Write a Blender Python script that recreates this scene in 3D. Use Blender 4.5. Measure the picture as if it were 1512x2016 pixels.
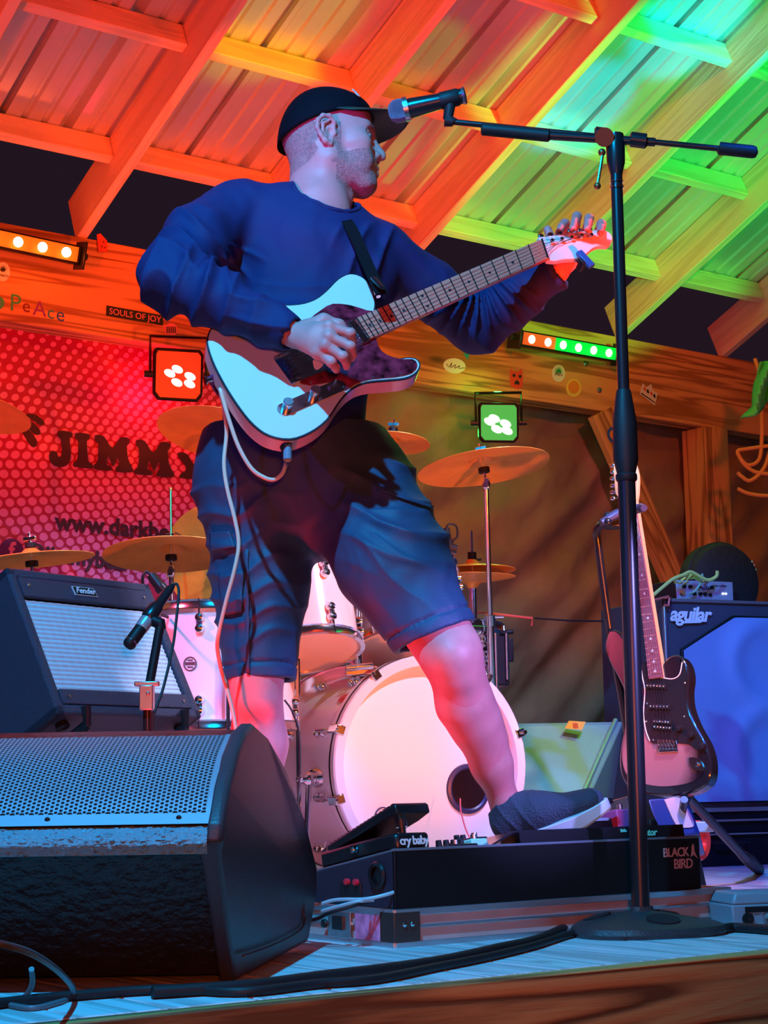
import bpy, math, random
import numpy as np
from mathutils import Matrix, Vector, noise
random.seed(7); np.random.seed(7)
for o in list(bpy.data.objects): bpy.data.objects.remove(o)
S = bpy.context.scene
COL = S.collection
R = math.radians
# ------------------------------------------------------------------ camera
FPX, PITCH, ROLL, YAW, SLOPE, CAMZ = 3400.0, R(8.845), R(-.878), R(35.8), R(22.7), .30
fw = np.array([0, math.cos(PITCH), math.sin(PITCH)]); u0 = np.array([0, -math.sin(PITCH), math.cos(PITCH)]); r0 = np.array([1., 0, 0])
rt = math.cos(ROLL)*r0 + math.sin(ROLL)*u0; up = -math.sin(ROLL)*r0 + math.cos(ROLL)*u0
CAM = np.array([0, 0, CAMZ])
cd = bpy.data.cameras.new('camera'); co = bpy.data.objects.new('camera', cd); COL.objects.link(co)
cd.sensor_fit = 'VERTICAL'; cd.sensor_height = 24; cd.lens = 24*FPX/2016
cd.clip_start = .05; cd.clip_end = 200
m = Matrix(((rt[0], up[0], -fw[0], CAM[0]), (rt[1], up[1], -fw[1], CAM[1]), (rt[2], up[2], -fw[2], CAM[2]), (0, 0, 0, 1)))
co.matrix_world = m
S.camera = co
# survey helpers: a sight line through the photograph, met with a depth, a height or a plane of the place
def ray(x, y): return fw*FPX + rt*(x-756) - up*(y-1008)
def P(x, y, D): d = ray(x, y); return CAM + d*(D/d[1])
def Pz(x, y, z=0.): d = ray(x, y); return CAM + d*((z-CAMZ)/d[2])
def Ppl(x, y, p0, n): d = ray(x, y); return CAM + d*(np.dot(p0-CAM, n)/np.dot(d, n))
def unit(a): a = np.array(a, float); return a/np.linalg.norm(a)
U = np.array([math.cos(YAW), math.sin(YAW), 0]); V = np.array([-math.sin(YAW), math.cos(YAW), 0]); W = np.array([0, 0, 1.])
def st(a, b, z): return U*a + V*b + W*z       # stage frame: a along the stage edge, b towards the back
# ------------------------------------------------------------------ world
wd = bpy.data.worlds.new('night'); S.world = wd; wd.use_nodes = True
bg = wd.node_tree.nodes['Background']; bg.inputs[0].default_value = (.0145, .0075, .0135, 1); bg.inputs[1].default_value = 1.
S.view_settings.view_transform = 'Standard'; S.view_settings.look = 'None'; S.view_settings.exposure = 0; S.view_settings.gamma = 1
S.view_settings.use_curve_mapping = False
# ------------------------------------------------------------------ stage lighting (unseen lamps; several added only to tint one thing)
def spot(name, loc, tgt, col, watts, ang, blend=.3, rad=.05):
    l = bpy.data.lights.new(name, 'SPOT'); l.energy = watts; l.color = col; l.spot_size = R(ang); l.spot_blend = blend; l.shadow_soft_size = rad
    o = bpy.data.objects.new(name, l); COL.objects.link(o)
    o.location = loc; d = Vector(tgt)-Vector(loc); o.rotation_euler = d.to_track_quat('-Z', 'Y').to_euler()
    return o
RED, GRN, CYN, BLU, MAG, ORG, PNK = (1, .04, .012), (.015, 1, .05), (.0, .42, 1), (.01, .06, 1), (1, .02, .25), (1, .27, .05), (1, .30, .55)
NRF = U*0+V*math.sin(SLOPE)+W*math.cos(SLOPE)
def RP(x, y): return Ppl(x, y, st(2.5555, 5.267, 2.34), NRF)      # point on the roof seen at x, y
# (name, place, target, colour, watts, cone, softness of the edge, lamp radius)
RIG = [
('cyan_front_light', (-.60, 1.45, 2.85), P(560, 1200, 3.4), (.0, .45, 1), 640, 66, .35, .03),
('blue_front_light', (-2.2, .9, 1.5), P(600, 560, 3.5), (.25, .05, 1), 36, 36, .4, .04),
('added_violet_face_spot', (-1.3, 1.6, 1.2), P(680, 330, 3.5), (.9, .03, 1), 80, 13, .6, .03),  # added narrow spot, tints the face violet; no such lamp known
('bass_rig_blue_light', (1.0, 2.6, 2.6), P(1470, 1380, 5), (.01, .09, 1), 520, 36, .5, .04),
('pink_drum_light', (1.02, 3.75, 1.9), P(740, 1480, 4.7), (.75, .66, 1), 165, 70, .5, .04),
('added_pink_left_spot', (-1.5, 3.9, 1.6), P(420, 1330, 4.5), (1, .10, .22), 170, 44, .6, .05),  # extra pink spot added at left to colour the floor tom
('added_violet_leg_spot', (1.35, 2.3, .95), P(930, 1440, 3.6), (.30, .26, 1), 260, 24, .6, .03),  # added low spot that gives the bare leg its lilac tone
('added_magenta_uplight', (-.47, 3.43, .12), (-.18, 3.65, .55), (1, .008, .015), 22, 84, .4, .03),  # added uplight hidden behind the wedge, no fixture; reddens the legs
('green_side_light', (1.88, 4.56, 2.7), P(1110, 1500, 5.15), (.2, 1, .04), 170, 16, .7, .03),
('banner_light', (-1.6, 4.35, 1.35), P(230, 1000, 5.4), (1, .02, .08), 7, 80, .7, .05),
('red_roof_light', st(2.75, 2.6, 3.0), st(3.0, 4.6, 2.7), (1, .045, .001), 60, 110, .5, .03),
('red_uplight', (-1.5, 3.0, 1.0), RP(250, 250), (1, .035, .0), 200, 60, .6, .04),
('red_uplight', (1.45, 2.5, .35), RP(640, 180), (1, .035, .0), 520, 30, .6, .04),
('green_roof_light', st(4.2, 2.6, 2.9), st(4.6, 4.6, 2.6), GRN, 6, 110, .5, .03),
('green_uplight', st(4.12, 2.0, 1.3), RP(1370, 230), (.0, 1, .10), 480, 40, .25, .03),
('added_green_beam', st(3.9, 1.6, 1.0), RP(570, 40), (.6, 1, .0), 300, 9, .4, .03),  # narrow spot added to turn a red roof patch yellow
('added_green_beam', st(3.9, 1.6, 1.0), RP(850, 110), (.40, 1, .0), 160, 5, .3, .03),  # smaller added spot for the yellow strip further right
('added_cyan_beam', st(4.2, 1.2, .7), RP(1150, 210), (0, .45, 1), 900, 6.5, .3, .03),  # narrow blue spot added for a cyan patch on the roof
('added_cyan_beam', st(4.2, 1.2, .7), RP(1370, 60), (0, .5, 1), 900, 7.5, .3, .03),  # second added blue spot, for the cyan patch higher up
('amber_beam_light', (1.5, 2.6, 2.1), P(1250, 850, 7), (1, .12, .006), 210, 26, .6, .1),
('amber_beam_light', (-1.5, 2.2, 1.75), P(180, 570, 5.6), (1, .085, .008), 110, 26, .6, .1),
('added_amber_cymbal_spot', (1.25, 3.2, .25), P(760, 1000, 4.95), (1, .17, .008), 190, 50, .5, .04),  # added low spot, brightens the cymbal undersides to orange
('orange_fill_light', (.15, -.6, .50), P(690, 1180, 4), (1, .15, .008), 210, 40, .9, .10),
('tarp_light', (1.7, 3.6, 1.3), P(1130, 1250, 6.5), (.2, .35, 1), 30, 44, .6, .1),
]
for q in RIG: spot(*q)
# ------------------------------------------------------------------ mesh helpers
def fr(o, x, z):                                   # frame: origin, x axis, z axis -> 4x4
    x = unit(x); z = np.array(z, float); z = unit(z - x*np.dot(x, z)); y = np.cross(z, x)
    M = np.eye(4); M[:3, 0] = x; M[:3, 1] = y; M[:3, 2] = z; M[:3, 3] = o; return M
def rz(a, o=(0, 0, 0)):
    M = np.eye(4); c, s = math.cos(a), math.sin(a); M[0, 0] = c; M[0, 1] = -s; M[1, 0] = s; M[1, 1] = c; M[:3, 3] = o; return M
def rx(a):
    M = np.eye(4); c, s = math.cos(a), math.sin(a); M[1, 1] = c; M[1, 2] = -s; M[2, 1] = s; M[2, 2] = c; return M
def ry(a):
    M = np.eye(4); c, s = math.cos(a), math.sin(a); M[0, 0] = c; M[0, 2] = s; M[2, 0] = -s; M[2, 2] = c; return M
def tr(x, y, z): M = np.eye(4); M[:3, 3] = (x, y, z); return M
def rnd(a, b): return random.uniform(a, b)
def catmull(pts, n=8, closed=False):
    p = [np.array(q, float) for q in pts]; out = []; N = len(p)
    for i in range(N if closed else N-1):
        a, b, c, d = (p[(i-1) % N], p[i], p[(i+1) % N], p[(i+2) % N]) if closed else (p[max(i-1, 0)], p[i], p[i+1], p[min(i+2, N-1)])
        for k in range(n):
            t = k/n; out.append(.5*((2*b)+(-a+c)*t+(2*a-5*b+4*c-d)*t*t+(-a+3*b-3*c+d)*t**3))
    if not closed: out.append(p[-1])
    return out
class MB:
    def __init__(s, M=None): s.v = []; s.f = []; s.n = 0; s.M = np.eye(4) if M is None else M
    def add(s, vs, fs):
        vs = np.array(vs, float).reshape(-1, 3); w = vs @ s.M[:3, :3].T + s.M[:3, 3]
        s.v.append(w); s.f += [tuple(i+s.n for i in f) for f in fs]; s.n += len(w); return s
    def box(s, c, d, M=None, taper=1.):
        x, y, z = d[0]/2, d[1]/2, d[2]/2; t = taper
        vs = np.array([(-x, -y, -z), (x, -y, -z), (x, y, -z), (-x, y, -z), (-x*t, -y*t, z), (x*t, -y*t, z), (x*t, y*t, z), (-x*t, y*t, z)])
        if M is not None: vs = vs @ M[:3, :3].T + M[:3, 3]
        return s.add(vs+np.array(c, float), [(0, 3, 2, 1), (4, 5, 6, 7), (0, 1, 5, 4), (1, 2, 6, 5), (2, 3, 7, 6), (3, 0, 4, 7)])
    def tube(s, pts, r, n=8, cap=True, flat=1.):
        pts = [np.array(p, float) for p in pts]; rs = r if hasattr(r, '__len__') else [r]*len(pts)
        T = [unit(pts[min(i+1, len(pts)-1)]-pts[max(i-1, 0)]+1e-12) for i in range(len(pts))]
        a = np.cross(T[0], (0, 0, 1.)); 
        if np.linalg.norm(a) < .1: a = np.cross(T[0], (1., 0, 0))
        a = unit(a); vs = []
        for i, p in enumerate(pts):
            a = unit(a-T[i]*np.dot(a, T[i])); b = np.cross(T[i], a)
            for k in range(n):
                t = 2*math.pi*k/n; vs.append(p+(a*math.cos(t)*flat+b*math.sin(t))*rs[i])
        fs = [(i*n+k, i*n+(k+1) % n, (i+1)*n+(k+1) % n, (i+1)*n+k) for i in range(len(pts)-1) for k in range(n)]
        if cap: fs += [tuple(range(n-1, -1, -1)), tuple(range((len(pts)-1)*n, len(pts)*n))]
        return s.add(vs, fs)
    def cyl(s, a, b, r, r2=None, n=16): return s.tube([a, b], [r, r if r2 is None else r2], n)
    def lathe(s, prof, n=32, M=None, cap=False):   # prof: (radius, z)
        vs = []
        for rr, z in prof:
            for k in range(n): t = 2*math.pi*k/n; vs.append((rr*math.cos(t), rr*math.sin(t), z))
        vs = np.array(vs)
        if M is not None: vs = vs @ M[:3, :3].T + M[:3, 3]
        fs = [(i*n+k, i*n+(k+1) % n, (i+1)*n+(k+1) % n, (i+1)*n+k) for i in range(len(prof)-1) for k in range(n)]
        if cap: fs += [tuple(range(n-1, -1, -1)), tuple(range((len(prof)-1)*n, len(prof)*n))]
        return s.add(vs, fs)
    def sph(s, c, r, n=12, sc=(1, 1, 1)):
        prof = [(max(math.sin(math.pi*i/n), 1e-4)*r, -math.cos(math.pi*i/n)*r) for i in range(n+1)]
        M = np.diag([sc[0], sc[1], sc[2], 1.]); M[:3, 3] = c
        return s.lathe(prof, max(n+4, 8), M)
    def prism(s, poly, z0, z1):                    # 2d outline extruded along local z
        n = len(poly); vs = [(p[0], p[1], z0) for p in poly]+[(p[0], p[1], z1) for p in poly]
        ar = sum(poly[i][0]*poly[(i+1) % n][1]-poly[(i+1) % n][0]*poly[i][1] for i in range(n))
        fs = [tuple(range(n-1, -1, -1)), tuple(range(n, 2*n))]+[(i, (i+1) % n, n+(i+1) % n, n+i) for i in range(n)]
        if (ar < 0) != (z1 < z0): fs = [f[::-1] for f in fs]
        return s.add(vs, fs)
    def grid(s, fn, nu, nv):
        vs = [fn(i/nu, j/nv) for j in range(nv+1) for i in range(nu+1)]
        return s.add(vs, [(j*(nu+1)+i, j*(nu+1)+i+1, (j+1)*(nu+1)+i+1, (j+1)*(nu+1)+i) for j in range(nv) for i in range(nu)])
    def merge(s, vs, fs): return s.add(vs, [tuple(f) for f in fs])
XF = {}
def link(o, parent=None):
    COL.objects.link(o)
    if parent is not None: o.parent = parent
    return o
def newmesh(name, vs, fs, m=None, smooth=False):
    me = bpy.data.meshes.new(name); me.from_pydata([tuple(v) for v in vs], [], [tuple(int(i) for i in f) for f in fs]); me.update()
    if m is not None: me.materials.append(m)
    if smooth:
        me.polygons.foreach_set('use_smooth', [True]*len(me.polygons))
        try: me.set_sharp_from_angle(angle=R(38))
        except Exception: pass
    return me
def thing(name, label, cat, loc, rot=0., group=None, M=None):
    o = bpy.data.objects.new(name, None); COL.objects.link(o); o.empty_display_size = .05
    T = rz(rot, loc) if M is None else M
    o.matrix_world = Matrix(T.tolist()); XF[o.name] = T
    o['label'] = label; o['category'] = cat
    if group: o['group'] = group
    return o
def xf(o):
    return XF.get(o.name, np.eye(4))
def part(parent, name, mb, m, smooth=True, bevel=0, label=None, seg=2):
    T = xf(parent) if parent is not None else np.eye(4)
    vs = np.vstack(mb.v); Ti = np.linalg.inv(T); vs = vs @ Ti[:3, :3].T + Ti[:3, 3]
    o = bpy.data.objects.new(name, newmesh(name, vs, mb.f, m, smooth)); link(o, parent); XF[o.name] = T
    if bevel:
        b = o.modifiers.new('bevel', 'BEVEL'); b.width = bevel; b.segments = seg; b.limit_method = 'ANGLE'; b.angle_limit = R(35)
    if label: o['label'] = label
    return o
def solo(name, label, cat, mb, m, smooth=True, bevel=0, group=None, loc=None):
    vs = np.vstack(mb.v); c = (vs.min(0)+vs.max(0))/2; c[2] = vs[:, 2].min()
    if loc is not None: c = np.array(loc, float)
    o = bpy.data.objects.new(name, newmesh(name, vs-c, mb.f, m, smooth)); link(o); o.location = c; XF[o.name] = tr(*c)
    if bevel:
        b = o.modifiers.new('bevel', 'BEVEL'); b.width = bevel; b.segments = 2; b.limit_method = 'ANGLE'; b.angle_limit = R(35)
    o['label'] = label; o['category'] = cat
    if group: o['group'] = group
    return o
BOXC = {}
def bar(name, a, b, wd_, ht, m, parent=None, upv=(0, 0, 1), kind=None, bevel=.003):   # plank: local x along its length
    a = np.array(a, float); b = np.array(b, float); L = np.linalg.norm(b-a); M = fr((a+b)/2, b-a, upv)
    key = (round(L, 2), round(wd_, 3), round(ht, 3), m.name)
    if key not in BOXC:
        mb = MB(); mb.box((0, 0, 0), (L, wd_, ht)); BOXC[key] = newmesh(name, np.vstack(mb.v), mb.f, m)
    o = bpy.data.objects.new(name, BOXC[key]); link(o, parent); o.matrix_local = Matrix(M.tolist()); XF[o.name] = M
    if bevel:
        bv = o.modifiers.new('bevel', 'BEVEL'); bv.width = bevel; bv.segments = 1
    if kind: o['kind'] = kind
    return o
def text_mb(mb, s, size, M, ext=.0006, shear=0., off=0., space=1., align='CENTER'):
    cu = bpy.data.curves.new('t', 'FONT'); cu.body = s; cu.size = size; cu.extrude = ext; cu.shear = shear; cu.offset = off; cu.space_character = space
    cu.align_x = align; cu.align_y = 'CENTER'; cu.resolution_u = 3
    o = bpy.data.objects.new('t', cu); COL.objects.link(o); dg = bpy.context.evaluated_depsgraph_get()
    me = o.evaluated_get(dg).to_mesh(); vs = np.array([v.co[:] for v in me.vertices]); fs = [tuple(p.vertices) for p in me.polygons]
    vs = vs @ M[:3, :3].T + M[:3, 3]; mb.add(vs, fs)
    o.evaluated_get(dg).to_mesh_clear(); bpy.data.objects.remove(o); bpy.data.curves.remove(cu)
# ------------------------------------------------------------------ materials
MT = {}
def mat(name, col, rough=.5, metal=0., var=0., vs=8., bump=0., bs=60., emit=0., ecol=None, coat=0., spec=.5, trans=0., stretch=None, sheen=0.):
    if name in MT: return MT[name]
    m = bpy.data.materials.new(name); m.use_nodes = True; nt = m.node_tree; N = nt.nodes; b = N['Principled BSDF']
    b.inputs['Base Color'].default_value = (*col, 1); b.inputs['Roughness'].default_value = rough; b.inputs['Metallic'].default_value = metal
    b.inputs['Coat Weight'].default_value = coat; b.inputs['Specular IOR Level'].default_value = spec; b.inputs['Transmission Weight'].default_value = trans
    b.inputs['Sheen Weight'].default_value = sheen
    if emit: b.inputs['Emission Color'].default_value = (*(ecol or col), 1); b.inputs['Emission Strength'].default_value = emit
    tc = N.new('ShaderNodeTexCoord'); src = tc.outputs['Object']
    if stretch:
        mp = N.new('ShaderNodeMapping'); mp.inputs['Scale'].default_value = stretch; nt.links.new(src, mp.inputs[0]); src = mp.outputs[0]
    if var:
        n = N.new('ShaderNodeTexNoise'); n.inputs['Scale'].default_value = vs; n.inputs['Detail'].default_value = 4; nt.links.new(src, n.inputs['Vector'])
        r = N.new('ShaderNodeValToRGB'); e = r.color_ramp.elements; e[0].position = .3; e[1].position = .7
        e[0].color = (*[c*(1-var) for c in col], 1); e[1].color = (*[min(1, c*(1+var)) for c in col], 1)
        nt.links.new(n.outputs[0], r.inputs[0]); nt.links.new(r.outputs[0], b.inputs['Base Color'])
    if bump:
        n = N.new('ShaderNodeTexNoise'); n.inputs['Scale'].default_value = bs; n.inputs['Detail'].default_value = 5; nt.links.new(src, n.inputs['Vector'])
        bp = N.new('ShaderNodeBump'); bp.inputs['Strength'].default_value = bump; bp.inputs['Distance'].default_value = .01; nt.links.new(n.outputs[0], bp.inputs['Height']); nt.links.new(bp.outputs[0], b.inputs['Normal'])
    MT[name] = m; return m
def wood(name, c1, c2, rough=.55, gs=1., knots=True):
    m = bpy.data.materials.new(name); m.use_nodes = True; nt = m.node_tree; N = nt.nodes; b = N['Principled BSDF']; b.inputs['Roughness'].default_value = rough
    L = nt.links.new; tc = N.new('ShaderNodeTexCoord'); oi = N.new('ShaderNodeObjectInfo')
    ad = N.new('ShaderNodeVectorMath'); ad.operation = 'ADD'; sc = N.new('ShaderNodeVectorMath'); sc.operation = 'SCALE'; sc.inputs['Scale'].default_value = 9.7
    cx = N.new('ShaderNodeCombineXYZ'); L(oi.outputs['Random'], cx.inputs[0]); L(oi.outputs['Random'], cx.inputs[1]); L(cx.outputs[0], sc.inputs[0])
    L(tc.outputs['Object'], ad.inputs[0]); L(sc.outputs[0], ad.inputs[1])
    mp = N.new('ShaderNodeMapping'); mp.inputs['Scale'].default_value = (.55*gs, 9*gs, 9*gs); L(ad.outputs[0], mp.inputs[0])
    n1 = N.new('ShaderNodeTexNoise'); n1.inputs['Scale'].default_value = 1.3; n1.inputs['Detail'].default_value = 2; n1.inputs['Distortion'].default_value = .6; L(mp.outputs[0], n1.inputs['Vector'])
    mu = N.new('ShaderNodeMath'); mu.operation = 'MULTIPLY'; mu.inputs[1].default_value = 11; L(n1.outputs[0], mu.inputs[0])
    fc = N.new('ShaderNodeMath'); fc.operation = 'PINGPONG'; fc.inputs[1].default_value = 1; L(mu.outputs[0], fc.inputs[0])
    n2 = N.new('ShaderNodeTexNoise'); n2.inputs['Scale'].default_value = 14; n2.inputs['Detail'].default_value = 5; L(mp.outputs[0], n2.inputs['Vector'])
    mx = N.new('ShaderNodeMath'); mx.operation = 'MULTIPLY_ADD'; L(n2.outputs[0], mx.inputs[0]); mx.inputs[1].default_value = .5; L(fc.outputs[0], mx.inputs[2])
    r = N.new('ShaderNodeValToRGB'); e = r.color_ramp.elements; e[0].position = .35; e[1].position = .85; e[0].color = (*c2, 1); e[1].color = (*c1, 1); L(mx.outputs[0], r.inputs[0])
    out = r.outputs[0]
    if knots:
        vo = N.new('ShaderNodeTexVoronoi'); vo.inputs['Scale'].default_value = 1; mp2 = N.new('ShaderNodeMapping'); mp2.inputs['Scale'].default_value = (1.6, 5, 5); L(ad.outputs[0], mp2.inputs[0]); L(mp2.outputs[0], vo.inputs['Vector'])
        r2 = N.new('ShaderNodeValToRGB'); q = r2.color_ramp.elements; q[0].position = .05; q[1].position = .1; q[0].color = (1, 1, 1, 1); q[1].color = (0, 0, 0, 1); L(vo.outputs[0], r2.inputs[0])
        mm = N.new('ShaderNodeMix'); mm.data_type = 'RGBA'; L(r2.outputs[0], mm.inputs[0]); L(out, mm.inputs[6]); mm.inputs[7].default_value = (*[c*.35 for c in c2], 1); out = mm.outputs[2]
    L(out, b.inputs['Base Color'])
    bp = N.new('ShaderNodeBump'); bp.inputs['Strength'].default_value = .25; bp.inputs['Distance'].default_value = .004; L(mx.outputs[0], bp.inputs['Height']); L(bp.outputs[0], b.inputs['Normal'])
    MT[name] = m; return m
m_beam = wood('beam_wood', (.72, .34, .11), (.34, .13, .035))
m_raft = wood('rafter_wood', (.80, .62, .42), (.70, .51, .32))
m_deck = wood('deck_wood', (.64, .60, .61), (.42, .38, .38), .55, 1.2, knots=False)
m_fascia = wood('fascia_wood', (.60, .27, .08), (.16, .06, .018))
m_sheet = mat('galvanised_sheet', (.62, .62, .62), .33, .45, var=.12, vs=2.5)
m_black = mat('black_plastic', (.008, .008, .009), .5, spec=.25, bump=.05, bs=200)
m_blkmetal = mat('black_painted_metal', (.012, .012, .014), .3, spec=.5)
m_chrome = mat('chrome', (.82, .82, .85), .12, 1.)
m_steel = mat('brushed_steel', (.6, .6, .62), .32, 1., var=.1, vs=30)
m_white = mat('white_lacquer', (.82, .80, .80), .2, coat=.5)
m_dark = mat('dark_void', (.008, .007, .008), .9)
m_rub = mat('black_rubber', (.012, .012, .014), .55, spec=.35)
# ------------------------------------------------------------------ the stage: deck, fascia, roof, header beam
def sroot(name):
    o = bpy.data.objects.new(name, None); COL.objects.link(o); o['kind'] = 'structure'; o.empty_display_size = .1; XF[o.name] = np.eye(4); return o
floor = sroot('floor')
bw = .138
for i in range(-6, 58):
    a = i*bw+rnd(-.001, .001)
    bar('deck_board', st(a, 2.136, -.0125), st(a, 5.9, -.0125), bw-.005, .025, m_deck, floor, bevel=.002)
# joists and dark underside keep the gaps closed
bar('deck_underlay', st(3.6, 2.15+1.85, -.04), st(3.6+.001, 2.15+1.85, -.04), 1, .01, m_dark, floor) if False else None
mb = MB(fr(st(0, 0, 0), U, W)); mb.box((3.6, 4.05, -.05), (9.4, 3.8, .04)); part(floor, 'joist_layer', mb, m_dark, smooth=False)
fasc = sroot('trim_1')
bar('fascia_board', st(-1.2, 2.115, -.144), st(6.5, 2.115, -.144), .038, .286, m_fascia, fasc)
bar('fascia_board', st(-1.2, 2.13, -.43), st(6.5, 2.13, -.43), .038, .27, m_fascia, fasc)
# header beam: two stacked planks, the wide one and a thin ledge
VB = 5.267; ZB = 1.833; ZT = 2.175
header = sroot('trim_2')
bar('beam_plank', st(.6, VB+.02, ZB+.14), st(6.7, VB+.02, ZB+.14), .04, .28, m_beam, header)
bar('beam_ledge', st(.6, VB+.025, ZT-.031), st(6.7, VB+.025, ZT-.031), .045, .058, m_beam, header)
bar('beam_plank', st(.6, VB+.085, ZB+.155), st(6.7, VB+.085, ZB+.155), .04, .30, m_beam, header)
# post and knee brace right
posts = sroot('trim_3')
def pvb(x, y, off=.0): return Ppl(x, y, st(0, VB+off, 0), V)
pr = pvb(1402, 960, .03); up_ = np.dot(pr, U)
bar('post', st(up_, VB+.06, 0), st(up_, VB+.06, ZB), .15, .14, m_beam, posts, upv=V)
b1 = pvb(1180, 815, .02); b2 = pvb(1320, 1130, .02)
b1[2] = max(b1[2], ZB-.0); dirb = unit(b2-b1)
bar('knee_brace', b1+dirb*.0, b2+dirb*.35, .04, .12, m_beam, posts, upv=np.cross(dirb, V))
# ceiling: rafters, purlins, ribbed metal sheets
ceil_ = sroot('ceiling')
RA = 2.5555; SP = .637; DR = -V*math.cos(SLOPE)+W*math.sin(SLOPE); NR = np.cross(U, DR); NR = NR if NR[2] > 0 else -NR
Z0 = ZT+.005
def rf(a, r, h=0.): return st(a, VB, Z0)+DR*r+NR*h
RH = .17
for k in range(-4, 8):
    a = RA+k*SP-.019
    bar('rafter', rf(a, -.03, RH/2), rf(a, 4.2, RH/2), .038, RH, m_raft, ceil_, upv=NR)
for r_ in (.30, .845, 1.41, 1.98, 2.55, 3.12, 3.7, 4.15):
    for k in range(-4, 8):
        a = RA+k*SP
        bar('purlin', rf(a, r_, RH-.045), rf(a+SP-.038, r_, RH-.045), .038, .089, m_raft, ceil_, upv=NR)
# sheets: trapezoid ribs every .22 m, laid over the purlins
def sheet(a0, wdt, r0, r1):
    prof = []; n = round(wdt/.2286); pw = wdt/n
    for i in range(n):
        x = i*pw
        prof += [(x+pw*.0, 0), (x+pw*.22, 0), (x+pw*.25, .009), (x+pw*.30, .009), (x+pw*.33, 0), (x+pw*.52, 0), (x+pw*.55, .009), (x+pw*.60, .009), (x+pw*.63, 0), (x+pw*.80, 0), (x+pw*.85, .032), (x+pw*.94, .032)]
    prof.append((wdt, 0)); vs = []; n = len(prof)
    for r_ in (r0, r1): vs += [(p[0], r_, p[1]) for p in prof]
    return vs, [(i, i+1, n+i+1, n+i) for i in range(n-1)]
MS = np.eye(4); MS[:3, 0] = U; MS[:3, 1] = DR; MS[:3, 2] = NR; MS[:3, 3] = st(0, VB, Z0)
k = 0
for i in range(10):
    a0 = -.6+i*.9144*.75
    if a0 > 6: break
    vs, fs = sheet(0, .6858+.02, .22, 2.3); mb = MB(MS@tr(a0, 0, RH+.001+(i % 2)*.0015)); mb.add(vs, fs); part(ceil_, 'roof_sheet', mb, m_sheet, smooth=False)
    vs, fs = sheet(0, .6858+.02, 2.2, 4.3); mb = MB(MS@tr(a0, 0, RH+.004+(i % 2)*.0015)); mb.add(vs, fs); part(ceil_, 'roof_sheet', mb, m_sheet, smooth=False)
# back cloth wall
m_tarp = mat('brown_canvas_tarp', (.30, .21, .13), .7, var=.3, vs=3, bump=.35, bs=26)
def tarp(a, t):
    x = 3.0+a*3.4; z = 1.95-t*2.0
    d = .030*math.sin(8*x-9*z+2*math.sin(3*z))+.018*math.sin(19*x-26*z+1.5*math.sin(5*x))+.030*abs(noise.noise((x*5-z*6, x*2+z*2, 1.)))+.014*abs(noise.noise((x*14-z*18, x*5+z*4, 3.)))
    d += .03*noise.noise((x*1.7, z*2.2, 4.))
    return st(x, VB+.19+d*.7, z)
mb = MB(); mb.grid(tarp, 240, 150); ob = solo('backdrop_tarp', 'creased brown canvas tarp hung as a backdrop behind the drums', 'tarp', mb, m_tarp)
wl = sroot('wall_back'); bar('wall_board', st(-.5, VB+.4, 1.0), st(7.4, VB+.4, 1.0), .04, 2.2, m_dark, wl, bevel=0)
# ------------------------------------------------------------------ floor monitor wedge (front left)
m_poly = mat('moulded_black_plastic', (.035, .04, .05), .42, spec=.4, bump=.12, bs=300)
m_grille = mat('dark_grey_grille_steel', (.22, .34, .40), .38, .2)
m_tex = mat('rough_sprayed_coating', (.012, .011, .011), .35, bump=1.0, bs=55)
m_hole = mat('matt_black_foam', (.006, .006, .008), .9)
prof = [(464, 1935, 2.72), (432, 1680, 2.56), (438, 1655, 2.54), (442, 1620, 2.545), (452, 1550, 2.60), (467, 1485, 2.68), (483, 1442, 2.78), (500, 1424, 2.90), (528, 1450, 3.02), (562, 1512, 3.12), (598, 1612, 3.20), (622, 1712, 3.25), (621, 1765, 3.25), (606, 1862, 3.22)]
pr_ = [P(*q) for q in prof]; pr_[0][2] = .0; pr_[-1][2] = .012
XC = -.64
def wsec(x_in, k=0.):                    # cross-section pulled inwards along the width
    out = []
    for q in pr_:
        q = q.copy(); q[0] = q[0]-x_in
        if k: c = np.array([q[0], 2.92, .2]); q = c+(q-c)*(1-k); q[0] = c[0]
        out.append(q)
    return out
def wmir(s): return [np.array([2*XC-q[0], q[1], q[2]]) for q in s]
wm = thing('floor_monitor', 'large black wedge stage monitor with a perforated grille at the lower left', 'speaker', (XC, 2.95, 0))
def loft(secs, caps=True):
    n = len(secs[0]); mb = MB(); mb.add(np.vstack(secs), [(i*n+k, (i+1)*n+k, (i+1)*n+(k+1) % n, i*n+(k+1) % n) for i in range(len(secs)-1) for k in range(n)]+([tuple(range(n)), tuple(range(len(secs)*n-1, (len(secs)-1)*n-1, -1))] if caps else [])); return mb
part(wm, 'cabinet', loft([wsec(.02, .05), wmir(wsec(.02, .05))]), m_tex, bevel=.006)
for nm, f in (('end_cap', lambda s: s), ('end_cap', wmir)):
    part(wm, nm, loft([f(wsec(.024)), f(wsec(.006)), f(wsec(.0, .02)), f(wsec(-.002, .05))]), m_poly, bevel=.008)
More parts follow.
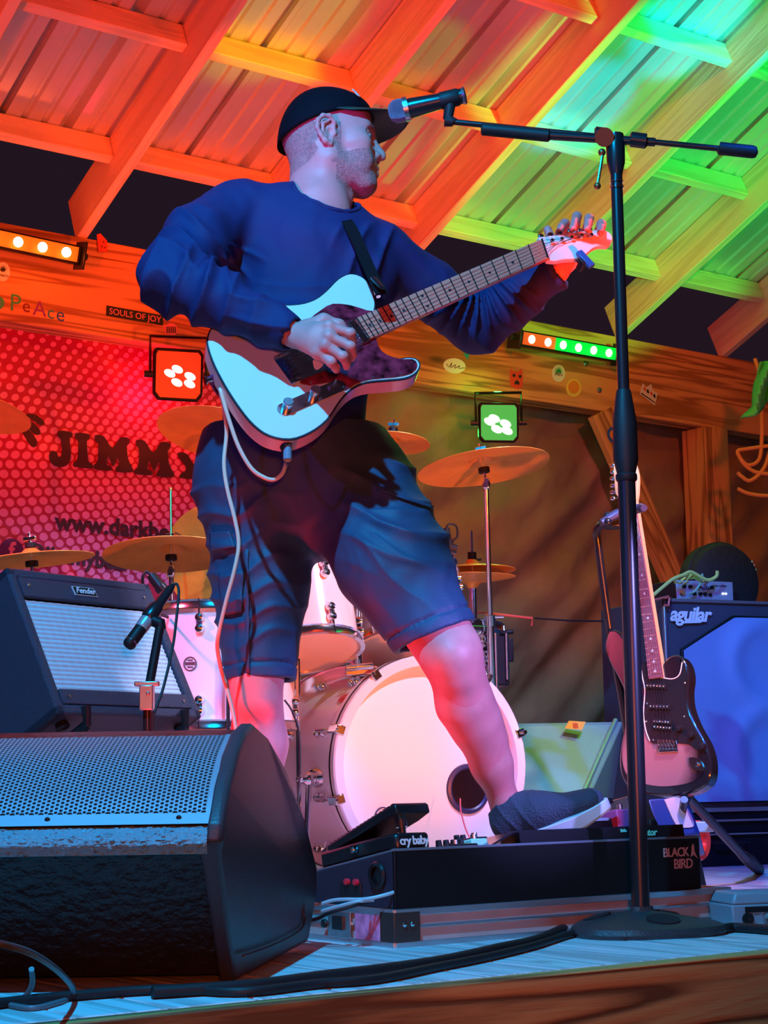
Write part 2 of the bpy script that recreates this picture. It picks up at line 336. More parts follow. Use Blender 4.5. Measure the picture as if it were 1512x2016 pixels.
# grille: real perforations on the bent face
gp = catmull([wsec(.02, .012)[i] for i in (3, 4, 5, 6)], 10); gp = [np.array([0, q[1], q[2]]) for q in gp]
gl = np.concatenate([[0], np.cumsum([np.linalg.norm(gp[i+1]-gp[i]) for i in range(len(gp)-1)])])
xr = [wsec(.026, .0)[i][0] for i in (3, 4, 5, 6)]
def gpt(a, t):                                     # a: metres across from the right end, t: metres up the face
    y = np.interp(t, gl, [q[1] for q in gp]); z = np.interp(t, gl, [q[2] for q in gp]); xe = np.interp(t/gl[-1], [0, .33, .66, 1], xr)
    return np.array([xe-a, y, z])
mb = MB(); p_ = .0081; rr_ = p_*.36; GL = gl[-1]; ncol = int(.43/(p_*.866)); vs = []; fs = []
mb.grid(lambda i, j: gpt(-.008+i*.94, j*.022), 40, 1)
for c_ in range(1, ncol):
    for r_ in range(0, int((GL-.024)/p_)):
        cx_ = c_*p_*.866; cy_ = .026+(r_+(.5 if c_ % 2 else 0))*p_; b = len(vs)
        if cy_ > GL-.003: continue
        for k in range(6): t = math.pi*k/3; vs.append(gpt(cx_+p_/1.732*math.cos(t), cy_+p_/1.732*math.sin(t)))
        for k in range(6): t = math.pi*k/3; vs.append(gpt(cx_+rr_*math.cos(t), cy_+rr_*math.sin(t)))
        fs += [(b+k, b+(k+1) % 6, b+6+(k+1) % 6, b+6+k) for k in range(6)]
mb.add(vs, fs)
mb.grid(lambda i, j: gpt(-.008+i*.012, j*GL), 2, 16)
ob = part(wm, 'grille', mb, m_grille, smooth=False)
mb = MB(); mb.grid(lambda i, j: gpt(-.008+i*.94, j*GL)+np.array([0, .006, -.002]), 8, 16); part(wm, 'grille_foam', mb, m_hole)
for px in (90, 350):
    q = gpt(0, .012); X = P(px, 1606, 2.545)[0]; mb = MB(); mb.sph((X, q[1]-.0005, q[2]), .0042, 8, (1, .5, 1)); part(wm, 'grille_screw', mb, m_black)
def bump(i, j):
    x = wsec(.022)[2][0]-i*.86; a = pr_[3]; b = pr_[1]; z = a[2]-.004-(a[2]-b[2]-.004)*j; y = 2.545+.012*j*j
    y = 2.556-.022*math.sin(min(j*1.5, 1)*math.pi/2)+.03*max(0, j-.66); return (x, y-.006*abs(noise.noise((x*170, z*170, 3)))-.004*abs(noise.noise((x*320, z*320, 9))), z)
mb = MB(); mb.grid(bump, 300, 26); part(wm, 'baffle_lip', mb, mat('wet_look_coating', (.13, .30, .36), .25, bump=.6, bs=240))
# side pocket with jack plate on the right end cap
def wside(px, py, off=.0):
    a = pr_[0]; b = pr_[-1]; c = pr_[7]; n = unit(np.cross(b-a, c-a)); n = n if n[0] > 0 else -n
    return Ppl(px, py, (a+b+c)/3+n*(.012+off), n), n
q, n = wside(530, 1740)
mb = MB(); pts = [wside(x, y, .001)[0] for x, y in ((478, 1882), (500, 1875), (540, 1860), (580, 1840), (596, 1825), (600, 1806))]; mb.tube(catmull(pts, 4), .0022, 6)
pts = [wside(x, y, .001)[0] for x, y in ((500, 1668), (530, 1662), (560, 1680), (585, 1720), (596, 1765), (598, 1806))]; mb.tube(catmull(pts, 5), .0022, 6)
part(wm, 'pocket_rim', mb, m_poly)
mb = MB(); pl4 = [wside(x, y, .002)[0] for x, y in ((478, 1770), (503, 1762), (503, 1771), (479, 1779))]; mb.add(pl4, [(0, 1, 2, 3)])
part(wm, 'jack_label', mb, mat('pale_label', (.6, .5, .6), .5))
# ------------------------------------------------------------------ guitar amplifier tilted back on its stand
m_tolex = mat('blue_black_tolex', (.035, .04, .07), .42, bump=.5, bs=420)
m_clothgrille = mat('silver_grille_cloth', (.55, .62, .66), .55)
a54 = R(54); e1 = np.array([math.cos(a54), math.sin(a54), 0]); bk = np.array([-math.sin(a54), math.cos(a54), 0]); ta = R(28); e2 = W*math.cos(ta)+bk*math.sin(ta)
AO = P(116, 1404, 3.62); AW, AH, AD = .445, .365, .23
nf = np.cross(e1, e2)
MA = np.eye(4); MA[:3, 0] = e1; MA[:3, 1] = e2; MA[:3, 2] = nf; MA[:3, 3] = AO
amp = thing('guitar_amplifier', 'dark tube guitar amplifier with silver grille cloth tilted back on its stand at left', 'amplifier', AO, M=MA)
mb = MB(MA)                                       # cabinet frame as a ring + back
for c, d in (((AW/2, .012, -AD/2), (AW, .024, AD)), ((AW/2, AH-.012, -AD/2), (AW, .024, AD)), ((.012, AH/2, -AD/2), (.024, AH, AD)), ((AW-.012, AH/2, -AD/2), (.024, AH, AD)), ((AW/2, AH/2, -AD+.01), (AW-.02, AH-.02, .012))): mb.box(c, d)
part(amp, 'cabinet', mb, m_tolex, bevel=.006)
mb = MB(MA); mb.box((AW/2, AH-.048, -.006), (AW-.05, .048, .014)); part(amp, 'control_panel_strip', mb, m_tolex, bevel=.002)
mb = MB(MA); mb.box((AW/2, .042, -.006), (AW-.05, .036, .014)); part(amp, 'lower_strip', mb, m_tolex, bevel=.002)
def weave(i, j):
    x = .026+i*(AW-.052); y = .062+j*(AH-.138)
    return (x, y, -.012+.0016*math.sin(y/.0057*2*math.pi*.5)*(1+.4*math.sin(x/.004)))
mb = MB(MA); mb.grid(weave, 60, 160); gc = part(amp, 'grille_cloth', mb, m_clothgrille)
mb = MB(MA)
for x, y in ((.045, AH-.045), (AW-.04, AH-.045), (.045, .04), (AW-.045, .04)): mb.sph((x, y, .003), .0042, 8, (1, 1, .5))
part(amp, 'screw', mb, m_chrome)
mb = MB(MA); pg = [(-.034, -.011), (.036, -.011), (.03, .012), (-.036, .012)]; cx_, cy_ = AW*.5-.01, AH-.047
mb.prism([(cx_+x, cy_+y) for x, y in pg], .001, .0035); bd = part(amp, 'name_badge', mb, mat('badge_silver', (.6, .6, .65), .4, .2))
mb = MB(MA); mb.prism([(cx_+x*.93, cy_+y*.84) for x, y in pg], .0035, .0042); part(bd, 'badge_field', mb, m_black)
mb = MB(MA); text_mb(mb, 'Fender', .021, tr(cx_, cy_+.001, .0046), shear=.35, off=.0004); part(bd, 'badge_lettering', mb, mat('badge_white', (.7, .7, .75), .4))
mb = MB(MA)
for x, z in ((.04, -.04), (AW-.04, -.04), (.04, -AD+.04), (AW-.04, -AD+.04)): mb.lathe([(.004, 0), (.014, 0), (.016, -.012), (.004, -.014)], 12, tr(x, 0, z)@rx(-math.pi/2))
part(amp, 'foot', mb, m_rub)
# tube stand carrying the amp
stn = thing('amplifier_stand', 'black tubular tilt-back stand holding up the guitar amplifier', 'stand', (AO[0], AO[1], 0))
def ap(x, y, z): return (MA @ np.array([x, y, z, 1]))[:3]
for x in (.07, AW-.07):
    lo = ap(x, -.012-.013, .0); hi = ap(x, -.025, -AD-.013); mb = MB()
    f1 = lo*1.; f1[2] = .012; b1_ = hi+bk*.12; b1_[2] = .012; tp = ap(x, AH*.7, -AD-.013)
    mb.tube([ap(x, .01, .014), lo, hi, tp], .011, 8); part(stn, 'cradle', mb, m_blkmetal)
    mb = MB(); mb.tube([lo, b1_], .011, 8); part(stn, 'leg', mb, m_blkmetal)
    mb = MB(); mb.tube([hi, f1], .011, 8); part(stn, 'leg', mb, m_blkmetal)
mb = MB(); mb.cyl(ap(.07, -.025, -AD-.013), ap(AW-.07, -.025, -AD-.013), .01); part(stn, 'cross_tube', mb, m_blkmetal)
# ------------------------------------------------------------------ short microphone stand in front of the amp
ms = thing('short_microphone_stand', 'short black microphone stand standing in front of the guitar amplifier', 'microphone stand', Pz(300, 1775))
b0 = Pz(300, 1775); jt = P(316, 1228, 3.55); cl = P(290, 1362, 3.52); b0 = np.array([cl[0]+.0, cl[1]+.03, 0])
mb = MB(); mb.lathe([(.001, .012), (.02, .03), (.09, .018), (.10, .008), (.10, 0)], 32, tr(*b0)); part(ms, 'base', mb, m_blkmetal)
mb = MB(); mb.tube([b0+W*.01, cl+W*.02], .009, 10); part(ms, 'lower_pole', mb, m_blkmetal)
mb = MB(); mb.tube([cl-W*.01, jt], .0095, 10); part(ms, 'upper_pole', mb, m_black)
mb = MB(fr(cl, (1, 0, 0), (0, 0, 1))); mb.box((0, -.004, -.012), (.028, .03, .05)); mb.box((0, -.004, .016), (.05, .02, .01)); mb.cyl((.004, -.022, -.004), (.004, -.016, -.004), .004); part(ms, 'clamp', mb, m_steel, bevel=.002)
am = thing('amplifier_microphone', 'dark pencil shaped microphone with a grey band pointing at the amplifier grille', 'microphone', jt)
t0, t1 = P(252, 1272, 3.52), P(340, 1152, 3.60); dr = unit(t1-t0); L_ = np.linalg.norm(t1-t0)
def ax(q): return t0+(t1-t0)*q
mb = MB(); mb.tube([ax(0), ax(.02), ax(.28)], [.011, .0135, .0135], 16); part(am, 'capsule_head', mb, m_black)
mb = MB(); mb.tube([ax(.28), ax(.29), ax(.42), ax(.43)], [.0135, .0145, .0150, .0135], 16); part(am, 'grey_band', mb, mat('grey_band_metal', (.35, .4, .42), .3, .4), label='grey metal band')
mb = MB(); mb.tube([ax(.05), ax(.075)], [.0141, .0141], 16); part(am, 'ring', mb, m_chrome)
mb = MB(); mb.tube([ax(.43), ax(.46), ax(.62), ax(.68), ax(.9), ax(1)], [.014, .017, .016, .011, .010, .006], 16); part(am, 'body', mb, m_blkmetal)
mb = MB(); mb.tube([ax(.47)+W*-.004, jt, P(318, 1240, 3.55)], [.012, .013, .010], 10); part(am, 'clip', mb, m_black)
mb = MB(); pts = [P(*q) for q in ((338, 1154, 3.60), (348, 1150, 3.6), (352, 1170, 3.59), (346, 1230, 3.57), (341, 1268, 3.56), (330, 1320, 3.54), (318, 1366, 3.52), (304, 1405, 3.50), (300, 1440, 3.5))]; pts.append(np.array([pts[-1][0], pts[-1][1], .004])); 
solo('microphone_cable', 'thin black cable hanging from the amplifier microphone', 'cable', MB().tube(catmull(pts, 6), .003, 8), m_rub)
# ------------------------------------------------------------------ flight case, pedalboard, pedals
FS = lambda a, b, z: st(a, b, z)
MC = np.eye(4); MC[:3, 0] = U; MC[:3, 1] = V; MC[:3, 3] = st(1.885, 2.60, 0)          # origin front-left corner of the case
CW, CDp, CH = .875, .40, .066
m_alu = mat('aluminium_edge', (.62, .62, .66), .3, .85)
m_lam = mat('grey_laminate', (.42, .38, .36), .4, var=.1, vs=12)
m_scuff = mat('scuffed_silver_laminate', (.6, .55, .6), .35, .3, var=.35, vs=9)
fc = thing('flight_case', 'flat silver edged flight case lying under the black pedalboard', 'case', MC[:3, 3], M=MC)
mb = MB(MC); mb.box((CW/2, CDp/2, CH/2), (CW-.006, CDp-.006, CH-.004)); part(fc, 'case_panel', mb, m_lam)
mb = MB(MC)
for z in (.004, CH*.55, CH-.004):
    h = .006 if z == CH*.55 else .012
    for c, d in (((CW/2, 0, z), (CW, .007, h)), ((CW/2, CDp, z), (CW, .007, h)), ((0, CDp/2, z), (.007, CDp, h)), ((CW, CDp/2, z), (.007, CDp, h))): mb.box(c, d)
mb.box((CW/2, .006, CH), (CW, .016, .004)); mb.box((CW/2, CDp-.006, CH), (CW, .016, .004))
part(fc, 'edge_extrusion', mb, m_alu, bevel=.001)
for x, y in ((0, 0), (CW, 0), (0, CDp), (CW, CDp)):
    sx = 1 if x == 0 else -1; sy = 1 if y == 0 else -1
    mb = MB(MC); mb.box((x+sx*.026, y-sy*.003, CH*.55), (.058, .003, CH*.8)); mb.box((x-sx*.003, y+sy*.018, CH*.55), (.003, .045, CH*.8)); c_ = part(fc, 'corner_plate', mb, mat('dark_corner_steel', (.10, .07, .06), .35, .6), bevel=.001)
    mb = MB(MC)
    for dx in (.018, .036): mb.sph((x+sx*dx, y-sy*.006, CH*.62), .0048, 8, (1, .6, 1))
    part(c_, 'rivet', mb, m_chrome)
mb = MB(MC); mb.box((-.005, .17, CH*.5), (.004, .075, .048)); lt = part(fc, 'latch', mb, m_steel, bevel=.001)
mb = MB(MC); mb.box((-.009, .17, CH*.55), (.006, .035, .026)); mb.cyl((-.007, .215, CH*.5), (-.013, .215, CH*.5), .008); part(lt, 'latch_handle', mb, m_blkmetal, bevel=.001)
mb = MB(MC); mb.box((-.0042, .08, CH*.5), (.0015, .08, .046)); part(fc, 'worn_sticker', mb, mat('pink_blue_check', (.75, .22, .42), .5, var=.5, vs=40))
# pedalboard: wedge shaped open box, tall side to the audience
MP = MC @ tr(.006, .006, CH+.002); PW, PD, PH, PL_ = .79, .34, .105, .045
pb = thing('pedalboard', 'black wedge shaped pedalboard with a small bird logo, lying on the flight case', 'pedalboard', MP[:3, 3], M=MP)
sidep = [(0, 0), (PD, 0), (PD, PL_), (0, PH)]
mb = MB(MP); mb.box((PW/2, .004, PH/2), (PW, .008, PH)); part(pb, 'front_panel', mb, m_black, bevel=.002)
for x in (0, PW-.008):
    mb = MB(MP @ np.array([[0, 0, 1, x], [1, 0, 0, 0], [0, 1, 0, 0], [0, 0, 0, 1.]])); mb.prism(sidep, 0, .008); part(pb, 'side_panel', mb, mat('purple_black_side', (.03, .022, .04), .45), bevel=.002)
tilt = math.atan2(PH-PL_, PD)
MTp = MP @ tr(0, 0, PH) @ rx(-tilt)                                    # top surface frame: x right, y back
TL = PD/math.cos(tilt)
mb = MB(MTp)
for k in range(4): mb.box((PW/2, .04+k*TL/4*.98, -.004), (PW-.016, .065, .008))
part(pb, 'slatted_deck', mb, m_black, bevel=.001)
mb = MB(MTp); mb.box((PW/2, .003, .0015), (PW+.006, .008, .005)); mb.box((.003, TL/2, .0015), (.006, TL, .004)); mb.box((PW-.003, TL/2, .0015), (.006, TL, .004)); part(pb, 'edge_trim', mb, mat('blue_grey_trim', (.16, .20, .24), .35, .3), bevel=.001)
ML = MP @ np.array([[1, 0, 0, PW-.055], [0, 0, -1, -.0012], [0, 1, 0, .066], [0, 0, 0, 1.]])
mb = MB(ML); text_mb(mb, 'BLACK', .026, tr(-.016, .010, 0), off=.0003, space=.9); text_mb(mb, 'BIRD', .028, tr(.004, -.014, 0), off=.0003, space=.9)
bird = [(.026, .0), (.029, .012), (.030, .022), (.034, .027), (.037, .022), (.037, .012), (.041, .004), (.047, -.004), (.040, .000), (.036, .004), (.031, .002)]
mb.prism(bird, 0, .0006); part(pb, 'bird_logo_lettering', mb, mat('dusty_pink_print', (.62, .36, .36), .5))
mb = MB(MP); mb.box((-.0015, .14, .03), (.004, .07, .028)); 
mb.lathe([(.014, 0), (.021, 0), (.021, .006), (.014, .006), (.014, 0)], 16, MP @ tr(-.003, .045, .052) @ ry(-math.pi/2)) if False else None
part(pb, 'jack_plate', mb, m_blkmetal, bevel=.001)
mb = MB(MP); mb.lathe([(.016, 0), (.024, 0), (.026, .004), (.022, .008), (.016, .006)], 20, tr(-.001, .05, .06) @ ry(-math.pi/2)); mb.lathe([(.001, .001), (.017, .001)], 20, tr(-.001, .05, .06) @ ry(-math.pi/2)); part(pb, 'cable_grommet', mb, m_blkmetal)
for y in (.115, .145): mb = MB(MP); mb.lathe([(.006, 0), (.006, .008), (.001, .009)], 12, tr(-.003, y, .045) @ ry(-math.pi/2)); part(pb, 'red_button', mb, mat('red_knob', (.8, .03, .06), .35), label='small red push button')
# wah pedal
MW = MTp @ tr(.012, .022, 0)
wah = thing('wah_pedal', 'black rocker wah pedal with its treadle raised at the left end of the pedalboard', 'effects pedal', MW[:3, 3], M=MW)
outl = [(-.004, .235), (-.004, .09), (.006, .02), (.016, .002), (.086, .0), (.098, .018), (.102, .09), (.102, .235)]
mb = MB(MW); mb.prism(outl, 0.004, .036); b_ = part(wah, 'housing', mb, m_blkmetal, bevel=.006)
mb = MB(MW); mb.prism([(x*1.04-.002, y*1.02-.002) for x, y in outl], 0, .005); part(wah, 'rubber_base', mb, m_rub)
mt_ = MW @ tr(0, .235, .040) @ rx(R(-10)) @ tr(0, -.25, 0)
mb = MB(mt_); mb.prism([(.004, .235), (.002, .05), (.010, .0), (.088, .0), (.096, .05), (.094, .235)], -.014, .004); part(wah, 'treadle', mb, m_blkmetal, bevel=.003)
mb = MB(mt_)
for k in range(17): mb.box((.049, .01+k*.0135, .0055), (.078, .008, .003))
part(wah, 'treadle_rubber', mb, m_rub)
mb = MB(MW); mb.cyl((.05, .03, .036), (.05, .03, .056), .007); mb.cyl((.05, .03, .05), (.05, .03, .064), .011); part(wah, 'toe_switch', mb, m_chrome)
mb = MB(MW); mb.cyl((-.006, .11, .022), (-.014, .11, .022), .009, n=6); mb.cyl((-.006, .11, .022), (-.02, .11, .022), .0055); part(wah, 'jack_nut', mb, m_chrome)
mb = MB(MW @ np.array([[1, 0, 0, .052], [0, 0, -1, -.0012], [0, 1, 0, .02], [0, 0, 0, 1.]])); text_mb(mb, 'cry baby', .0225, np.eye(4), off=.0006, space=.88); part(wah, 'lettering', mb, mat('white_print', (.8, .85, .85), .4))
# small pedals between wah and riser
def knobpedal(name, lab, x, y, w_, d_, h, mcol, knobs, kind='effects pedal', group=None):
    M_ = MTp @ tr(x, y, 0); t = thing(name, lab, kind, M_[:3, 3], M=M_, group=group)
    mb = MB(M_); mb.box((0, 0, h/2), (w_, d_, h)); part(t, 'enclosure', mb, mcol, bevel=.003)
    for kx, ky in knobs:
        mb = MB(M_); mb.lathe([(.001, h+.013), (.0055, h+.013), (.0068, h), (.001, h)], 12, tr(kx, ky, 0)); part(t, 'knob', mb, m_black)
    mb = MB(M_); mb.cyl((0, -d_*.3, h), (0, -d_*.3, h+.01), .006); part(t, 'foot_switch', mb, m_steel)
    return t
knobpedal('four_knob_pedal', 'low dark effects pedal with a row of four black knobs beside the wah pedal', .185, .09, .075, .12, .012, m_blkmetal, [(-.027, -.02), (-.009, -.02), (.009, -.02), (.027, -.02)])
knobpedal('mint_pedal', 'tiny mint green effects pedal between the four knob pedal and the silver riser', .247, .10, .04, .09, .024, mat('mint_enamel', (.25, .75, .6), .35), [(0, .02)])
knobpedal('dark_mini_pedal', 'small dark effects pedal with small silver switch beside the heel of the shoe', .29, .15, .04, .09, .034, m_blkmetal, [(-.008, .02), (.008, .02)])
# riser plate under the volume pedal
Q = [Ppl(x, y, MTp[:3, 3]+MTp[:3, 1]*.012, unit(np.cross(U, W))) for x, y in ((915, 1697), (985, 1664), (1140, 1661), (1352, 1661), (1352, 1688), (1140, 1690))]
MR = np.eye(4); MR[:3, 0] = U; MR[:3, 1] = W; MR[:3, 2] = -V; MR[:3, 3] = MTp[:3, 3]+MTp[:3, 1]*.0
def loc2(q, M_): return (np.linalg.inv(M_) @ np.array([*q, 1]))[:3]
MRt = MTp @ tr(0, .012, 0)
rs = thing('pedal_riser', 'thin black sheet metal riser with sloping left end, lying on top of the pedalboard', 'riser', MRt[:3, 3], M=MRt)
mb = MB(MRt @ np.array([[1, 0, 0, 0], [0, 0, 1, 0], [0, 1, 0, 0], [0, 0, 0, 1.]]))
pf = [(.235, .004), (.30, .030), (.72, .030), (.76, .030), (.76, .004)]
pf2 = pf+[(.756, .004), (.756, .026), (.301, .026), (.237, .001)]
mb.prism(pf2, 0, .24); part(rs, 'folded_plate', mb, mat('dark_riser_metal', (.035, .04, .05), .25, .6))
mb = MB(MRt @ np.array([[1, 0, 0, 0], [0, 0, -1, 0.0], [0, 1, 0, 0], [0, 0, 0, 1.]])); mb.prism([(.31, .004), (.752, .004), (.752, .0265), (.31, .0265)], 0, .003); part(rs, 'front_lip', mb, m_blkmetal)
mb = MB(MRt @ np.array([[1, 0, 0, .655], [0, 0, -1, -.0045], [0, 1, 0, .015], [0, 0, 0, 1.]]))
text_mb(mb, 'little', .009, tr(-.070, .006, 0), off=.0003); text_mb(mb, 'Alligator', .020, tr(-.014, 0, 0), shear=.3, off=.0005); part(rs, 'green_lettering', mb, mat('mint_print', (.15, .8, .55), .5))
# volume pedal the left foot rests on
MV = MRt @ tr(.51, .05, .031)
vp = thing('volume_pedal', 'black expression pedal under the toe of the shoe on the pedalboard', 'effects pedal', MV[:3, 3], M=MV)
mb = MB(MV); mb.box((.05, .10, .012), (.10, .20, .024)); part(vp, 'housing', mb, m_blkmetal, bevel=.003)
mv2 = MV @ tr(.05, .10, .03) @ rx(R(-9))
mb = MB(mv2); mb.box((0, 0, .010), (.092, .24, .012)); part(vp, 'treadle', mb, m_blkmetal, bevel=.003)
mb = MB(MV); mb.box((.05, -.0015, .022), (.075, .003, .006)); part(vp, 'pale_strip', mb, mat('pale_blue_strip', (.3, .6, .7), .4), label='pale blue strip on the front edge')
MV3 = MRt @ tr(.665, .06, .031)
vp2 = thing('magenta_pedal', 'small magenta effects pedal behind the boom stand pole on the pedalboard', 'effects pedal', MV3[:3, 3], M=MV3)
mb = MB(MV3); mb.box((0, .05, .022), (.06, .10, .044)); part(vp2, 'enclosure', mb, mat('magenta_enamel', (.75, .1, .35), .35), bevel=.003)
mb = MB(MV3); mb.cyl((0, .02, .044), (0, .02, .056), .006); part(vp2, 'foot_switch', mb, m_steel)
MV4 = MRt @ tr(.72, .075, .031)
vp3 = thing('silver_pedal', 'silver wedge effects pedal at the right end of the pedalboard', 'effects pedal', MV4[:3, 3], M=MV4)
mb = MB(MV4 @ np.array([[1, 0, 0, -.02], [0, 0, 1, 0], [0, 1, 0, 0], [0, 0, 0, 1.]])); mb.prism([(0, 0), (.07, 0), (.035, .075), (.0, .075)], 0, .09); part(vp3, 'enclosure', mb, m_steel, bevel=.002)
mb = MB(MV4); mb.sph((.025, -.004, .012), .012, 10, (1, .4, 1)); part(vp3, 'black_knob', mb, m_black)
# pedalboard leads going left
LC = [((612, 1785, 3.30), (660, 1772, 3.25), (720, 1770, 3.22), (765, 1760, 3.22), (785, 1752, 3.235)), ((612, 1798, 3.30), (660, 1786, 3.24), (705, 1775, 3.22), (735, 1772, 3.235)), ((608, 1812, 3.28), (650, 1797, 3.22), (700, 1782, 3.215), (720, 1776, 3.24))]
labs = ('pale blue jack lead curving into the hole in the side of the pedalboard', 'pale blue jack lead plugged in below the red buttons', 'lowest of the three jack leads plugged into the side of the pedalboard')
for L3, lb, mm_ in zip(LC, labs, (mat('pale_blue_lead', (.3, .55, .6), .4), MT['pale_blue_lead'], m_rub)):
    solo('jack_lead', lb, 'cable', MB().tube(catmull([P(520, 1800, 3.55)+(P(*L3[0])-P(*LC[0][0]))*.5]+[P(*q) for q in L3], 8), .0035, 8), mm_)
# ------------------------------------------------------------------ vocal microphone stand with boom
CB = Pz(1263, 1838); CB = np.array([CB[0], CB[1], 0]); 
vs_ = thing('boom_microphone_stand', 'tall black vocal microphone stand with boom arm on a cast base at the stage edge', 'microphone stand', CB)
m_cast = mat('cast_iron_black', (.05, .055, .06), .4, .3, bump=.3, bs=250)
base = []
for k in range(48):
    t = 2*math.pi*k/48; r_ = .145*(1+.10*math.cos(3*t+.6)); base.append((r_*math.cos(t), r_*math.sin(t)))
mb = MB(tr(*CB)); rings = []
for sc_, z in ((1.0, 0), (1.03, .008), (1.0, .018), (.90, .024), (.45, .036), (.16, .044), (.15, .052)): rings.append([(x*sc_, y*sc_, z) for x, y in base])
n = 48; mb.add(np.vstack(rings), [(i*n+k, i*n+(k+1) % n, (i+1)*n+(k+1) % n, (i+1)*n+k) for i in range(len(rings)-1) for k in range(n)]+[tuple(range((len(rings)-1)*n, len(rings)*n))]); bs_ = part(vs_, 'base', mb, m_cast)
for k in range(3):
    mb = MB(tr(*CB) @ rz(k*2.094+.9) @ tr(.085, 0, .0335) @ ry(R(15))); pts = [(math.cos(t)*.028, math.sin(t)*.034, 0) for t in np.linspace(0, 2*math.pi, 16, endpoint=False)]; mb.prism([(a, b) for a, b, c in pts], -.006, .0012); part(bs_, 'recess_shade', mb, m_dark)  # thin dark ovals on the surface paint in the shade of the cutouts
PT = P(1212, 300, 3.42); PT = np.array([CB[0], CB[1], P(1212, 300, CB[1])[2]]); TOPX = P(1212, 300, CB[1]); print('stand', CB, TOPX)
def pole(t): return CB+(TOPX-CB)*t
def tz(py): # parameter where the pole passes row py
    lo, hi = 0, 1.1
    for _ in range(40):
        mid = (lo+hi)/2; q = pole(mid)-CAM; y = 1008-FPX*(q@up)/(q@fw)
        if y > py: lo = mid
        else: hi = mid
    return lo
mb = MB(); mb.tube([pole(.02), pole(tz(905))], .0180, 16); part(vs_, 'lower_tube', mb, m_blkmetal)
mb = MB(); q = [tz(y) for y in (948, 944, 935, 932, 905, 830, 775, 768)]; mb.tube([pole(a) for a in q], [.019, .022, .022, .019, .0255, .0245, .016, .014], 20); part(vs_, 'clutch_grip', mb, m_rub)
mb = MB(); mb.tube([pole(tz(790)), pole(tz(330))], .0122, 14); part(vs_, 'upper_tube', mb, m_blkmetal)
mb = MB(); mb.tube([pole(tz(372)), pole(tz(366))], .0142, 14); mb.tube([pole(tz(360)), pole(tz(357))], .0142, 14); part(vs_, 'chrome_ring', mb, m_chrome)
DB = CB[1]
mb = MB(); mb.tube([pole(tz(345)), pole(tz(320)), pole(tz(285)), pole(tz(265))], [.012, .019, .020, .018], 12); mb.tube([P(1190, 270, DB-.02), P(1190, 270, DB+.02)], .02, 14); part(vs_, 'boom_clamp', mb, m_blkmetal)
def bm(px, py, t=None): return P(px, py, DB-.0+(px-1200)/300*-.03)
mb = MB(); mb.tube([bm(892, 240), bm(1480, 299)], .0062, 12); part(vs_, 'boom_tube', mb, m_blkmetal)
mb = MB(); mb.tube([bm(947, 254), bm(950, 254), bm(1080, 267), bm(1083, 267)], [.010, .0135, .0135, .010], 14); part(vs_, 'boom_sleeve', mb, m_rub)
mb = MB(); mb.tube([bm(1170, 264), bm(1172, 264), bm(1196, 267), bm(1198, 267)], [.011, .016, .016, .011], 14); mb.tube([bm(1240, 274), bm(1242, 274), bm(1272, 278), bm(1274, 278)], [.011, .016, .016, .011], 14); mb.tube([bm(1080, 267), bm(1290, 280)], .0092, 12); part(vs_, 'boom_collar', mb, m_blkmetal)
mb = MB(); mb.tube([bm(1414, 291), bm(1416, 292), bm(1482, 299), bm(1489, 300), bm(1492, 300)], [.008, .0135, .0135, .011, .003], 16); part(vs_, 'counterweight', mb, m_rub)
mb = MB(); mb.tube([P(1186, 305, DB-.02), P(1176, 365, DB-.02)], .0035, 8); mb.sph(P(1185, 300, DB-.02), .008); mb.sph(P(1176, 366, DB-.02), .0075); part(vs_, 'locking_lever', mb, mat('bronze_lever', (.45, .25, .1), .3, .9), label='bronze coloured locking lever')
# vocal microphone
v0, v1 = bm(783, 219), bm(914, 188)
vm = thing('vocal_microphone', 'black handheld vocal microphone with a blue grey grille in the clip of the boom stand', 'microphone', bm(850, 205))
def vx(t): return v0+(v1-v0)*t
mb = MB(); mb.tube([vx(-.14), vx(-.12), vx(-.05), vx(.05), vx(.10)], [.006, .016, .0245, .0255, .024], 20); part(vm, 'grille_ball', mb, mat('blue_grey_mesh', (.25, .3, .4), .4, .7, bump=.8, bs=600))
mb = MB(); mb.tube([vx(.085), vx(.09), vx(.16), vx(.165)], [.022, .0262, .0262, .022], 20); part(vm, 'grille_collar', mb, m_steel)
mb = MB(); mb.tube([vx(.16), vx(.2), vx(.75), vx(.95), vx(1.0)], [.0205, .0215, .0155, .0165, .0165], 20); part(vm, 'handle', mb, m_blkmetal)
mb = MB(); mb.tube([vx(.96), vx(1.0), vx(1.02)], [.0168, .0195, .017], 20); mb.tube([vx(1.02), vx(1.025)], [.011, .010], 16); part(vm, 'end_ring', mb, m_steel)
mb = MB(); mb.tube([vx(.62), vx(.66), vx(.9), vx(.93)], [.016, .0185, .0188, .016], 16); mb.tube([vx(.8), bm(882, 232), bm(895, 241)], [.013, .011, .009], 10); mb.tube([bm(876, 238), bm(892, 240)], [.012, .010], 10); part(vm, 'clip', mb, m_rub)
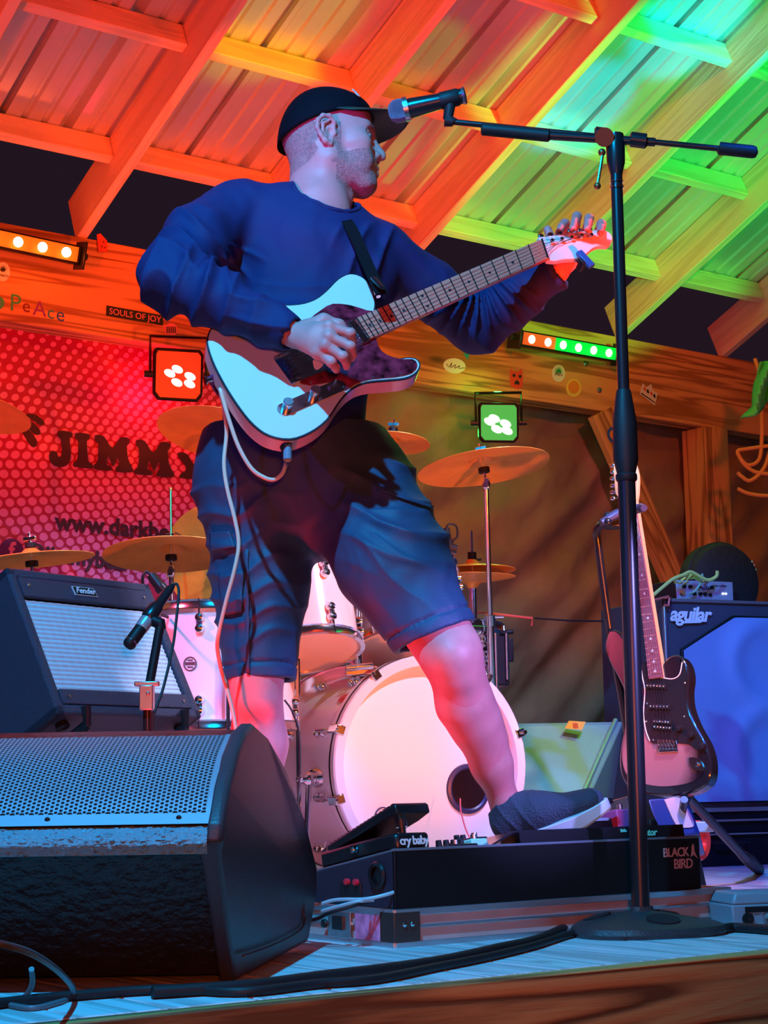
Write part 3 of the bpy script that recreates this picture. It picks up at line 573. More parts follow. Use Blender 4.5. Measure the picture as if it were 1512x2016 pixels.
# fat black cable snaking along the front edge
def cab(pts, r, n=8): return MB().tube(catmull([Pz(*q, r) if len(q) == 2 else Pz(q[0], q[1], q[2]) for q in pts], n), r, 10)
solo('black_stage_cable', 'thick black cable lying behind the base of the boom stand and along the stage edge', 'cable', cab([(1530, 1832), (1450, 1826), (1420, 1828), (1385, 1822), (1320, 1812, .016), (1262, 1806, .022), (1180, 1810, .020), (1120, 1824, .01), (1060, 1850), (980, 1868), (880, 1890), (760, 1908), (640, 1922), (500, 1940), (300, 1954)], .0095), m_rub)
solo('black_stage_cable', 'thinner black cable running just in front of the thick one', 'cable', cab([(1200, 1826, .02), (1130, 1838), (1050, 1862), (960, 1884), (860, 1904), (740, 1928), (620, 1938), (480, 1953), (330, 1948), (150, 1960), (20, 1973), (-60, 1985)], .0075), m_rub)
solo('looped_thin_cable', 'thin cable looping wide in front of the wedge monitor at lower left', 'cable', cab([(-60, 1975), (0, 1976), (60, 1985), (110, 1975), (143, 1962), (140, 1940, .03), (110, 1908, .07), (60, 1876, .11), (0, 1858, .13), (-40, 1852, .13)], .0042), mat('slate_cable', (.10, .14, .16), .4))
solo('looped_thin_cable', 'short thin cable curl inside the larger loop at lower left', 'cable', cab([(-20, 1975), (20, 1975), (44, 1966), (58, 1950, .015), (64, 1932, .03), (62, 1908, .05)], .004), MT['slate_cable'])
# grey stomp box with knobs at right
MX = fr(Pz(1445, 1826), U*.94+V*-.34, W)
sb = thing('multi_box', 'small blue grey device box with recessed knobs at the right edge of the stage', 'effects box', MX[:3, 3], M=MX)
m_bg = mat('blue_grey_plastic', (.20, .27, .32), .4)
mb = MB(MX); mb.box((.09, .05, .022), (.18, .10, .044), taper=1.05); part(sb, 'lower_shell', mb, m_bg, bevel=.004)
mb = MB(MX); mb.box((.09, .05, .056), (.185, .105, .024), taper=.88); part(sb, 'lid', mb, m_bg, bevel=.005)
mb = MB(MX); mb.box((.09, -.0035, .034), (.13, .003, .011)); part(sb, 'dark_panel', mb, m_black)
for x in (.03, .075, .13): mb = MB(MX); mb.lathe([(.008, 0), (.012, 0), (.012, .006), (.008, .006), (.001, .003)], 16, tr(x, -.001, .016) @ rx(R(90))); part(sb, 'round_socket', mb, m_steel if x == .075 else m_black)
# ------------------------------------------------------------------ drum kit
YK = R(28); KN = np.array([math.sin(YK), -math.cos(YK), 0]); KX = np.array([math.cos(YK), math.sin(YK), 0])
m_shell = mat('white_drum_shell', (.80, .74, .78), .16, coat=.6)
m_head = mat('white_drumhead', (.85, .82, .84), .35)
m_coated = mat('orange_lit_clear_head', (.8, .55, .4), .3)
m_cym = mat('brass_cymbal', (.92, .38, .05), .4, .3, bump=.15, bs=40, var=.15, vs=10)
def lug(M, h=.055):
    mb = MB(M); mb.lathe([(.002, .018), (.010, .016), (.013, .006), (.013, 0)], 12, tr(0, h*.28, 0)); mb.lathe([(.002, .018), (.010, .016), (.013, .006), (.013, 0)], 12, tr(0, -h*.28, 0)); mb.box((0, 0, .006), (.016, h*.6, .010)); return mb
BC = P(843, 1507, 4.7); BR = .285
MBd = np.eye(4); MBd[:3, 0] = KX; MBd[:3, 1] = W; MBd[:3, 2] = KN; MBd[:3, 3] = BC
bd = thing('bass_drum', 'white bass drum with chrome claws and a round port in its front head', 'drum', (BC[0], BC[1], 0))
mb = MB(MBd); mb.lathe([(.268, -.43), (.272, -.43), (.272, -.02), (.268, -.02), (.268, -.43)], 64); part(bd, 'shell', mb, m_shell)
def hoop(z, nm='hoop'):
    mb = MB(MBd); mb.lathe([(.268, z-.028), (.292, z-.028), (.296, z-.024), (.296, z+.022), (.292, z+.026), (.268, z+.026), (.268, z-.028)], 64); mb2 = MB(MBd); mb2.lathe([(.2965, z-.004), (.2972, z-.003), (.2972, z+.003), (.2965, z+.004)], 64); h = part(bd, nm, mb, m_shell); part(h, 'inlay_line', mb2, m_black)
hoop(0); hoop(-.45)
pc = loc2(Ppl(922, 1553, BC, KN), MBd); PRr = .068
mb = MB(MBd)                                           # front head with the port cut out
ring = []; N_ = 64
for k in range(N_):
    t = 2*math.pi*k/N_; d = np.array([math.cos(t), math.sin(t)]); c = pc[:2]
    b_ = c@d; q_ = -b_+math.sqrt(b_*b_-c@c+.272**2); ring.append((c[0]+d[0]*q_, c[1]+d[1]*q_, -.004))
inn = [(pc[0]+PRr*.8*math.cos(2*math.pi*k/N_), pc[1]+PRr*.8*math.sin(2*math.pi*k/N_), -.002) for k in range(N_)]
mb.add(ring+inn, [(k, (k+1) % N_, N_+(k+1) % N_, N_+k) for k in range(N_)]); part(bd, 'front_head', mb, m_head)
mb = MB(MBd @ tr(pc[0], pc[1], 0)); mb.lathe([(PRr*.8, -.004), (PRr*.78, .003), (PRr*.85, .006), (PRr*.97, .004), (PRr, -.002)], 40); part(bd, 'port_ring', mb, mat('dark_blue_ring', (.02, .02, .09), .4), label='dark ring around the port')
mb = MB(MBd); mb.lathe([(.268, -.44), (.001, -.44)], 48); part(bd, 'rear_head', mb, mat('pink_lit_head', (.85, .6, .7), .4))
mb = MB(MBd); 
mb.tube([(pc[0]-.06, pc[1]-.035, -.2), (pc[0]+.0, pc[1]-.03, -.19), (pc[0]+.07, pc[1]-.03, -.2)], .008, 10); mb.sph((pc[0]-.03, pc[1]-.02, -.18), .018); mb.sph((pc[0]+.05, pc[1]-.015, -.18), .014); part(bd, 'inner_microphone_mount', mb, m_chrome)
lc = loc2(Ppl(754, 1607, BC, KN), MBd)
mb = MB(MBd @ tr(lc[0], lc[1], .0)); mb.lathe([(.021, .0), (.0245, .0), (.0245, .001), (.021, .001)], 32)
text_mb(mb, 'AQ', .017, tr(.006, -.003, .0005) @ rz(R(-25)), off=.0003); part(bd, 'head_logo', mb, mat('navy_print', (.03, .02, .15), .5))
for k in range(10):
    t = 2*math.pi*k/10+R(17); c, s = math.cos(t), math.sin(t)
    Mr = MBd @ rz(t)
    mb = MB(Mr); mb.box((.30, 0, .004), (.012, .024, .05)); mb.box((.290, 0, .026), (.024, .026, .006)); cl = part(bd, 'claw', mb, m_chrome, bevel=.003)
    mb = MB(Mr); mb.tube([(.300, 0, .0), (.296, 0, -.11)], .0034, 8); mb.cyl((.30, 0, .026), (.30, 0, .04), .006); part(cl, 'tension_rod', mb, m_chrome)
    part(bd, 'lug', lug(Mr @ np.array([[0, 0, 1, .271], [-1, 0, 0, 0], [0, -1, 0, -.12], [0, 0, 0, 1.]])), m_chrome)
    part(bd, 'lug', lug(Mr @ np.array([[0, 0, 1, .271], [-1, 0, 0, 0], [0, -1, 0, -.33], [0, 0, 0, 1.]])), m_chrome)
for sx, ang in ((-1, 186), (1, -6)):
    Mr = MBd @ rz(R(ang)); mb = MB(Mr @ np.array([[0, 0, 1, .272], [-1, 0, 0, 0], [0, -1, 0, -.13], [0, 0, 0, 1.]])); mb.lathe([(.034, 0), (.034, .004), (.028, .012), (.012, .016), (.001, .016)], 24, np.diag([.8, 1.35, 1, 1.])); sp_ = part(bd, 'spur_bracket', mb, m_chrome)
    a = (Mr @ np.array([.30, 0, -.12, 1]))[:3]; b = a+KX*sx*.05+KN*.075; b[2] = .006
    mb = MB(); mb.tube([a, a+(b-a)*.55], .0085, 10); mb.tube([a+(b-a)*.5, a+(b-a)*.9], .006, 10); mb.sph(a, .02, 12); mb.sph(a+KX*sx*.02-KN*.01, .013, 10); part(sp_, 'spur_leg', mb, m_chrome)
    mb = MB(); mb.tube([a+(b-a)*.88, b], [.010, .007], 10); part(sp_, 'spur_tip', mb, m_rub)
Mr = MBd @ rz(R(138)); mb = MB(Mr @ np.array([[0, 0, 1, .2722], [-1, 0, 0, 0], [0, -1, 0, -.10], [0, 0, 0, 1.]])); mb.lathe([(.0255, 0), (.0255, .0015), (.021, .002), (.021, .0008), (.001, .0008)], 24, np.diag([.55, 1, 1, 1.])); mb.tube([(0, -.018, .002), (0, .018, .002)], .002, 6); part(bd, 'oval_badge', mb, mat('red_badge', (.7, .1, .12), .4))
# toms
def tom(name, lab, c, rad, dep, tilt, tdir, nl=6, legs=False, badge=None, cat='drum', shell=None, angs=None):
    """c = centre of the bottom head"""
    ax_ = unit(W*math.cos(tilt)+np.array([*unit(tdir)[:2], 0])*math.sin(tilt)); M_ = fr(c, np.cross(ax_, (0.3, 1, 0)) if abs(ax_[2]) > .99 else np.cross(ax_, KN), ax_)
    t_ = thing(name, lab, cat, c, M=M_)
    mb = MB(M_); mb.lathe([(rad, .0), (rad, dep)], 48); part(t_, 'shell', mb, shell or m_shell)
    for nm, z in (('bottom_hoop', -.004), ('top_hoop', dep+.004)):
        mb = MB(M_); mb.lathe([(rad+.002, z-.012), (rad+.014, z-.012), (rad+.011, z-.008), (rad+.009, z+.008), (rad+.014, z+.012), (rad+.002, z+.012), (rad+.002, z-.012)], 48); part(t_, nm, mb, m_chrome)
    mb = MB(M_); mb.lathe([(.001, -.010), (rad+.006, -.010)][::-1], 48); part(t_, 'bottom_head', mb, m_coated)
    mb = MB(M_); mb.lathe([(rad+.006, dep+.010), (.001, dep+.010)], 48); part(t_, 'top_head', mb, m_head)
    for k in range(nl):
        th = 2*math.pi*k/nl + (angs or 0)
        Mr = M_ @ rz(th)
        for z in (.045, dep-.045): part(t_, 'lug', lug(Mr @ np.array([[0, 0, 1, rad], [1, 0, 0, 0], [0, 1, 0, z], [0, 0, 0, 1.]]), .05), m_chrome)
        mb = MB(Mr); mb.cyl((rad+.010, 0, -.016), (rad+.010, 0, .05), .003, n=8); part(t_, 'tension_rod', mb, m_chrome)
        mb = MB(Mr); mb.cyl((rad+.010, 0, dep-.05), (rad+.010, 0, dep+.018), .003, n=8); part(t_, 'tension_rod', mb, m_chrome)
        if legs and k % 2 == 0:
            mb = MB(Mr @ rz(R(20))); zf = -c[2]+.01; mb.tube([(rad+.012, 0, dep*.6), (rad+.012, 0, zf+.08), (rad+.035, 0, zf+.03), (rad+.035, 0, zf)], .0065, 8); part(t_, 'leg', mb, m_chrome)
    if badge is not None:
        q = loc2(badge, M_); th = math.atan2(q[1], q[0]); mb = MB(M_ @ rz(th) @ np.array([[0, 0, 1, rad+.0005], [1, 0, 0, 0], [0, 1, 0, q[2]], [0, 0, 0, 1.]]))
        mb.lathe([(.0185, 0), (.0185, .001), (.0155, .001), (.0155, 0)], 28); text_mb(mb, 'PDP', .011, tr(0, .003, .0005), off=.0006) if False else mb.box((0, .001, .0006), (.028, .007, .001)); mb.box((0, .0095, .0006), (.014, .003, .001)); mb.box((0, -.008, .0006), (.016, .003, .001))
        part(t_, 'round_badge', mb, mat('dark_badge', (.12, .05, .08), .4))
    return t_
ft = P(432, 1428, 4.62)
tom('floor_tom', 'white floor tom on legs with a round dark badge, behind the guitar amplifier', ft, .20, .30, 0.0, -V, 8, True, badge=P(375, 1307, 4.43), angs=R(8))
tom('rack_tom', 'white rack tom mounted above the bass drum, its bottom head lit orange', P(598, 1278, 4.62), .150, .215, R(17), -KN, 6, angs=R(96))
tom('rack_tom', 'second white rack tom half hidden between the thigh and the bass drum', P(802, 1264, 4.98), .170, .20, R(17), -KN, 6, angs=R(30))
snare = tom('snare_drum', 'shallow metal snare drum with black strainer showing right of the bare knee', P(880, 1345, 5.35), .178, .15, R(6), -KN, 8, shell=m_steel, angs=R(11))
mb = MB(); q = P(985, 1300, 5.22); 
mb.box(q, (.05, .04, .15), M=None); mb.box(q+np.array([.03, 0, .03]), (.02, .02, .07)); mb.tube([q+np.array([.0, -.02, .08]), q+np.array([.04, -.02, .085])], .008, 8); part(snare, 'strainer', mb, m_black, bevel=.004)
mb = MB(); mb.cyl(q+np.array([-.015, -.025, -.09]), q+np.array([-.015, -.025, .08]), .006); mb.cyl(q+np.array([.018, -.025, -.06]), q+np.array([.018, -.025, .08]), .004); part(snare, 'strainer_rods', mb, m_steel)
# tom holder on the bass drum and snare stand
th_ = thing('tom_holder', 'chrome double tom holder rising from the bass drum', 'stand', P(700, 1318, 4.8))
mb = MB(); q = P(705, 1318, 4.78); mb.cyl(q-W*.03, P(705, 1150, 4.85), .012); part(th_, 'post', mb, m_chrome)
for px in (660, 752):
    mb = MB(); mb.tube([P(705, 1190, 4.84), P((705+px)/2, 1183, 4.8), P(px, 1215, 4.76)], .0085, 8); mb.sph(P(705, 1190, 4.84), .022); part(th_, 'arm', mb, m_chrome)
    mb = MB(); q = P(px, 1215, 4.74); mb.box(q, (.045, .03, .06)); mb.sph(q+np.array([.0, -.02, .02]), .014, 8); mb.sph(q+np.array([.0, -.02, -.02]), .014, 8); part(th_, 'bracket', mb, m_chrome, bevel=.006)
mb = MB(); mb.box(P(705, 1322, 4.78), (.07, .07, .03)); mb.cyl(P(680, 1316, 4.74), P(735, 1310, 4.74), .009); part(th_, 'base_plate', mb, m_chrome, bevel=.005)
sn = P(880, 1345, 5.35); sst = thing('snare_stand', 'folding stand under the metal snare drum', 'stand', (sn[0], sn[1], 0))
mb = MB(); mb.cyl((sn[0], sn[1], .18), sn-W*.03, .012); part(sst, 'post', mb, m_chrome)
for k in range(3):
    t = k*2.094+.5; d = np.array([math.cos(t), math.sin(t), 0]); mb = MB(); mb.tube([sn*[1, 1, 0]+W*.22, sn*[1, 1, 0]+d*.2+W*.01], .008, 8); part(sst, 'leg', mb, m_chrome)
    mb = MB(); mb.tube([sn-W*.04, sn+d*.155-W*.022, sn+d*.17-W*.0], .006, 8); part(sst, 'basket_arm', mb, m_chrome)
# cymbals and their stands
def cymbal(name, lab, c, rad, nrm, m_=m_cym, bell=.18, dome=.10):
    M_ = fr(c, np.cross(nrm, (0.2, 1, .1)), nrm); mb = MB(M_)
    pf = [(.006, dome*rad*1.9), (rad*.09, dome*rad*1.85), (rad*bell, dome*rad*1.1)]+[(rad*(bell+(1-bell)*t), dome*rad*(1-t)**.8) for t in np.linspace(.08, 1, 9)]
    pf2 = [(r, z-.0012) for r, z in pf[::-1]]
    mb.lathe(pf+pf2, 64); o = solo(name, lab, 'cymbal', mb, m_, loc=c); return M_
def hardware(tt, M_, zb=.0):
    mb = MB(M_); mb.lathe([(.004, zb-.018), (.017, zb-.016), (.017, zb-.002), (.004, zb)], 16); part(tt, 'felt', mb, m_black)
    mb = MB(M_); mb.lathe([(.004, zb+.034), (.014, zb+.034), (.014, zb+.046), (.004, zb+.046)], 16); part(tt, 'felt', mb, m_black)
    mb = MB(M_); mb.cyl((0, 0, zb-.05), (0, 0, zb+.075), .004, n=8); mb.box((0, 0, zb+.058), (.034, .007, .012)); part(tt, 'wing_nut', mb, m_chrome, bevel=.003)
def cstand(lab, M_, foot, rods=None, joint=None):
    c = M_[:3, 3]; t = thing('cymbal_stand', lab, 'stand', (foot[0], foot[1], 0)); hardware(t, M_)
    f0 = np.array([foot[0], foot[1], .25]); a = c-M_[:3, 2]*.05
    mb = MB(); mb.sph(a, .013, 10); mb.box(a, (.02, .03, .034)); part(t, 'tilter', mb, m_chrome, bevel=.004)
    mid = a+(f0-a)*.42
    mb = MB(); mb.tube([a, mid], .0075, 10); part(t, 'upper_tube', mb, m_chrome)
    mb = MB(); mb.tube([mid, f0-W*.1], .0115, 10); mb.tube([mid+(a-mid)*.02, mid-(a-mid)*.06], .016, 12); mb.tube([mid+np.array([.0, 0, 0]), mid+np.array([.04, 0, 0])], .005, 8); part(t, 'lower_tube', mb, m_chrome)
    for k in range(3):
        d = np.array([math.cos(k*2.094+.4), math.sin(k*2.094+.4), 0]); mb = MB(); mb.tube([f0+W*.1, f0*[1, 1, 0]+d*.26+W*.012], .0075, 8); mb.tube([f0-W*.12+d*.02, f0*[1, 1, 0]+d*.16+W*.10], .005, 8); l_ = part(t, 'leg', mb, m_chrome)
        mb = MB(); mb.sph(f0*[1, 1, 0]+d*.26+W*.013, .013, 10); part(l_, 'rubber_foot', mb, m_rub)
def nt(a, b): return unit((a, b, 1.))                     # normal leaning by slopes a (x) and b (y)
M1 = cymbal('crash_cymbal', 'golden crash cymbal just under the red spotlight, cut off by the hip', P(440, 856, 5.05), .20, nt(.16, .22)); cstand('cymbal stand of the crash cymbal under the red spotlight, mostly hidden', M1, (M1[0, 3]+.14, M1[1, 3]+.42))
M2 = cymbal('ride_cymbal', 'large golden cymbal low on the left above the guitar amplifier', P(337, 1092, 4.95), .198, nt(-.03, .14)); cstand('chrome cymbal stand behind the small amplifier microphone', M2, P(337, 1400, 4.95)[:2])
mb = MB(M2); mb.cyl((0, 0, .05), (0, 0, .20), .0042, n=8)
mb.sph((0, 0, .20), .006, 8); mb.tube([(-.012, 0, .062), (-.03, 0, .05)], .007, 8); part(bpy.data.objects['cymbal_stand.001'], 'threaded_rod', mb, mat('brass_rod', (.8, .55, .2), .25, 1.))
M3 = cymbal('low_cymbal', 'thin dark cymbal seen edge on behind the top of the guitar amplifier', P(62, 1103, 4.5), .165, nt(-.10, -.02)); cstand('cymbal stand hidden behind the guitar amplifier', M3, P(70, 1400, 4.6)[:2])
M4 = cymbal('upper_left_cymbal', 'orange cymbal cut by the left border, beside the dark burst strokes of the banner', P(-62, 806, 5.0), .187, nt(.20, .16)); cstand('cymbal stand outside the left border', M4, P(-70, 1400, 5.0)[:2])
M5 = cymbal('steep_cymbal', 'big orange cymbal tilted steeply behind the ride cymbal', P(456, 1110, 5.3), .215, nt(.25, 1.5)*1.0); cstand('cymbal stand behind the thigh in shorts', M5, P(470, 1400, 5.45)[:2])
M7 = cymbal('splash_cymbal', 'small red lit cymbal right beside the hip of the shorts', P(772, 872, 5.0), .112, nt(.08, .12)); cstand('cymbal stand of the small red lit cymbal beside the hip', M7, P(790, 1300, 5.75)[:2])
M8 = cymbal('right_crash_cymbal', 'wide orange crash cymbal under the green spotlight', P(952, 920, 5.0), .196, nt(-.12, .10)); cstand('slim chrome cymbal stand in front of the brown tarp', M8, P(972, 1400, 5.3)[:2])
M9 = cymbal('hi_hat_cymbal', 'upper hi-hat cymbal behind the raised knee', P(930, 1124, 5.5), .139, nt(-.02, .02), dome=.15)
Mh = M9.copy(); M10 = cymbal('hi_hat_cymbal', 'lower hi-hat cymbal, facing down, behind the raised knee', P(930, 1135, 5.5), .139, unit((-.02, .02, -1)), dome=.15)
hs = thing('hi_hat_stand', 'hi-hat stand with its pull rod rising beside the leg of the shorts', 'stand', (*P(930, 1400, 5.5)[:2], 0)); c = P(930, 1124, 5.5)
mb = MB(); mb.cyl(c-W*.05, c+W*.13, .0035, n=8); part(hs, 'pull_rod', mb, m_chrome)
mb = MB(); mb.cyl(c+W*.02, c+W*.06, .014); mb.cyl(c+W*.035, c+W*.037+np.array([.03, 0, 0]), .004); part(hs, 'clutch', mb, m_black)
mb = MB(); mb.cyl(c-W*.04, (c[0], c[1], .05), .012); part(hs, 'tube', mb, m_chrome)
for k in range(3): d = np.array([math.cos(k*2.094+1.4), math.sin(k*2.094+1.4), 0]); mb = MB(); mb.tube([c*[1, 1, 0]+W*.3, c*[1, 1, 0]+d*.24+W*.01], .0075, 8); part(hs, 'leg', mb, m_chrome)
om = thing('overhead_microphone', 'small dark drum microphone on a bent gooseneck beside the hi-hat', 'microphone', P(886, 1080, 4.7))
mb = MB(); mb.tube([P(878, 1040, 4.7), P(886, 1078, 4.7)], [.010, .009], 12); mb.tube([P(880, 1078, 4.7), P(900, 1082, 4.7)], .014, 12); part(om, 'body', mb, m_blkmetal)
mb = MB(); mb.tube(catmull([P(878, 1040, 4.7), P(884, 1032, 4.7), P(898, 1036, 4.72), P(900, 1056, 4.75), P(890, 1080, 4.8), P(905, 1200, 4.8)], 6), .003, 8); part(om, 'gooseneck', mb, m_rub)
om = thing('tom_microphone', 'stubby drum microphone on a bent neck above the floor tom', 'microphone', P(305, 1150, 4.3))
mb = MB(); mb.tube([P(297, 1132, 4.3), P(315, 1155, 4.3)], [.012, .014], 12); mb.tube([P(315, 1155, 4.3), P(322, 1163, 4.3)], [.016, .015], 12); part(om, 'body', mb, m_blkmetal)
mb = MB(); mb.tube(catmull([P(297, 1132, 4.3), P(288, 1126, 4.3), P(281, 1136, 4.3), P(284, 1160, 4.32), P(300, 1200, 4.35), P(330, 1215, 4.45)], 6), .004, 8); part(om, 'gooseneck', mb, m_rub)
# elastic cord across the tarp
solo('bungee', 'thin red bungee with a hook stretched across the brown tarp right of the cymbal stand', 'cord', MB().tube([P(900, 1203, 5.6), P(960, 1207, 5.65), P(1048, 1217, 5.7), P(1046, 1232, 5.7)], .004, 8), mat('red_cord', (.6, .12, .08), .5))
solo('bungee', 'thin blue black bungee continuing right to the guitar stand', 'cord', MB().tube([P(1052, 1217, 5.7), P(1120, 1222, 5.75), P(1195, 1223, 5.8)], .003, 8), m_rub)
solo('drum_microphone_lead', 'thin lead hanging out of the bass drum port', 'cable', MB().tube(catmull([P(906, 1572, 4.62), P(908, 1600, 4.60), P(920, 1640, 4.55), P(940, 1675, 4.4), P(950, 1700, 4.3)], 6), .002, 6), mat('pink_lead', (.45, .1, .2), .5))
solo('shell_microphone_lead', 'thin black lead hanging in front of the left side of the bass drum', 'cable', MB().tube(catmull([P(560, 1378, 4.3), P(575, 1400, 4.3), P(588, 1440, 4.3), P(591, 1500, 4.28), P(588, 1560, 4.26), P(580, 1700, 4.2), Pz(575, 1740, .003)], 6), .0028, 6), m_rub)
# ------------------------------------------------------------------ banner on the back wall, left
VBN = VB+.10; BN0 = st(0, VBN, 0)
def bp(px, py, off=0.): return Ppl(px, py, st(0, VBN-off, 0), V)
MBN = np.eye(4); MBN[:3, 0] = U; MBN[:3, 1] = W; MBN[:3, 2] = -V; MBN[:3, 3] = BN0   # local: a along, height, towards the stage
bn = thing('band_banner', 'red banner with pink halftone dots and dark lettering hung on the left back wall', 'banner', st(2.8, VBN, .7), M=MBN)
def bsurf(i, j): a = 1.5+i*1.95; z = .7+j*1.18; return (a, z, -.004+.006*math.sin(a*7+z*3))
mb = MB(MBN); mb.grid(bsurf, 60, 30); part(bn, 'banner_cloth', mb, mat('crimson_banner', (.50, .010, .06), .5))
def c3(x, y): return (x/3.024, 600+y/3.024)
mb = MB(MBN); nd = 0
for i in range(-12, 60):
    y0 = -500+i*58
    for j in range(0, 44):
        x = -260+ (j+(.5 if i % 2 else 0))*72*(1-.006*j); f_ = 1-max(x, 0)/3300; 
        y = 1000+(y0-1000)*f_+ (0 if y0 > 1000 else (1000-y0)*.0001*(x-200))
        r_ = (21 if y > 900 else 21-(900-y)*.009)*(.62+.45*f_); r_ *= .8+.2*min(1, max(0, (1700-x)/900))
        px, py = c3(x, y)
        if py < 632+.16*px or py > 1150 or px > 640: continue
        q = loc2(bp(px, py), MBN); rm = r_/3.024*6.4/3400
        zz = -.004+.006*math.sin(q[0]*7+q[1]*3)+.0012
        if q[0] > 3.43 or q[0] < 1.55: continue
        sk = -.25 if y < 900 else .0
        vs = [(q[0]+rm*1.15*math.cos(t)+sk*rm*math.sin(t)*-1, q[1]+rm*1.05*math.sin(t), zz) for t in np.linspace(0, 2*math.pi, 12, endpoint=False)]
        mb.add(vs, [tuple(range(12))]); nd += 1
ob = part(bn, 'halftone_dots', mb, mat('pink_print', (.90, .19, .42), .5), smooth=False); ob['kind'] = 'stuff'
m_bt = mat('maroon_print', (.06, .010, .025), .5)
LET = {'J': [(350, 752), (425, 762), (424, 790), (412, 802), (418, 900), (405, 945), (370, 965), (320, 958), (292, 925), (292, 885), (310, 870), (335, 880), (345, 905), (360, 900), (365, 870), (360, 805), (343, 785)],
'I': [(450, 765), (525, 772), (528, 800), (514, 812), (517, 880), (525, 935), (545, 950), (543, 975), (440, 965), (436, 940), (455, 925), (462, 880), (462, 815), (447, 795)],
'M': [(567, 778), (615, 784), (665, 852), (712, 792), (765, 797), (765, 828), (752, 845), (760, 920), (785, 975), (780, 998), (690, 995), (688, 970), (705, 950), (698, 905), (670, 965), (642, 900), (632, 950), (655, 965), (655, 987), (560, 980), (556, 955), (575, 935), (582, 880), (580, 830), (563, 808)],
'Y': [(1060, 880), (1110, 890), (1150, 950), (1190, 895), (1240, 905), (1240, 930), (1180, 990), (1180, 1035), (1070, 1032), (1075, 1005), (1100, 990), (1100, 960), (1062, 910)]}
def banpoly(pts, dx=0, dy=0, n=4):
    q = catmull([np.array([x+dx, y+dy]) for x, y in pts], n, True); mb = MB(MBN)
    loc = [loc2(bp(*c3(*p)), MBN)[:2] for p in q]; mb.prism(loc[::-1], .0035, .0045); return mb
for k_, dx, dy in (('J', 0, 0), ('I', 0, 0), ('M', 0, 0), ('M', 243, 28), ('Y', 0, 0)): part(bn, 'big_letter', banpoly(LET[k_], dx, dy, 3), m_bt, smooth=False)
for pts in ([(88, 690), (140, 715), (205, 790), (220, 830), (200, 850), (175, 835), (140, 780)], [(112, 672), (180, 695), (230, 740), (236, 768), (212, 775), (165, 738)], [(150, 655), (200, 653), (245, 680), (260, 708), (240, 718), (195, 690)]):
    part(bn, 'burst_stroke', banpoly(pts), m_bt, smooth=False)
def bantext(s, a, b, size, **k):                   # text whose line runs from pixel a towards pixel b
    qa = bp(*a, .006); qb = bp(*b, .006); mb = MB(); M_ = fr((qa+qb)/2, qb-qa, -V); text_mb(mb, s, size, M_, ext=.0004, **k); return mb
part(bn, 'web_address', bantext('www.darkbear', (115, 1028), (362, 1052), .083, off=.0028, space=1.02), m_bt)
part(bn, 'social_handle', bantext('@jimmybear', (62, 1088), (245, 1109), .075, off=.0028, space=1.02), m_bt)
q = loc2(bp(22, 1086), MBN); mb = MB(MBN @ tr(q[0], q[1], .002)); mb.lathe([(.044, 0), (.044, .0012), (.001, .0012)], 32); part(bn, 'purple_round_icon', mb, mat('purple_print', (.12, .02, .2), .5))
mb = MB(); text_mb(mb, 'f', .08, MBN @ tr(q[0], q[1], .004), off=.002); part(bn, 'icon_letter', mb, mat('pink_print', (.90, .19, .42)))
# ------------------------------------------------------------------ lamps on the header beam
def lamp(name, lab, leds, cx, cy, wpx, hpx, vv, glow, gcol, ecol):
    c = Ppl(cx, cy, st(0, vv, 0), V); n_ = unit(CAM+np.array([.15, 0, .1])-c); n_ = unit(n_*.5+unit(np.array([n_[0]+.12, n_[1], n_[2]]))*.5)
    M_ = fr(c, np.cross((0, 0, 1.), n_), n_); s = np.linalg.norm(c-CAM)/3400
    t = thing(name, lab, 'stage light', c, M=M_); w_, h_ = wpx*s, hpx*s
    pts = [(-w_/2, -h_*.36), (-w_*.40, -h_*.48), (w_*.40, -h_/2), (w_/2, -h_*.38), (w_/2, h_*.40), (w_*.44, h_*.48), (-w_*.46, h_/2), (-w_/2, h_*.42)]
    mb = MB(M_); mb.prism(pts, -.07, 0); mb.prism([(x*.7, y*.7) for x, y in pts], -.10, -.07); part(t, 'housing', mb, m_black, bevel=.005)
    mb = MB(M_); mb.prism([(x*.90, y*.88) for x, y in pts], 0, .003); part(t, 'lens_plate', mb, mat(name+'_plate', gcol, .4, emit=glow))
    for lx, ly in leds:
        q = loc2(Ppl(lx, ly, c, n_), M_); mb = MB(M_); mb.lathe([(11.5*s, .003), (11.5*s, .005), (.0005, .0055)], 24, tr(q[0], q[1], 0) @ rz(R(-25)) @ np.diag([1, .62, 1, 1.])); part(t, 'led', mb, mat('led_'+name, (1, .93, 1), .3, emit=1.6, ecol=ecol))
    bw_ = w_*.5+.012; mb = MB(); X_, Y_ = M_[:3, 0], M_[:3, 1]; top = c+W*(h_*.62); topz = min(top[2]+.02, ZB-.004)
    mb.tube([c+X_*bw_, c*[1, 1, 0]+X_*bw_+W*topz, c*[1, 1, 0]-X_*bw_+W*topz, c-X_*bw_], .006, 6, flat=2.5); part(t, 'yoke', mb, m_blkmetal)
    for sg_ in (-1, 1): mb = MB(); mb.cyl(c+X_*sg_*(bw_-.01), c+X_*sg_*(bw_+.02), .012); part(t, 'yoke_knob', mb, m_blkmetal)
    return c, n_
c1, n1 = lamp('red_stage_light', 'square LED stage light glowing orange red with five lenses, hanging above the banner', [(349, 727), (334, 735), (374, 741), (348, 753), (373, 756)], 351, 738, 96, 104, 5.12, .55, (.75, .05, .01), (1, .9, .9))
c2, n2 = lamp('green_stage_light', 'square LED stage light glowing green with five lenses, hanging under the beam', [(973, 824), (964, 830), (995, 834), (978, 845), (998, 848)], 982, 832, 78, 80, 5.10, .9, (.0, .42, .06), (1, .85, 1))
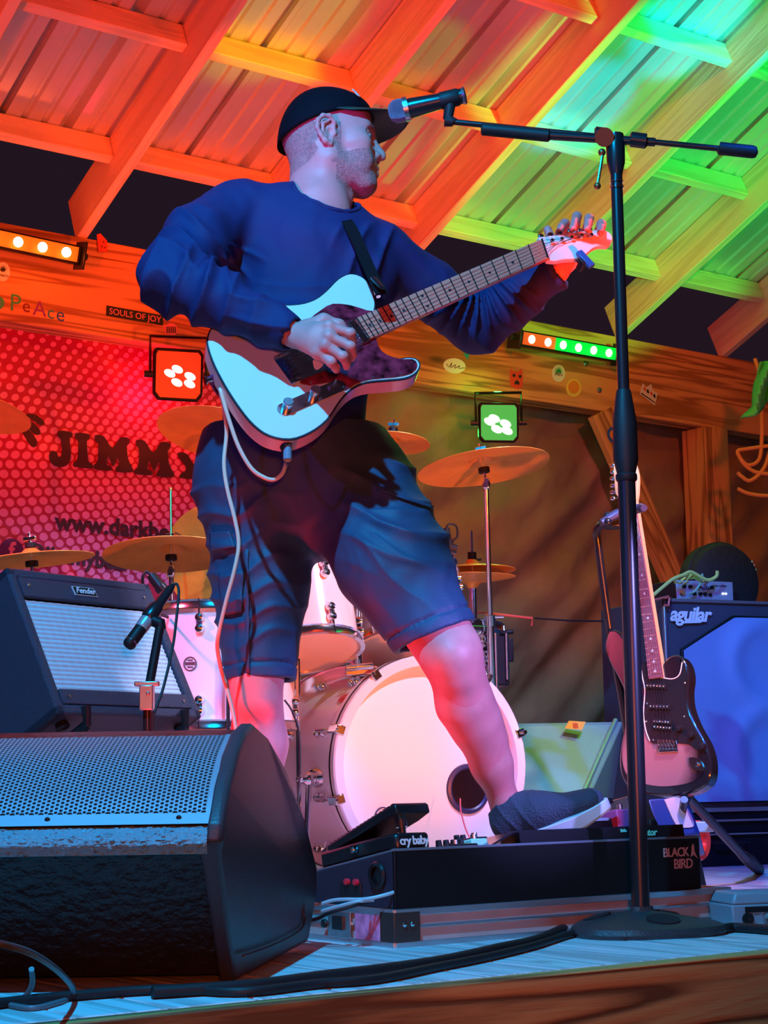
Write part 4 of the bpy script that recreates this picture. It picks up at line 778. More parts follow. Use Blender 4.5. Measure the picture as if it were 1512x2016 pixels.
l = spot('green_lamp_beam', c2+n2*.03, c2+n2*.03+np.array([.1, -1, -.55]), (.02, 1, .08), 4, 120, .8, .05)
l = spot('red_lamp_beam', c1+n1*.03, c1+n1*.03+np.array([.1, -1, -.55]), (1, .05, .02), 9, 120, .8, .05)
def pl_light(name, loc, col, w_, rad=.02):
    l = bpy.data.lights.new(name, 'POINT'); l.energy = w_; l.color = col; l.shadow_soft_size = rad; o = bpy.data.objects.new(name, l); COL.objects.link(o); o.location = loc
pl_light('green_lamp_spill', c2+np.array([0, .02, .13]), (.05, 1, .1), 1.0)
pl_light('green_lamp_backspill', c2+V*.14+W*-.02, (.05, 1, .1), .5)
pl_light('red_lamp_backspill', c1+V*.14+W*-.02, (1, .02, .08), 1.6)
def ledbar(name, lab, a, b, leds, vv, segs, hh=.05):
    A = Ppl(*a, st(0, vv, 0), V); B = Ppl(*b, st(0, vv, 0), V); M_ = fr((A+B)/2, B-A, unit(-V+W*-.25)); L = np.linalg.norm(B-A)
    t = thing(name, lab, 'stage light', (A+B)/2, M=M_); mb = MB(M_); mb.box((0, 0, -.03), (L, hh*1.25, .055)); part(t, 'housing', mb, m_black, bevel=.004)
    for sx in (-1, 1): mb = MB(M_); mb.box((sx*(L/2+.006), .0, -.02), (.008, hh*1.9, .08)); mb.cyl((sx*(L/2+.004), 0, -.02), (sx*(L/2+.03), 0, -.02), .012); part(t, 'end_bracket', mb, m_blkmetal, bevel=.002)
    ls = [loc2(Ppl(x, y, M_[:3, 3], M_[:3, 2]), M_) for x, y in leds]
    for i, q in enumerate(ls):
        st_ = L/len(segs) if False else abs(ls[1][0]-ls[0][0]); mm = segs[i]
        mb = MB(M_); mb.box((q[0], 0, .0005), (st_, hh, .003)); part(t, 'lens_cell', mb, mat('bar_'+mm[0], mm[1], .4, emit=mm[2]))
        mb = MB(M_); mb.lathe([(.0175, .002), (.0175, .004), (.0005, .0045)], 20, tr(q[0], 0, 0)); part(t, 'led', mb, mat('led_'+mm[0], (1, .9, .95), .3, emit=1.6, ecol=mm[3]))
        if mm[4]: pl_light('bar_led_light', (M_ @ np.array([q[0], -.01, .03, 1]))[:3], mm[5], mm[4], .015)
    return M_
OR = ('red', (.80, .09, .02), .5, (1, .95, .9), 0, (1, .1, .02)); GR = ('green', (.0, .50, .06), .55, (1, .9, 1), 0.08, (.02, 1, .1)); AM = ('amber', (.55, .16, .01), .5, (1, .92, .9), 0.35, (1, .12, .01))
ledbar('amber_light_bar', 'LED light bar glowing amber on the left end of the header beam', (-66, 455), (160, 503), [(-13, 467), (35, 478), (83, 488), (130, 497)], VB-.10, [AM]*4)
ledbar('red_green_light_bar', 'LED light bar with two red and four green cells on the header beam', (1022, 664), (1222, 699), [(1046, 669), (1078, 675), (1108, 680), (1138, 685), (1168, 690), (1198, 695)], VB-.10, [OR, OR, GR, GR, GR, GR])
# ------------------------------------------------------------------ stickers, writing, bolts on the beam
def beampt(px, py, off=.003): return Ppl(px, py, st(0, VB-off, 0), V)
MBE = np.eye(4); MBE[:3, 0] = U; MBE[:3, 1] = W; MBE[:3, 2] = -V; MBE[:3, 3] = st(0, VB, 0)
def sticker(name, lab, poly, m_, extra=None, off=.001, group=None):
    t = thing(name, lab, 'sticker', beampt(*np.mean(poly, 0)), group=group); mb = MB(MBE); mb.prism([loc2(beampt(*p), MBE)[:2] for p in poly][::-1], off, off+.001); part(t, 'backing', mb, m_, smooth=False)
    return t
def ell(cx, cy, a, b, n=24, rot=0.): return [(cx+a*math.cos(t)*math.cos(rot)-b*math.sin(t)*math.sin(rot), cy+a*math.cos(t)*math.sin(rot)+b*math.sin(t)*math.cos(rot)) for t in np.linspace(0, 2*math.pi, n, endpoint=False)]
def beamtext(s, a, b, size, off=.0035, **k): qa, qb = beampt(*a, off), beampt(*b, off); mb = MB(); text_mb(mb, s, size, fr((qa+qb)/2, qb-qa, -V), ext=.0003, **k); return mb
def beampoly(pts, off=.0025): mb = MB(MBE); mb.prism([loc2(beampt(*p), MBE)[:2] for p in pts][::-1], off, off+.0006); return mb
m_pw = mat('white_vinyl', (.75, .72, .66), .5); m_pk = mat('pink_vinyl', (.85, .22, .28), .5); m_ink = mat('black_ink', (.015, .012, .02), .5); m_rd = mat('red_vinyl', (.7, .06, .03), .5); m_yl = mat('yellow_vinyl', (.85, .6, .1), .5); m_grv = mat('green_vinyl', (.05, .4, .15), .5); m_bl = mat('blue_vinyl', (.03, .12, .5), .5)
t = sticker('name_sticker', 'long black sticker with pink capital lettering on the left part of the beam', [(210, 601), (322, 621), (321, 641), (209, 621)], m_ink); part(t, 'lettering', beamtext('SOULS OF JOY', (212, 612), (320, 631), .0315, off=.0025, space=1.0), m_pk)
t = sticker('round_sticker', 'small round pink sticker with dark stripes below the long black sticker', ell(337, 649, 13, 13), m_pk)
for k in range(5): part(t, 'stripe', beampoly([(328+k*4, 643), (330+k*4, 643), (330+k*4, 656), (328+k*4, 655)]), m_ink)
t = sticker('purple_sticker', 'purple and pink sticker partly hidden by the elbow', [(348, 603), (376, 609), (376, 622), (349, 617)], mat('purple_vinyl', (.25, .03, .3), .5)); part(t, 'print', beampoly([(352, 608), (366, 610), (372, 619), (356, 614)]), m_pk)
t = sticker('round_sticker', 'round cream sticker with dark plant print at the left border', ell(6, 535, 14, 19), m_pw)
for k in range(7): a_ = R(-150+k*20); part(t, 'leaf_print', beampoly([(6+2*math.cos(a_+1), 535+2*math.sin(a_+1)), (6+13*math.cos(a_)*.8, 535+15*math.sin(a_)), (6+2*math.cos(a_-1), 535+2*math.sin(a_-1))]), m_ink)
part(t, 'lettering', beamtext('SPIRITS', (-6, 541), (19, 545), .012), m_ink)
sticker('round_sticker', 'round green sticker cut by the left border beside the handwriting', ell(-3, 596, 12, 13), m_grv)
t = thing('marker_writing', 'handwritten word Peace in coloured marker on the left of the beam', 'writing', beampt(70, 605))
for ch, x, y, s_, mm in (('P', 30, 598, .085, m_grv), ('e', 52, 603, .065, mat('maroon_ink', (.18, .01, .03), .5)), ('A', 78, 609, .075, mat('purple_vinyl', (.25, .03, .3))), ('c', 100, 616, .065, mat('teal_vinyl', (.03, .3, .35), .5)), ('e', 119, 620, .07, m_bl)):
    part(t, 'marker_letter', beamtext(ch, (x-8, y-1.4), (x+8, y+1.4), s_, off=.001), mm)
t = sticker('oval_sticker', 'oval white sticker with a black scrawled signature left on the right half of the beam', ell(895, 720, 22, 15, rot=.12), m_pw); mb = MB(); mb.tube(catmull([beampt(x, y, .0025) for x, y in ((879, 716), (884, 722), (890, 714), (887, 724), (897, 718), (895, 725), (905, 720), (903, 725), (915, 724))], 4), .0012, 5); part(t, 'signature', mb, m_ink)
t = sticker('cat_face_sticker', 'red animal face sticker with two pointed ears on the beam', [(1006, 726), (1011, 731), (1021, 731), (1028, 725), (1030, 745), (1028, 763), (1020, 766), (1013, 764), (1006, 760), (1004, 742)], m_rd)
for x, y in ((1012, 739), (1024, 741)): part(t, 'eye', beampoly(ell(x, y, 3, 3.4, 10)), m_ink)
part(t, 'mouth', beampoly([(1013, 752), (1018, 748), (1023, 753), (1021, 759), (1018, 755), (1014, 758)]), m_ink)
t = sticker('leaf_sticker', 'round pale sticker with a green leaf burst print and dark lettering', ell(1100, 735, 13, 17), m_pw)
for k in range(9): a_ = R(-170+k*20); part(t, 'leaf_print', beampoly([(1100+2*math.cos(a_+1), 734+2*math.sin(a_+1)), (1100+10*math.cos(a_), 734+14*math.sin(a_)), (1100+2*math.cos(a_-1), 734+2*math.sin(a_-1))]), m_grv)
part(t, 'lettering', beamtext('SPIRITS', (1089, 736), (1111, 739), .014), m_ink)
t = sticker('lemon_sticker', 'round yellow edged orange sticker with a ribbon of lettering', ell(1130, 764, 15, 18), m_yl); part(t, 'orange_centre', beampoly(ell(1130, 762, 11, 13)), mat('orange_vinyl', (.8, .25, .03), .5)); part(t, 'lettering', beamtext('flea', (1119, 762), (1141, 765), .028, shear=.2, off=.0006), m_yl)
t = sticker('crown_sticker', 'white crown shaped sticker with small black and red letters right of the stand pole', [(1266, 754), (1272, 762), (1283, 756), (1285, 768), (1295, 774), (1290, 798), (1260, 775)], m_pw)
for x, y, m__ in ((1270, 766, m_rd), (1276, 771, m_ink), (1283, 775, m_rd), (1289, 780, m_ink)): part(t, 'letter_mark', beampoly([(x-3, y-3), (x, y-5), (x+2, y+1), (x+1, y+4), (x-2, y+2)]), m__)
part(t, 'base_line', beampoly([(1263, 773), (1290, 792), (1290, 794), (1262, 775)]), m_ink)
sticker('teal_scrap', 'small teal scrap of sticker on the beam below the sleeve', [(912, 695), (925, 696), (922, 708), (918, 704)], mat('teal_vinyl', (.03, .3, .35)))
t = thing('red_tag', 'small red paper tag with dots stuck on the ledge of the beam at left', 'tag', beampt(200, 482)); mb = MB(MBE); mb.prism([loc2(beampt(*p), MBE)[:2] for p in ((190, 462), (197, 460), (210, 474), (211, 495), (193, 497))][::-1], .004, .006); part(t, 'paper', mb, m_rd)
for x, y in ((203, 477), (200, 486), (206, 488)): part(t, 'dot', beampoly(ell(x, y, 1.4, 1.4, 8), .0065), m_ink)
qb = Ppl(1200, 858, b1, V); t = thing('ring_sticker', 'round blue ringed sticker on the diagonal brace', 'sticker', qb); mb = MB(fr(qb-V*.022, U, -V)); mb.lathe([(.020, .0), (.020, .001), (.034, .001), (.034, .0)][::-1], 24); part(t, 'blue_ring', mb, m_bl); mb = MB(fr(qb-V*.022, U, -V)); mb.lathe([(.020, .0008), (.001, .0008)], 24); part(t, 'orange_centre', mb, MT['orange_vinyl'])
for x, y in ((1179, 768), (1152, 716)):
    mb = MB(MBE); q = loc2(beampt(x, y, 0), MBE); mb.lathe([(.013, 0), (.013, .003), (.009, .004), (.009, .010), (.001, .012)], 6, tr(q[0], q[1], 0)); o_ = part(header, 'carriage_bolt', mb, m_steel)
sticker('blue_rafter_mark', 'small blue mark low on the middle rafter', [(0, 0), (1, 0), (1, 1)], m_bl) if False else None
# ------------------------------------------------------------------ right side: bass rig, second monitor, strat style guitar on its stand
YB = R(24); XB = np.array([math.cos(YB), math.sin(YB), 0]); NB = np.array([math.sin(YB), -math.cos(YB), 0])
BO = P(1323, 1600, 5.8); ztop = P(1323, 1178, 5.8)[2]
zb0 = BO[2]; BH = ztop-zb0; BW = .74; print('bass cab', BO, BH)
MBC = np.eye(4); MBC[:3, 0] = XB; MBC[:3, 1] = W; MBC[:3, 2] = NB; MBC[:3, 3] = BO
def bl(px, py, off=0.): return loc2(Ppl(px, py, BO+NB*off, NB), MBC)
m_cab = mat('dark_cabinet_carpet', (.05, .055, .075), .55, bump=.4, bs=300)
bc = thing('bass_cabinet', 'large bass speaker cabinet with blue lit grille cloth and script lettering at right', 'speaker', BO, M=MBC)
mb = MB(MBC); mb.box((BW/2, BH/2, -.21), (BW, BH, .40)); part(bc, 'cabinet', mb, m_cab, bevel=.004)
mb = MB(MBC)
mb.box((BW/2, BH-.004, -.003), (BW, .010, .012)); mb.box((BW/2, .006, -.003), (BW, .014, .014)); mb.box((.004, BH/2, -.003), (.008, BH, .01)); part(bc, 'edge_trim', mb, m_alu, bevel=.001)
g0 = bl(1338, 1278); g1 = bl(1440, 1212); g2 = bl(1352, 1583)
gpoly = [(g0[0], g0[1]), (g1[0], g1[1]), (BW-.02, g1[1]), (BW-.02, g2[1]), (g0[0], g2[1])]
mb = MB(MBC); mb.prism(gpoly, 0, .012); part(bc, 'grille_frame', mb, m_black, bevel=.003)
def bulge(i, j):
    x = g0[0]+.006+i*(BW-.03-g0[0]); yt = g1[1] if x > g1[0] else g0[1]+(g1[1]-g0[1])*(x-g0[0])/(g1[0]-g0[0]); y = g2[1]+.006+j*(yt-.008-g2[1]-.006)
    d = 0
    for cx, cy in ((.39, .20), (.39, .50)):
        rr = math.hypot(x-cx, y-cy); d += .014*math.exp(-((rr-.13)/.04)**2)
    return (x, y, .0165+d+.006*noise.noise((x*6, y*6, 2)))
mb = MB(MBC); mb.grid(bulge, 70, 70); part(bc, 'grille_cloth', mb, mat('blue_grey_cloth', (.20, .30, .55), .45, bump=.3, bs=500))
tq = bl(1357, 1213); mb = MB(MBC); text_mb(mb, 'aguilar', .068, tr(tq[0], tq[1]+.004, .004), shear=.25, off=.002, space=.92); mb.prism([(tq[0]-.035, tq[1]-.026), (tq[0]+.045, tq[1]-.022), (tq[0]+.045, tq[1]-.015), (tq[0]-.035, tq[1]-.019)], .002, .004); part(bc, 'script_lettering', mb, mat('white_print', (.8, .85, .85)))
mb = MB(MBC)
for x, y in ((.012, BH-.01), (BW-.012, BH-.01)): mb.box((x, y, 0), (.03, .03, .02))
part(bc, 'metal_corner', mb, m_blkmetal, bevel=.004)
lc_ = thing('lower_cabinet', 'low black equipment case under the bass speaker cabinet', 'case', BO*[1, 1, 0])
mb = MB(MBC @ tr(0, -zb0, 0)); mb.box((BW/2, (zb0-.002)/2, -.2), (BW-.01, zb0-.002, .38)); part(lc_, 'body', mb, m_black, bevel=.004)
mb = MB(MBC @ tr(0, -zb0, 0)); mb.box((BW/2, zb0-.03, .001), (BW-.02, .007, .01)); mb.box((BW/2, zb0-.075, .001), (BW-.02, .005, .008)); part(lc_, 'front_rail', mb, m_alu)
mb = MB(MBC @ tr(0, -zb0, 0)); mb.tube([(.15, .08, .002), (.16, .08, .03), (.28, .08, .03), (.29, .08, .002)], .006, 8); part(lc_, 'handle', mb, m_blkmetal)
# amp head
q = bl(1347, 1178); MHd = MBC @ tr(q[0], BH+.005, -.05) @ np.diag([1, 1, 1, 1.])
hd = thing('bass_amplifier_head', 'small silver faced bass amplifier with knobs standing on the bass cabinet', 'amplifier', MHd[:3, 3], M=MHd); HW, HH = .235, .068
mb = MB(MHd); mb.box((HW/2, HH/2, -.11), (HW, HH, .22)); part(hd, 'chassis', mb, m_blkmetal, bevel=.003)
mb = MB(MHd); mb.box((HW/2, HH/2, .002), (HW-.004, HH-.004, .004)); part(hd, 'face_plate', mb, mat('silver_face', (.5, .55, .62), .35, .4), bevel=.001)
for x, y, r_ in ((.03, .044, .007), (.055, .044, .007), (.143, .044, .007), (.02, .02, .008), (.07, .02, .007), (.095, .02, .007), (.115, .02, .007), (.135, .018, .006)): mb = MB(MHd); mb.lathe([(r_, .004), (r_*.85, .014), (.0005, .014)], 12, tr(x, y, 0)); part(hd, 'knob', mb, m_black)
mb = MB(MHd); mb.lathe([(.011, .004), (.009, .014), (.0005, .015)], 12, tr(.022, .022, 0)); part(hd, 'orange_knob', mb, mat('copper_knob', (.8, .3, .1), .3, .5), label='orange input plug')
for x in (.19, .202): mb = MB(MHd); mb.lathe([(.004, .004), (.004, .008), (.0005, .009)], 10, tr(x, .024, 0)); part(hd, 'lit_button', mb, mat('white_button', (.8, .85, 1), .3, emit=1.2))
mb = MB(MHd); text_mb(mb, 'aguilar', .024, tr(.112, .042, .0045), shear=.3, off=.0004); text_mb(mb, 'TONE HAMMER', .008, tr(.178, .05, .0045)); part(hd, 'lettering', mb, m_black)
mb = MB(MHd); mb.tube(catmull([(.085, .085, .04), (.07, .05, .045), (.05, .025, .04), (.045, .018, .02)], 5), .004, 8); 
solo('green_lit_lead', 'short lead plugged into the face of the bass amplifier head', 'cable', mb, mat('green_lead', (.2, .5, .3), .5))
# round padded bag behind the head
q = P(1416, 1176, 6.1); t = thing('round_bag', 'round black padded bag leaning behind the bass amplifier head', 'bag', q)
Mg = fr(P(1415, 1150, 6.1), XB, NB) @ np.diag([1.16, 1.16, 1.16, 1])
mb = MB(Mg); mb.lathe([(.001, .055), (.09, .055), (.115, .045), (.125, .02), (.125, -.03), (.11, -.05), (.001, -.05)], 40); part(t, 'body', mb, mat('black_nylon', (.015, .014, .014), .7, bump=.3, bs=60))
mb = MB(Mg); mb.lathe([(.124, .010), (.128, .012), (.128, .018), (.124, .02)], 40); part(t, 'zip', mb, m_rub)
for k in range(3): mb = MB(Mg @ rz(R(22+k*7))); mb.sph((.112, 0, .05), .004, 8); part(t, 'stud', mb, m_chrome)
mb = MB(); mb.tube(catmull([Ppl(x, y, MBC[:3, 3]+NB*.02, NB) for x, y in ((1286, 1172), (1300, 1160), (1325, 1140), (1345, 1132), (1360, 1126), (1380, 1136), (1395, 1142), (1410, 1135), (1412, 1124))], 5), .006, 8)
def leafy(i, j): a = Ppl(1325+i*68, 1134+8*math.sin(i*9)+j*16*(1-abs(i-.4)), BO-NB*.05, NB); return a+NB*.012*math.sin(i*20+j*9)
mb.grid(leafy, 24, 5); solo('yellow_green_strap', 'crumpled yellow green cloth strap lying on the bass cabinet', 'strap', mb, mat('yellow_green_cloth', (.55, .7, .15), .6))
# long low dark box edge left of the head (case lid)
mb = MB(); mb.tube([Ppl(x, y, BO+NB*.02, NB) for x, y in ((1283, 1182), (1316, 1174))], .004, 6); mb.tube([Ppl(x, y, BO+NB*.02, NB) for x, y in ((1308, 1177), (1318, 1177), (1316, 1192), (1308, 1192))], .005, 6)
solo('red_hook_strap', 'thin orange red hooked strap at the top left corner of the bass cabinet', 'strap', mb, MT['red_cord'])
# second wedge monitor
m2 = thing('rear_floor_monitor', 'green lit wedge stage monitor standing behind the shoe beside the drums', 'speaker', Pz(1130, 1640))
c0 = P(1020, 1424, 5.35); c1_ = P(1226, 1420, 5.35); zt = c0[2]
def rm(px, py, D): return P(px, py, D)
A_ = [rm(985, 1424, 5.3), rm(1228, 1420, 5.5), rm(1145, 1600, 5.0), rm(960, 1600, 4.95)]
bot = [np.array([q[0], q[1], .0]) for q in (A_[3], A_[2], A_[1]+V*.12, A_[0]+V*.12)]
up4 = [A_[3], A_[2], A_[1], A_[0]]; low = [np.array([q[0], q[1], 0.]) for q in up4]; low[2] = bot[2]; low[3] = bot[3]
mb = MB(); mb.add(up4+low, [(0, 1, 2, 3), (4, 7, 6, 5), (0, 4, 5, 1), (1, 5, 6, 2), (2, 6, 7, 3), (3, 7, 4, 0)]); part(m2, 'cabinet', mb, mat('grey_painted_cabinet', (.16, .20, .2), .35, bump=.1, bs=120), bevel=.004)
nf_ = unit(np.cross(up4[1]-up4[0], up4[3]-up4[0])); nf_ = nf_ if nf_[2] > 0 else -nf_
def fac(a, b): return up4[0]*(1-a)*(1-b)+up4[1]*a*(1-b)+up4[2]*a*b+up4[3]*(1-a)*b
mb = MB(); mb.grid(lambda i, j: fac(.04+i*.86, .04+j*.9)+nf_*(.006+.02*math.exp(-((i-.4)**2+(j-.5)**2)*14)), 30, 20); part(m2, 'grille', mb, mat('grey_mesh', (.25, .3, .28), .4, .2, bump=.4, bs=400))
mb = MB(); mb.tube([fac(.93, 0)+nf_*.004, fac(.93, 1)+nf_*.004], .008, 8); part(m2, 'corner_trim', mb, m_alu)
t = thing('orange_label', 'small orange paper label on top of the rear wedge monitor', 'label', P(1132, 1428, 5.3)); mb = MB(); q4 = [Ppl(x, y, up4[0]+nf_*.012, nf_) for x, y in ((1112, 1434), (1146, 1437), (1153, 1421), (1120, 1419))]; mb.add(q4, [(0, 1, 2, 3)]); part(t, 'paper', mb, mat('orange_paper', (.85, .25, .05), .6))
mb = MB(); text_mb(mb, 's', .05, fr(np.mean(q4, 0)+nf_*.002, q4[1]-q4[0], nf_), off=.001); part(t, 'mark', mb, m_rd)
# electric guitar on the stand
YG = R(-38); G3 = P(1290, 1440, 4.45); NG = unit(np.array([-math.sin(-YG)*1.0, -math.cos(YG), .16])); 
XG = unit(np.cross(W, NG)); YGv = np.cross(NG, XG); MG = np.eye(4); MG[:3, 0] = XG; MG[:3, 1] = YGv; MG[:3, 2] = NG; MG[:3, 3] = G3
def gl_(x, y): return loc2(Ppl(x, y, G3, NG), MG)[:2]
def c4(x, y): return (1100+x/3.102, 1050+y/3.102)
def burst_mat():
    m = mat('mauve_burst', (.42, .20, .22), .2, coat=.6); nt = m.node_tree; N = nt.nodes; tc = N.new('ShaderNodeTexCoord'); mp = N.new('ShaderNodeMapping'); mp.inputs['Location'].default_value = (0, .50, 0); mp.inputs['Scale'].default_value = (7, 6.5, 1)
    g = N.new('ShaderNodeTexGradient'); g.gradient_type = 'SPHERICAL'; r = N.new('ShaderNodeValToRGB'); e = r.color_ramp.elements; e[0].position = .10; e[0].color = (.012, .008, .010, 1); e[1].position = .42; e[1].color = (.32, .14, .13, 1)
    nt.links.new(tc.outputs['Object'], mp.inputs[0]); nt.links.new(mp.outputs[0], g.inputs[0]); nt.links.new(g.outputs[0], r.inputs[0]); nt.links.new(r.outputs[0], N['Principled BSDF'].inputs['Base Color']); return m
sg = thing('sunburst_guitar', 'double cutaway electric guitar with black pickguard upright on the guitar stand at right', 'guitar', G3, M=MG)
so = [(292, 625), (310, 592), (350, 590), (392, 630), (420, 700), (455, 760), (500, 800), (545, 830), (560, 868), (600, 890), (640, 880), (642, 830), (650, 775), (690, 745), (740, 748), (782, 800), (796, 880), (787, 960), (797, 1060), (840, 1170), (900, 1280), (930, 1390), (922, 1500), (870, 1560), (780, 1592), (650, 1605), (540, 1592), (440, 1560), (388, 1500), (368, 1400), (378, 1280), (400, 1180), (412, 1080), (400, 970), (350, 860), (295, 760), (280, 690)]
sol = [gl_(*c4(*p)) for p in so]; sl = catmull([np.array(p) for p in sol], 3, True)
mb = MB(MG); mb.prism(sl, -.042, 0); part(sg, 'body', mb, mat('black_gloss', (.012, .010, .012), .15, coat=.8), bevel=.006)
cc = np.mean(sl, 0); ins = [cc+(p-cc)*.90 for p in sl]; mb = MB(MG); mb.prism(ins, -.002, .0012); part(sg, 'burst_top', mb, burst_mat())
pgp = [(548, 790), (552, 868), (640, 884), (700, 890), (742, 862), (757, 790), (745, 757), (772, 800), (784, 880), (774, 960), (782, 1060), (822, 1172), (878, 1262), (905, 1330), (862, 1330), (800, 1290), (700, 1285), (600, 1285), (560, 1270), (535, 1200), (522, 1100), (530, 960), (515, 880), (505, 800)]
mb = MB(MG); pl_ = [gl_(*c4(*p)) for p in pgp]; mb.prism(catmull([np.array(p) for p in pl_], 2, True), .001, .0035); pgo = part(sg, 'pickguard', mb, m_black)
mb = MB(MG); mb.tube([(p[0], p[1], .0036) for p in catmull([np.array(p) for p in [pl_[i] for i in (1, 2, 3, 4, 5)]], 4)], .0014, 6); mb.tube([(p[0], p[1], .0036) for p in catmull([np.array(p) for p in [pl_[i] for i in (18, 19, 20, 21, 22, 23)]], 4)], .0014, 6); part(pgo, 'white_edge', mb, m_pw)
for a, b, w_ in (((545, 935), (668, 940), .016), ((565, 1062), (690, 1064), .016), ((590, 1152), (695, 1160), .014), ((590, 1185), (705, 1196), .014)):
    qa, qb = np.array(gl_(*c4(*a))), np.array(gl_(*c4(*b))); mb = MB(MG); mb.tube([(*qa, .006), (*qb, .006)], w_/2, 8); pk = part(sg, 'pickup', mb, m_blkmetal)
    mb = MB(MG)
    for k in range(6): q = qa+(qb-qa)*(.1+.16*k); mb.sph((*q, .0135), .0026, 6)
    part(pk, 'pole_pieces', mb, m_chrome)
qa, qb, qc, qd = [np.array(gl_(*c4(*p))) for p in ((610, 1262), (725, 1268), (735, 1335), (618, 1342))]
mb = MB(MG); mb.prism([qa, qd, qc, qb], .002, .006); br = part(sg, 'bridge', mb, m_chrome, bevel=.001)
for k in range(6): q = qa+(qb-qa)*(.08+.168*k); q2 = qd+(qc-qd)*(.08+.168*k); mb = MB(MG); mb.tube([(*(q*.75+q2*.25), .009), (*(q*.25+q2*.75), .009)], .0035, 6); part(br, 'saddle', mb, m_chrome)
for x, y in ((745, 1195), (820, 1235), (885, 1305)): q = gl_(*c4(x, y)); mb = MB(MG); mb.lathe([(.010, .003), (.008, .015), (.0005, .016)], 14, tr(q[0], q[1], 0)); part(sg, 'knob', mb, m_black)
q1, q2 = gl_(*c4(815, 1385)), gl_(*c4(880, 1440)); mb = MB(MG); d_ = np.array(q2)-q1; e_ = np.array([-d_[1], d_[0]])*.35; mb.prism(catmull([np.array(q1)-d_*.2, np.array(q1)+e_+d_*.3, np.array(q1)+e_*.9+d_*.7, np.array(q2)+d_*.2, np.array(q1)-e_*.9+d_*.7, np.array(q1)-e_+d_*.3], 4, True), .001, .006); mb.lathe([(.006, .006), (.006, .014), (.001, .014)], 12, tr(*(np.array(q1)+d_*.5), 0)); part(sg, 'jack_plate', mb, m_chrome)
for x, y in ((548, 935), (545, 1040), (537, 1150), (583, 1262), (760, 790), (775, 915), (770, 1120)): q = gl_(*c4(x, y)); mb = MB(MG); mb.sph((q[0], q[1], .004), .0028, 6, (1, 1, .5)); part(pgo, 'screw', mb, m_chrome)
# neck
nb = [gl_(1281, 1338), gl_(1309, 1334), gl_(1253, 985), gl_(1242, 985)]; nb = [np.array(p) for p in nb]
mb = MB(MG); mb.prism([nb[0], nb[1], nb[2], nb[3]], -.012, .006); part(sg, 'neck', mb, mat('maple_orange', (.75, .42, .16), .3, coat=.4))
mb = MB(MG); mb.prism([nb[0], nb[1], nb[2], nb[3]], .006, .0105); fb = part(sg, 'fretboard', mb, mat('rosewood', (.30, .09, .10), .4))
for k in range(22):
    t = 1-2**(-k/12); t = t/(1-2**(-22/12)); 
    a = nb[3]+(nb[0]-nb[3])*t; b = nb[2]+(nb[1]-nb[2])*t; mb = MB(MG); mb.tube([(*a, .0108), (*b, .0108)], .0011, 5); part(fb, 'fret', mb, m_chrome)
    if k in (3, 5, 7, 9, 12, 15, 17, 19, 21):
        tt = (1-2**(-(k-.5)/12))/(1-2**(-22/12)); c = (nb[3]+(nb[0]-nb[3])*tt+nb[2]+(nb[1]-nb[2])*tt)/2; mb = MB(MG); mb.lathe([(.0034, .0105), (.0034, .0111), (.0005, .0111)], 10, tr(c[0], c[1], 0)); part(fb, 'dot_inlay', mb, m_pw)
for k in range(6):
    s_ = .12+.152*k; a = nb[3]+(nb[2]-nb[3])*s_; b = qa+(qb-qa)*(.08+.168*k); b = (b+qd+(qc-qd)*(.08+.168*k))/2; mb = MB(MG); mb.tube([(*a, .012), (*b, .014)], .0007, 4); part(sg, 'string', mb, m_chrome)
hp = [(1242, 985), (1253, 985), (1256, 960), (1256, 935), (1250, 912), (1240, 900), (1228, 900), (1216, 905), (1208, 920), (1210, 945), (1212, 972), (1226, 984)]
hl = [np.array(gl_(*p)) for p in hp]; mb = MB(MG); mb.prism(catmull(hl, 2, True), -.012, .001); part(sg, 'headstock', mb, MT['maple_orange'], bevel=.001)
for y in (915, 928, 941, 955, 968, 980): q = gl_(1204, y); mb = MB(MG); mb.sph((q[0], q[1], -.006), .0075, 8, (1.2, .8, .7)); mb.cyl((q[0], q[1], -.006), (q[0]+.02, q[1], -.006), .002, n=6); part(sg, 'tuner', mb, mat('pink_chrome', (.8, .6, .65), .2, 1.))
# guitar stand
gs = thing('guitar_stand', 'black tubular guitar stand with padded yoke holding the double cutaway guitar', 'stand', Pz(1290, 1700)*[1, 1, 0]+np.array([0, 0, 0]))
mb = MB(); mb.tube([P(1183, 1030, 4.50), P(1215, 1012, 4.52), P(1262, 1000, 4.50), P(1268, 1000, 4.42)], [.010, .014, .013, .009], 10); part(gs, 'yoke', mb, mat('padded_blue_black', (.03, .04, .08), .5))
mb = MB(); mb.box(P(1210, 1025, 4.55), (.06, .04, .045)); mb.sph(P(1196, 1028, 4.5), .012, 8); part(gs, 'yoke_clamp', mb, m_blkmetal, bevel=.008)
mb = MB(); mb.tube(catmull([P(1188, 1030, 4.52), P(1175, 1045, 4.54), P(1178, 1080, 4.56), P(1200, 1240, 4.60), P(1228, 1400, 4.63), P(1262, 1620, 4.66)], 6), .0105, 10); part(gs, 'upright', mb, m_blkmetal)
mb = MB(); mb.tube([P(1238, 1440, 4.63), P(1205, 1260, 4.62)], .007, 8); part(gs, 'brace', mb, m_blkmetal)
for nm, pts in (('front_leg', [P(1350, 1565, 4.5), P(1468, 1690, 4.92)]), ('front_leg', [P(1262, 1560, 4.6), P(1195, 1640, 4.4), Pz(1160, 1712, .01)]), ('rear_leg', [P(1262, 1600, 4.66), Pz(1310, 1690, .01)])):
    mb = MB(); mb.tube(pts, .0125, 10); lg = part(gs, nm, mb, m_blkmetal)
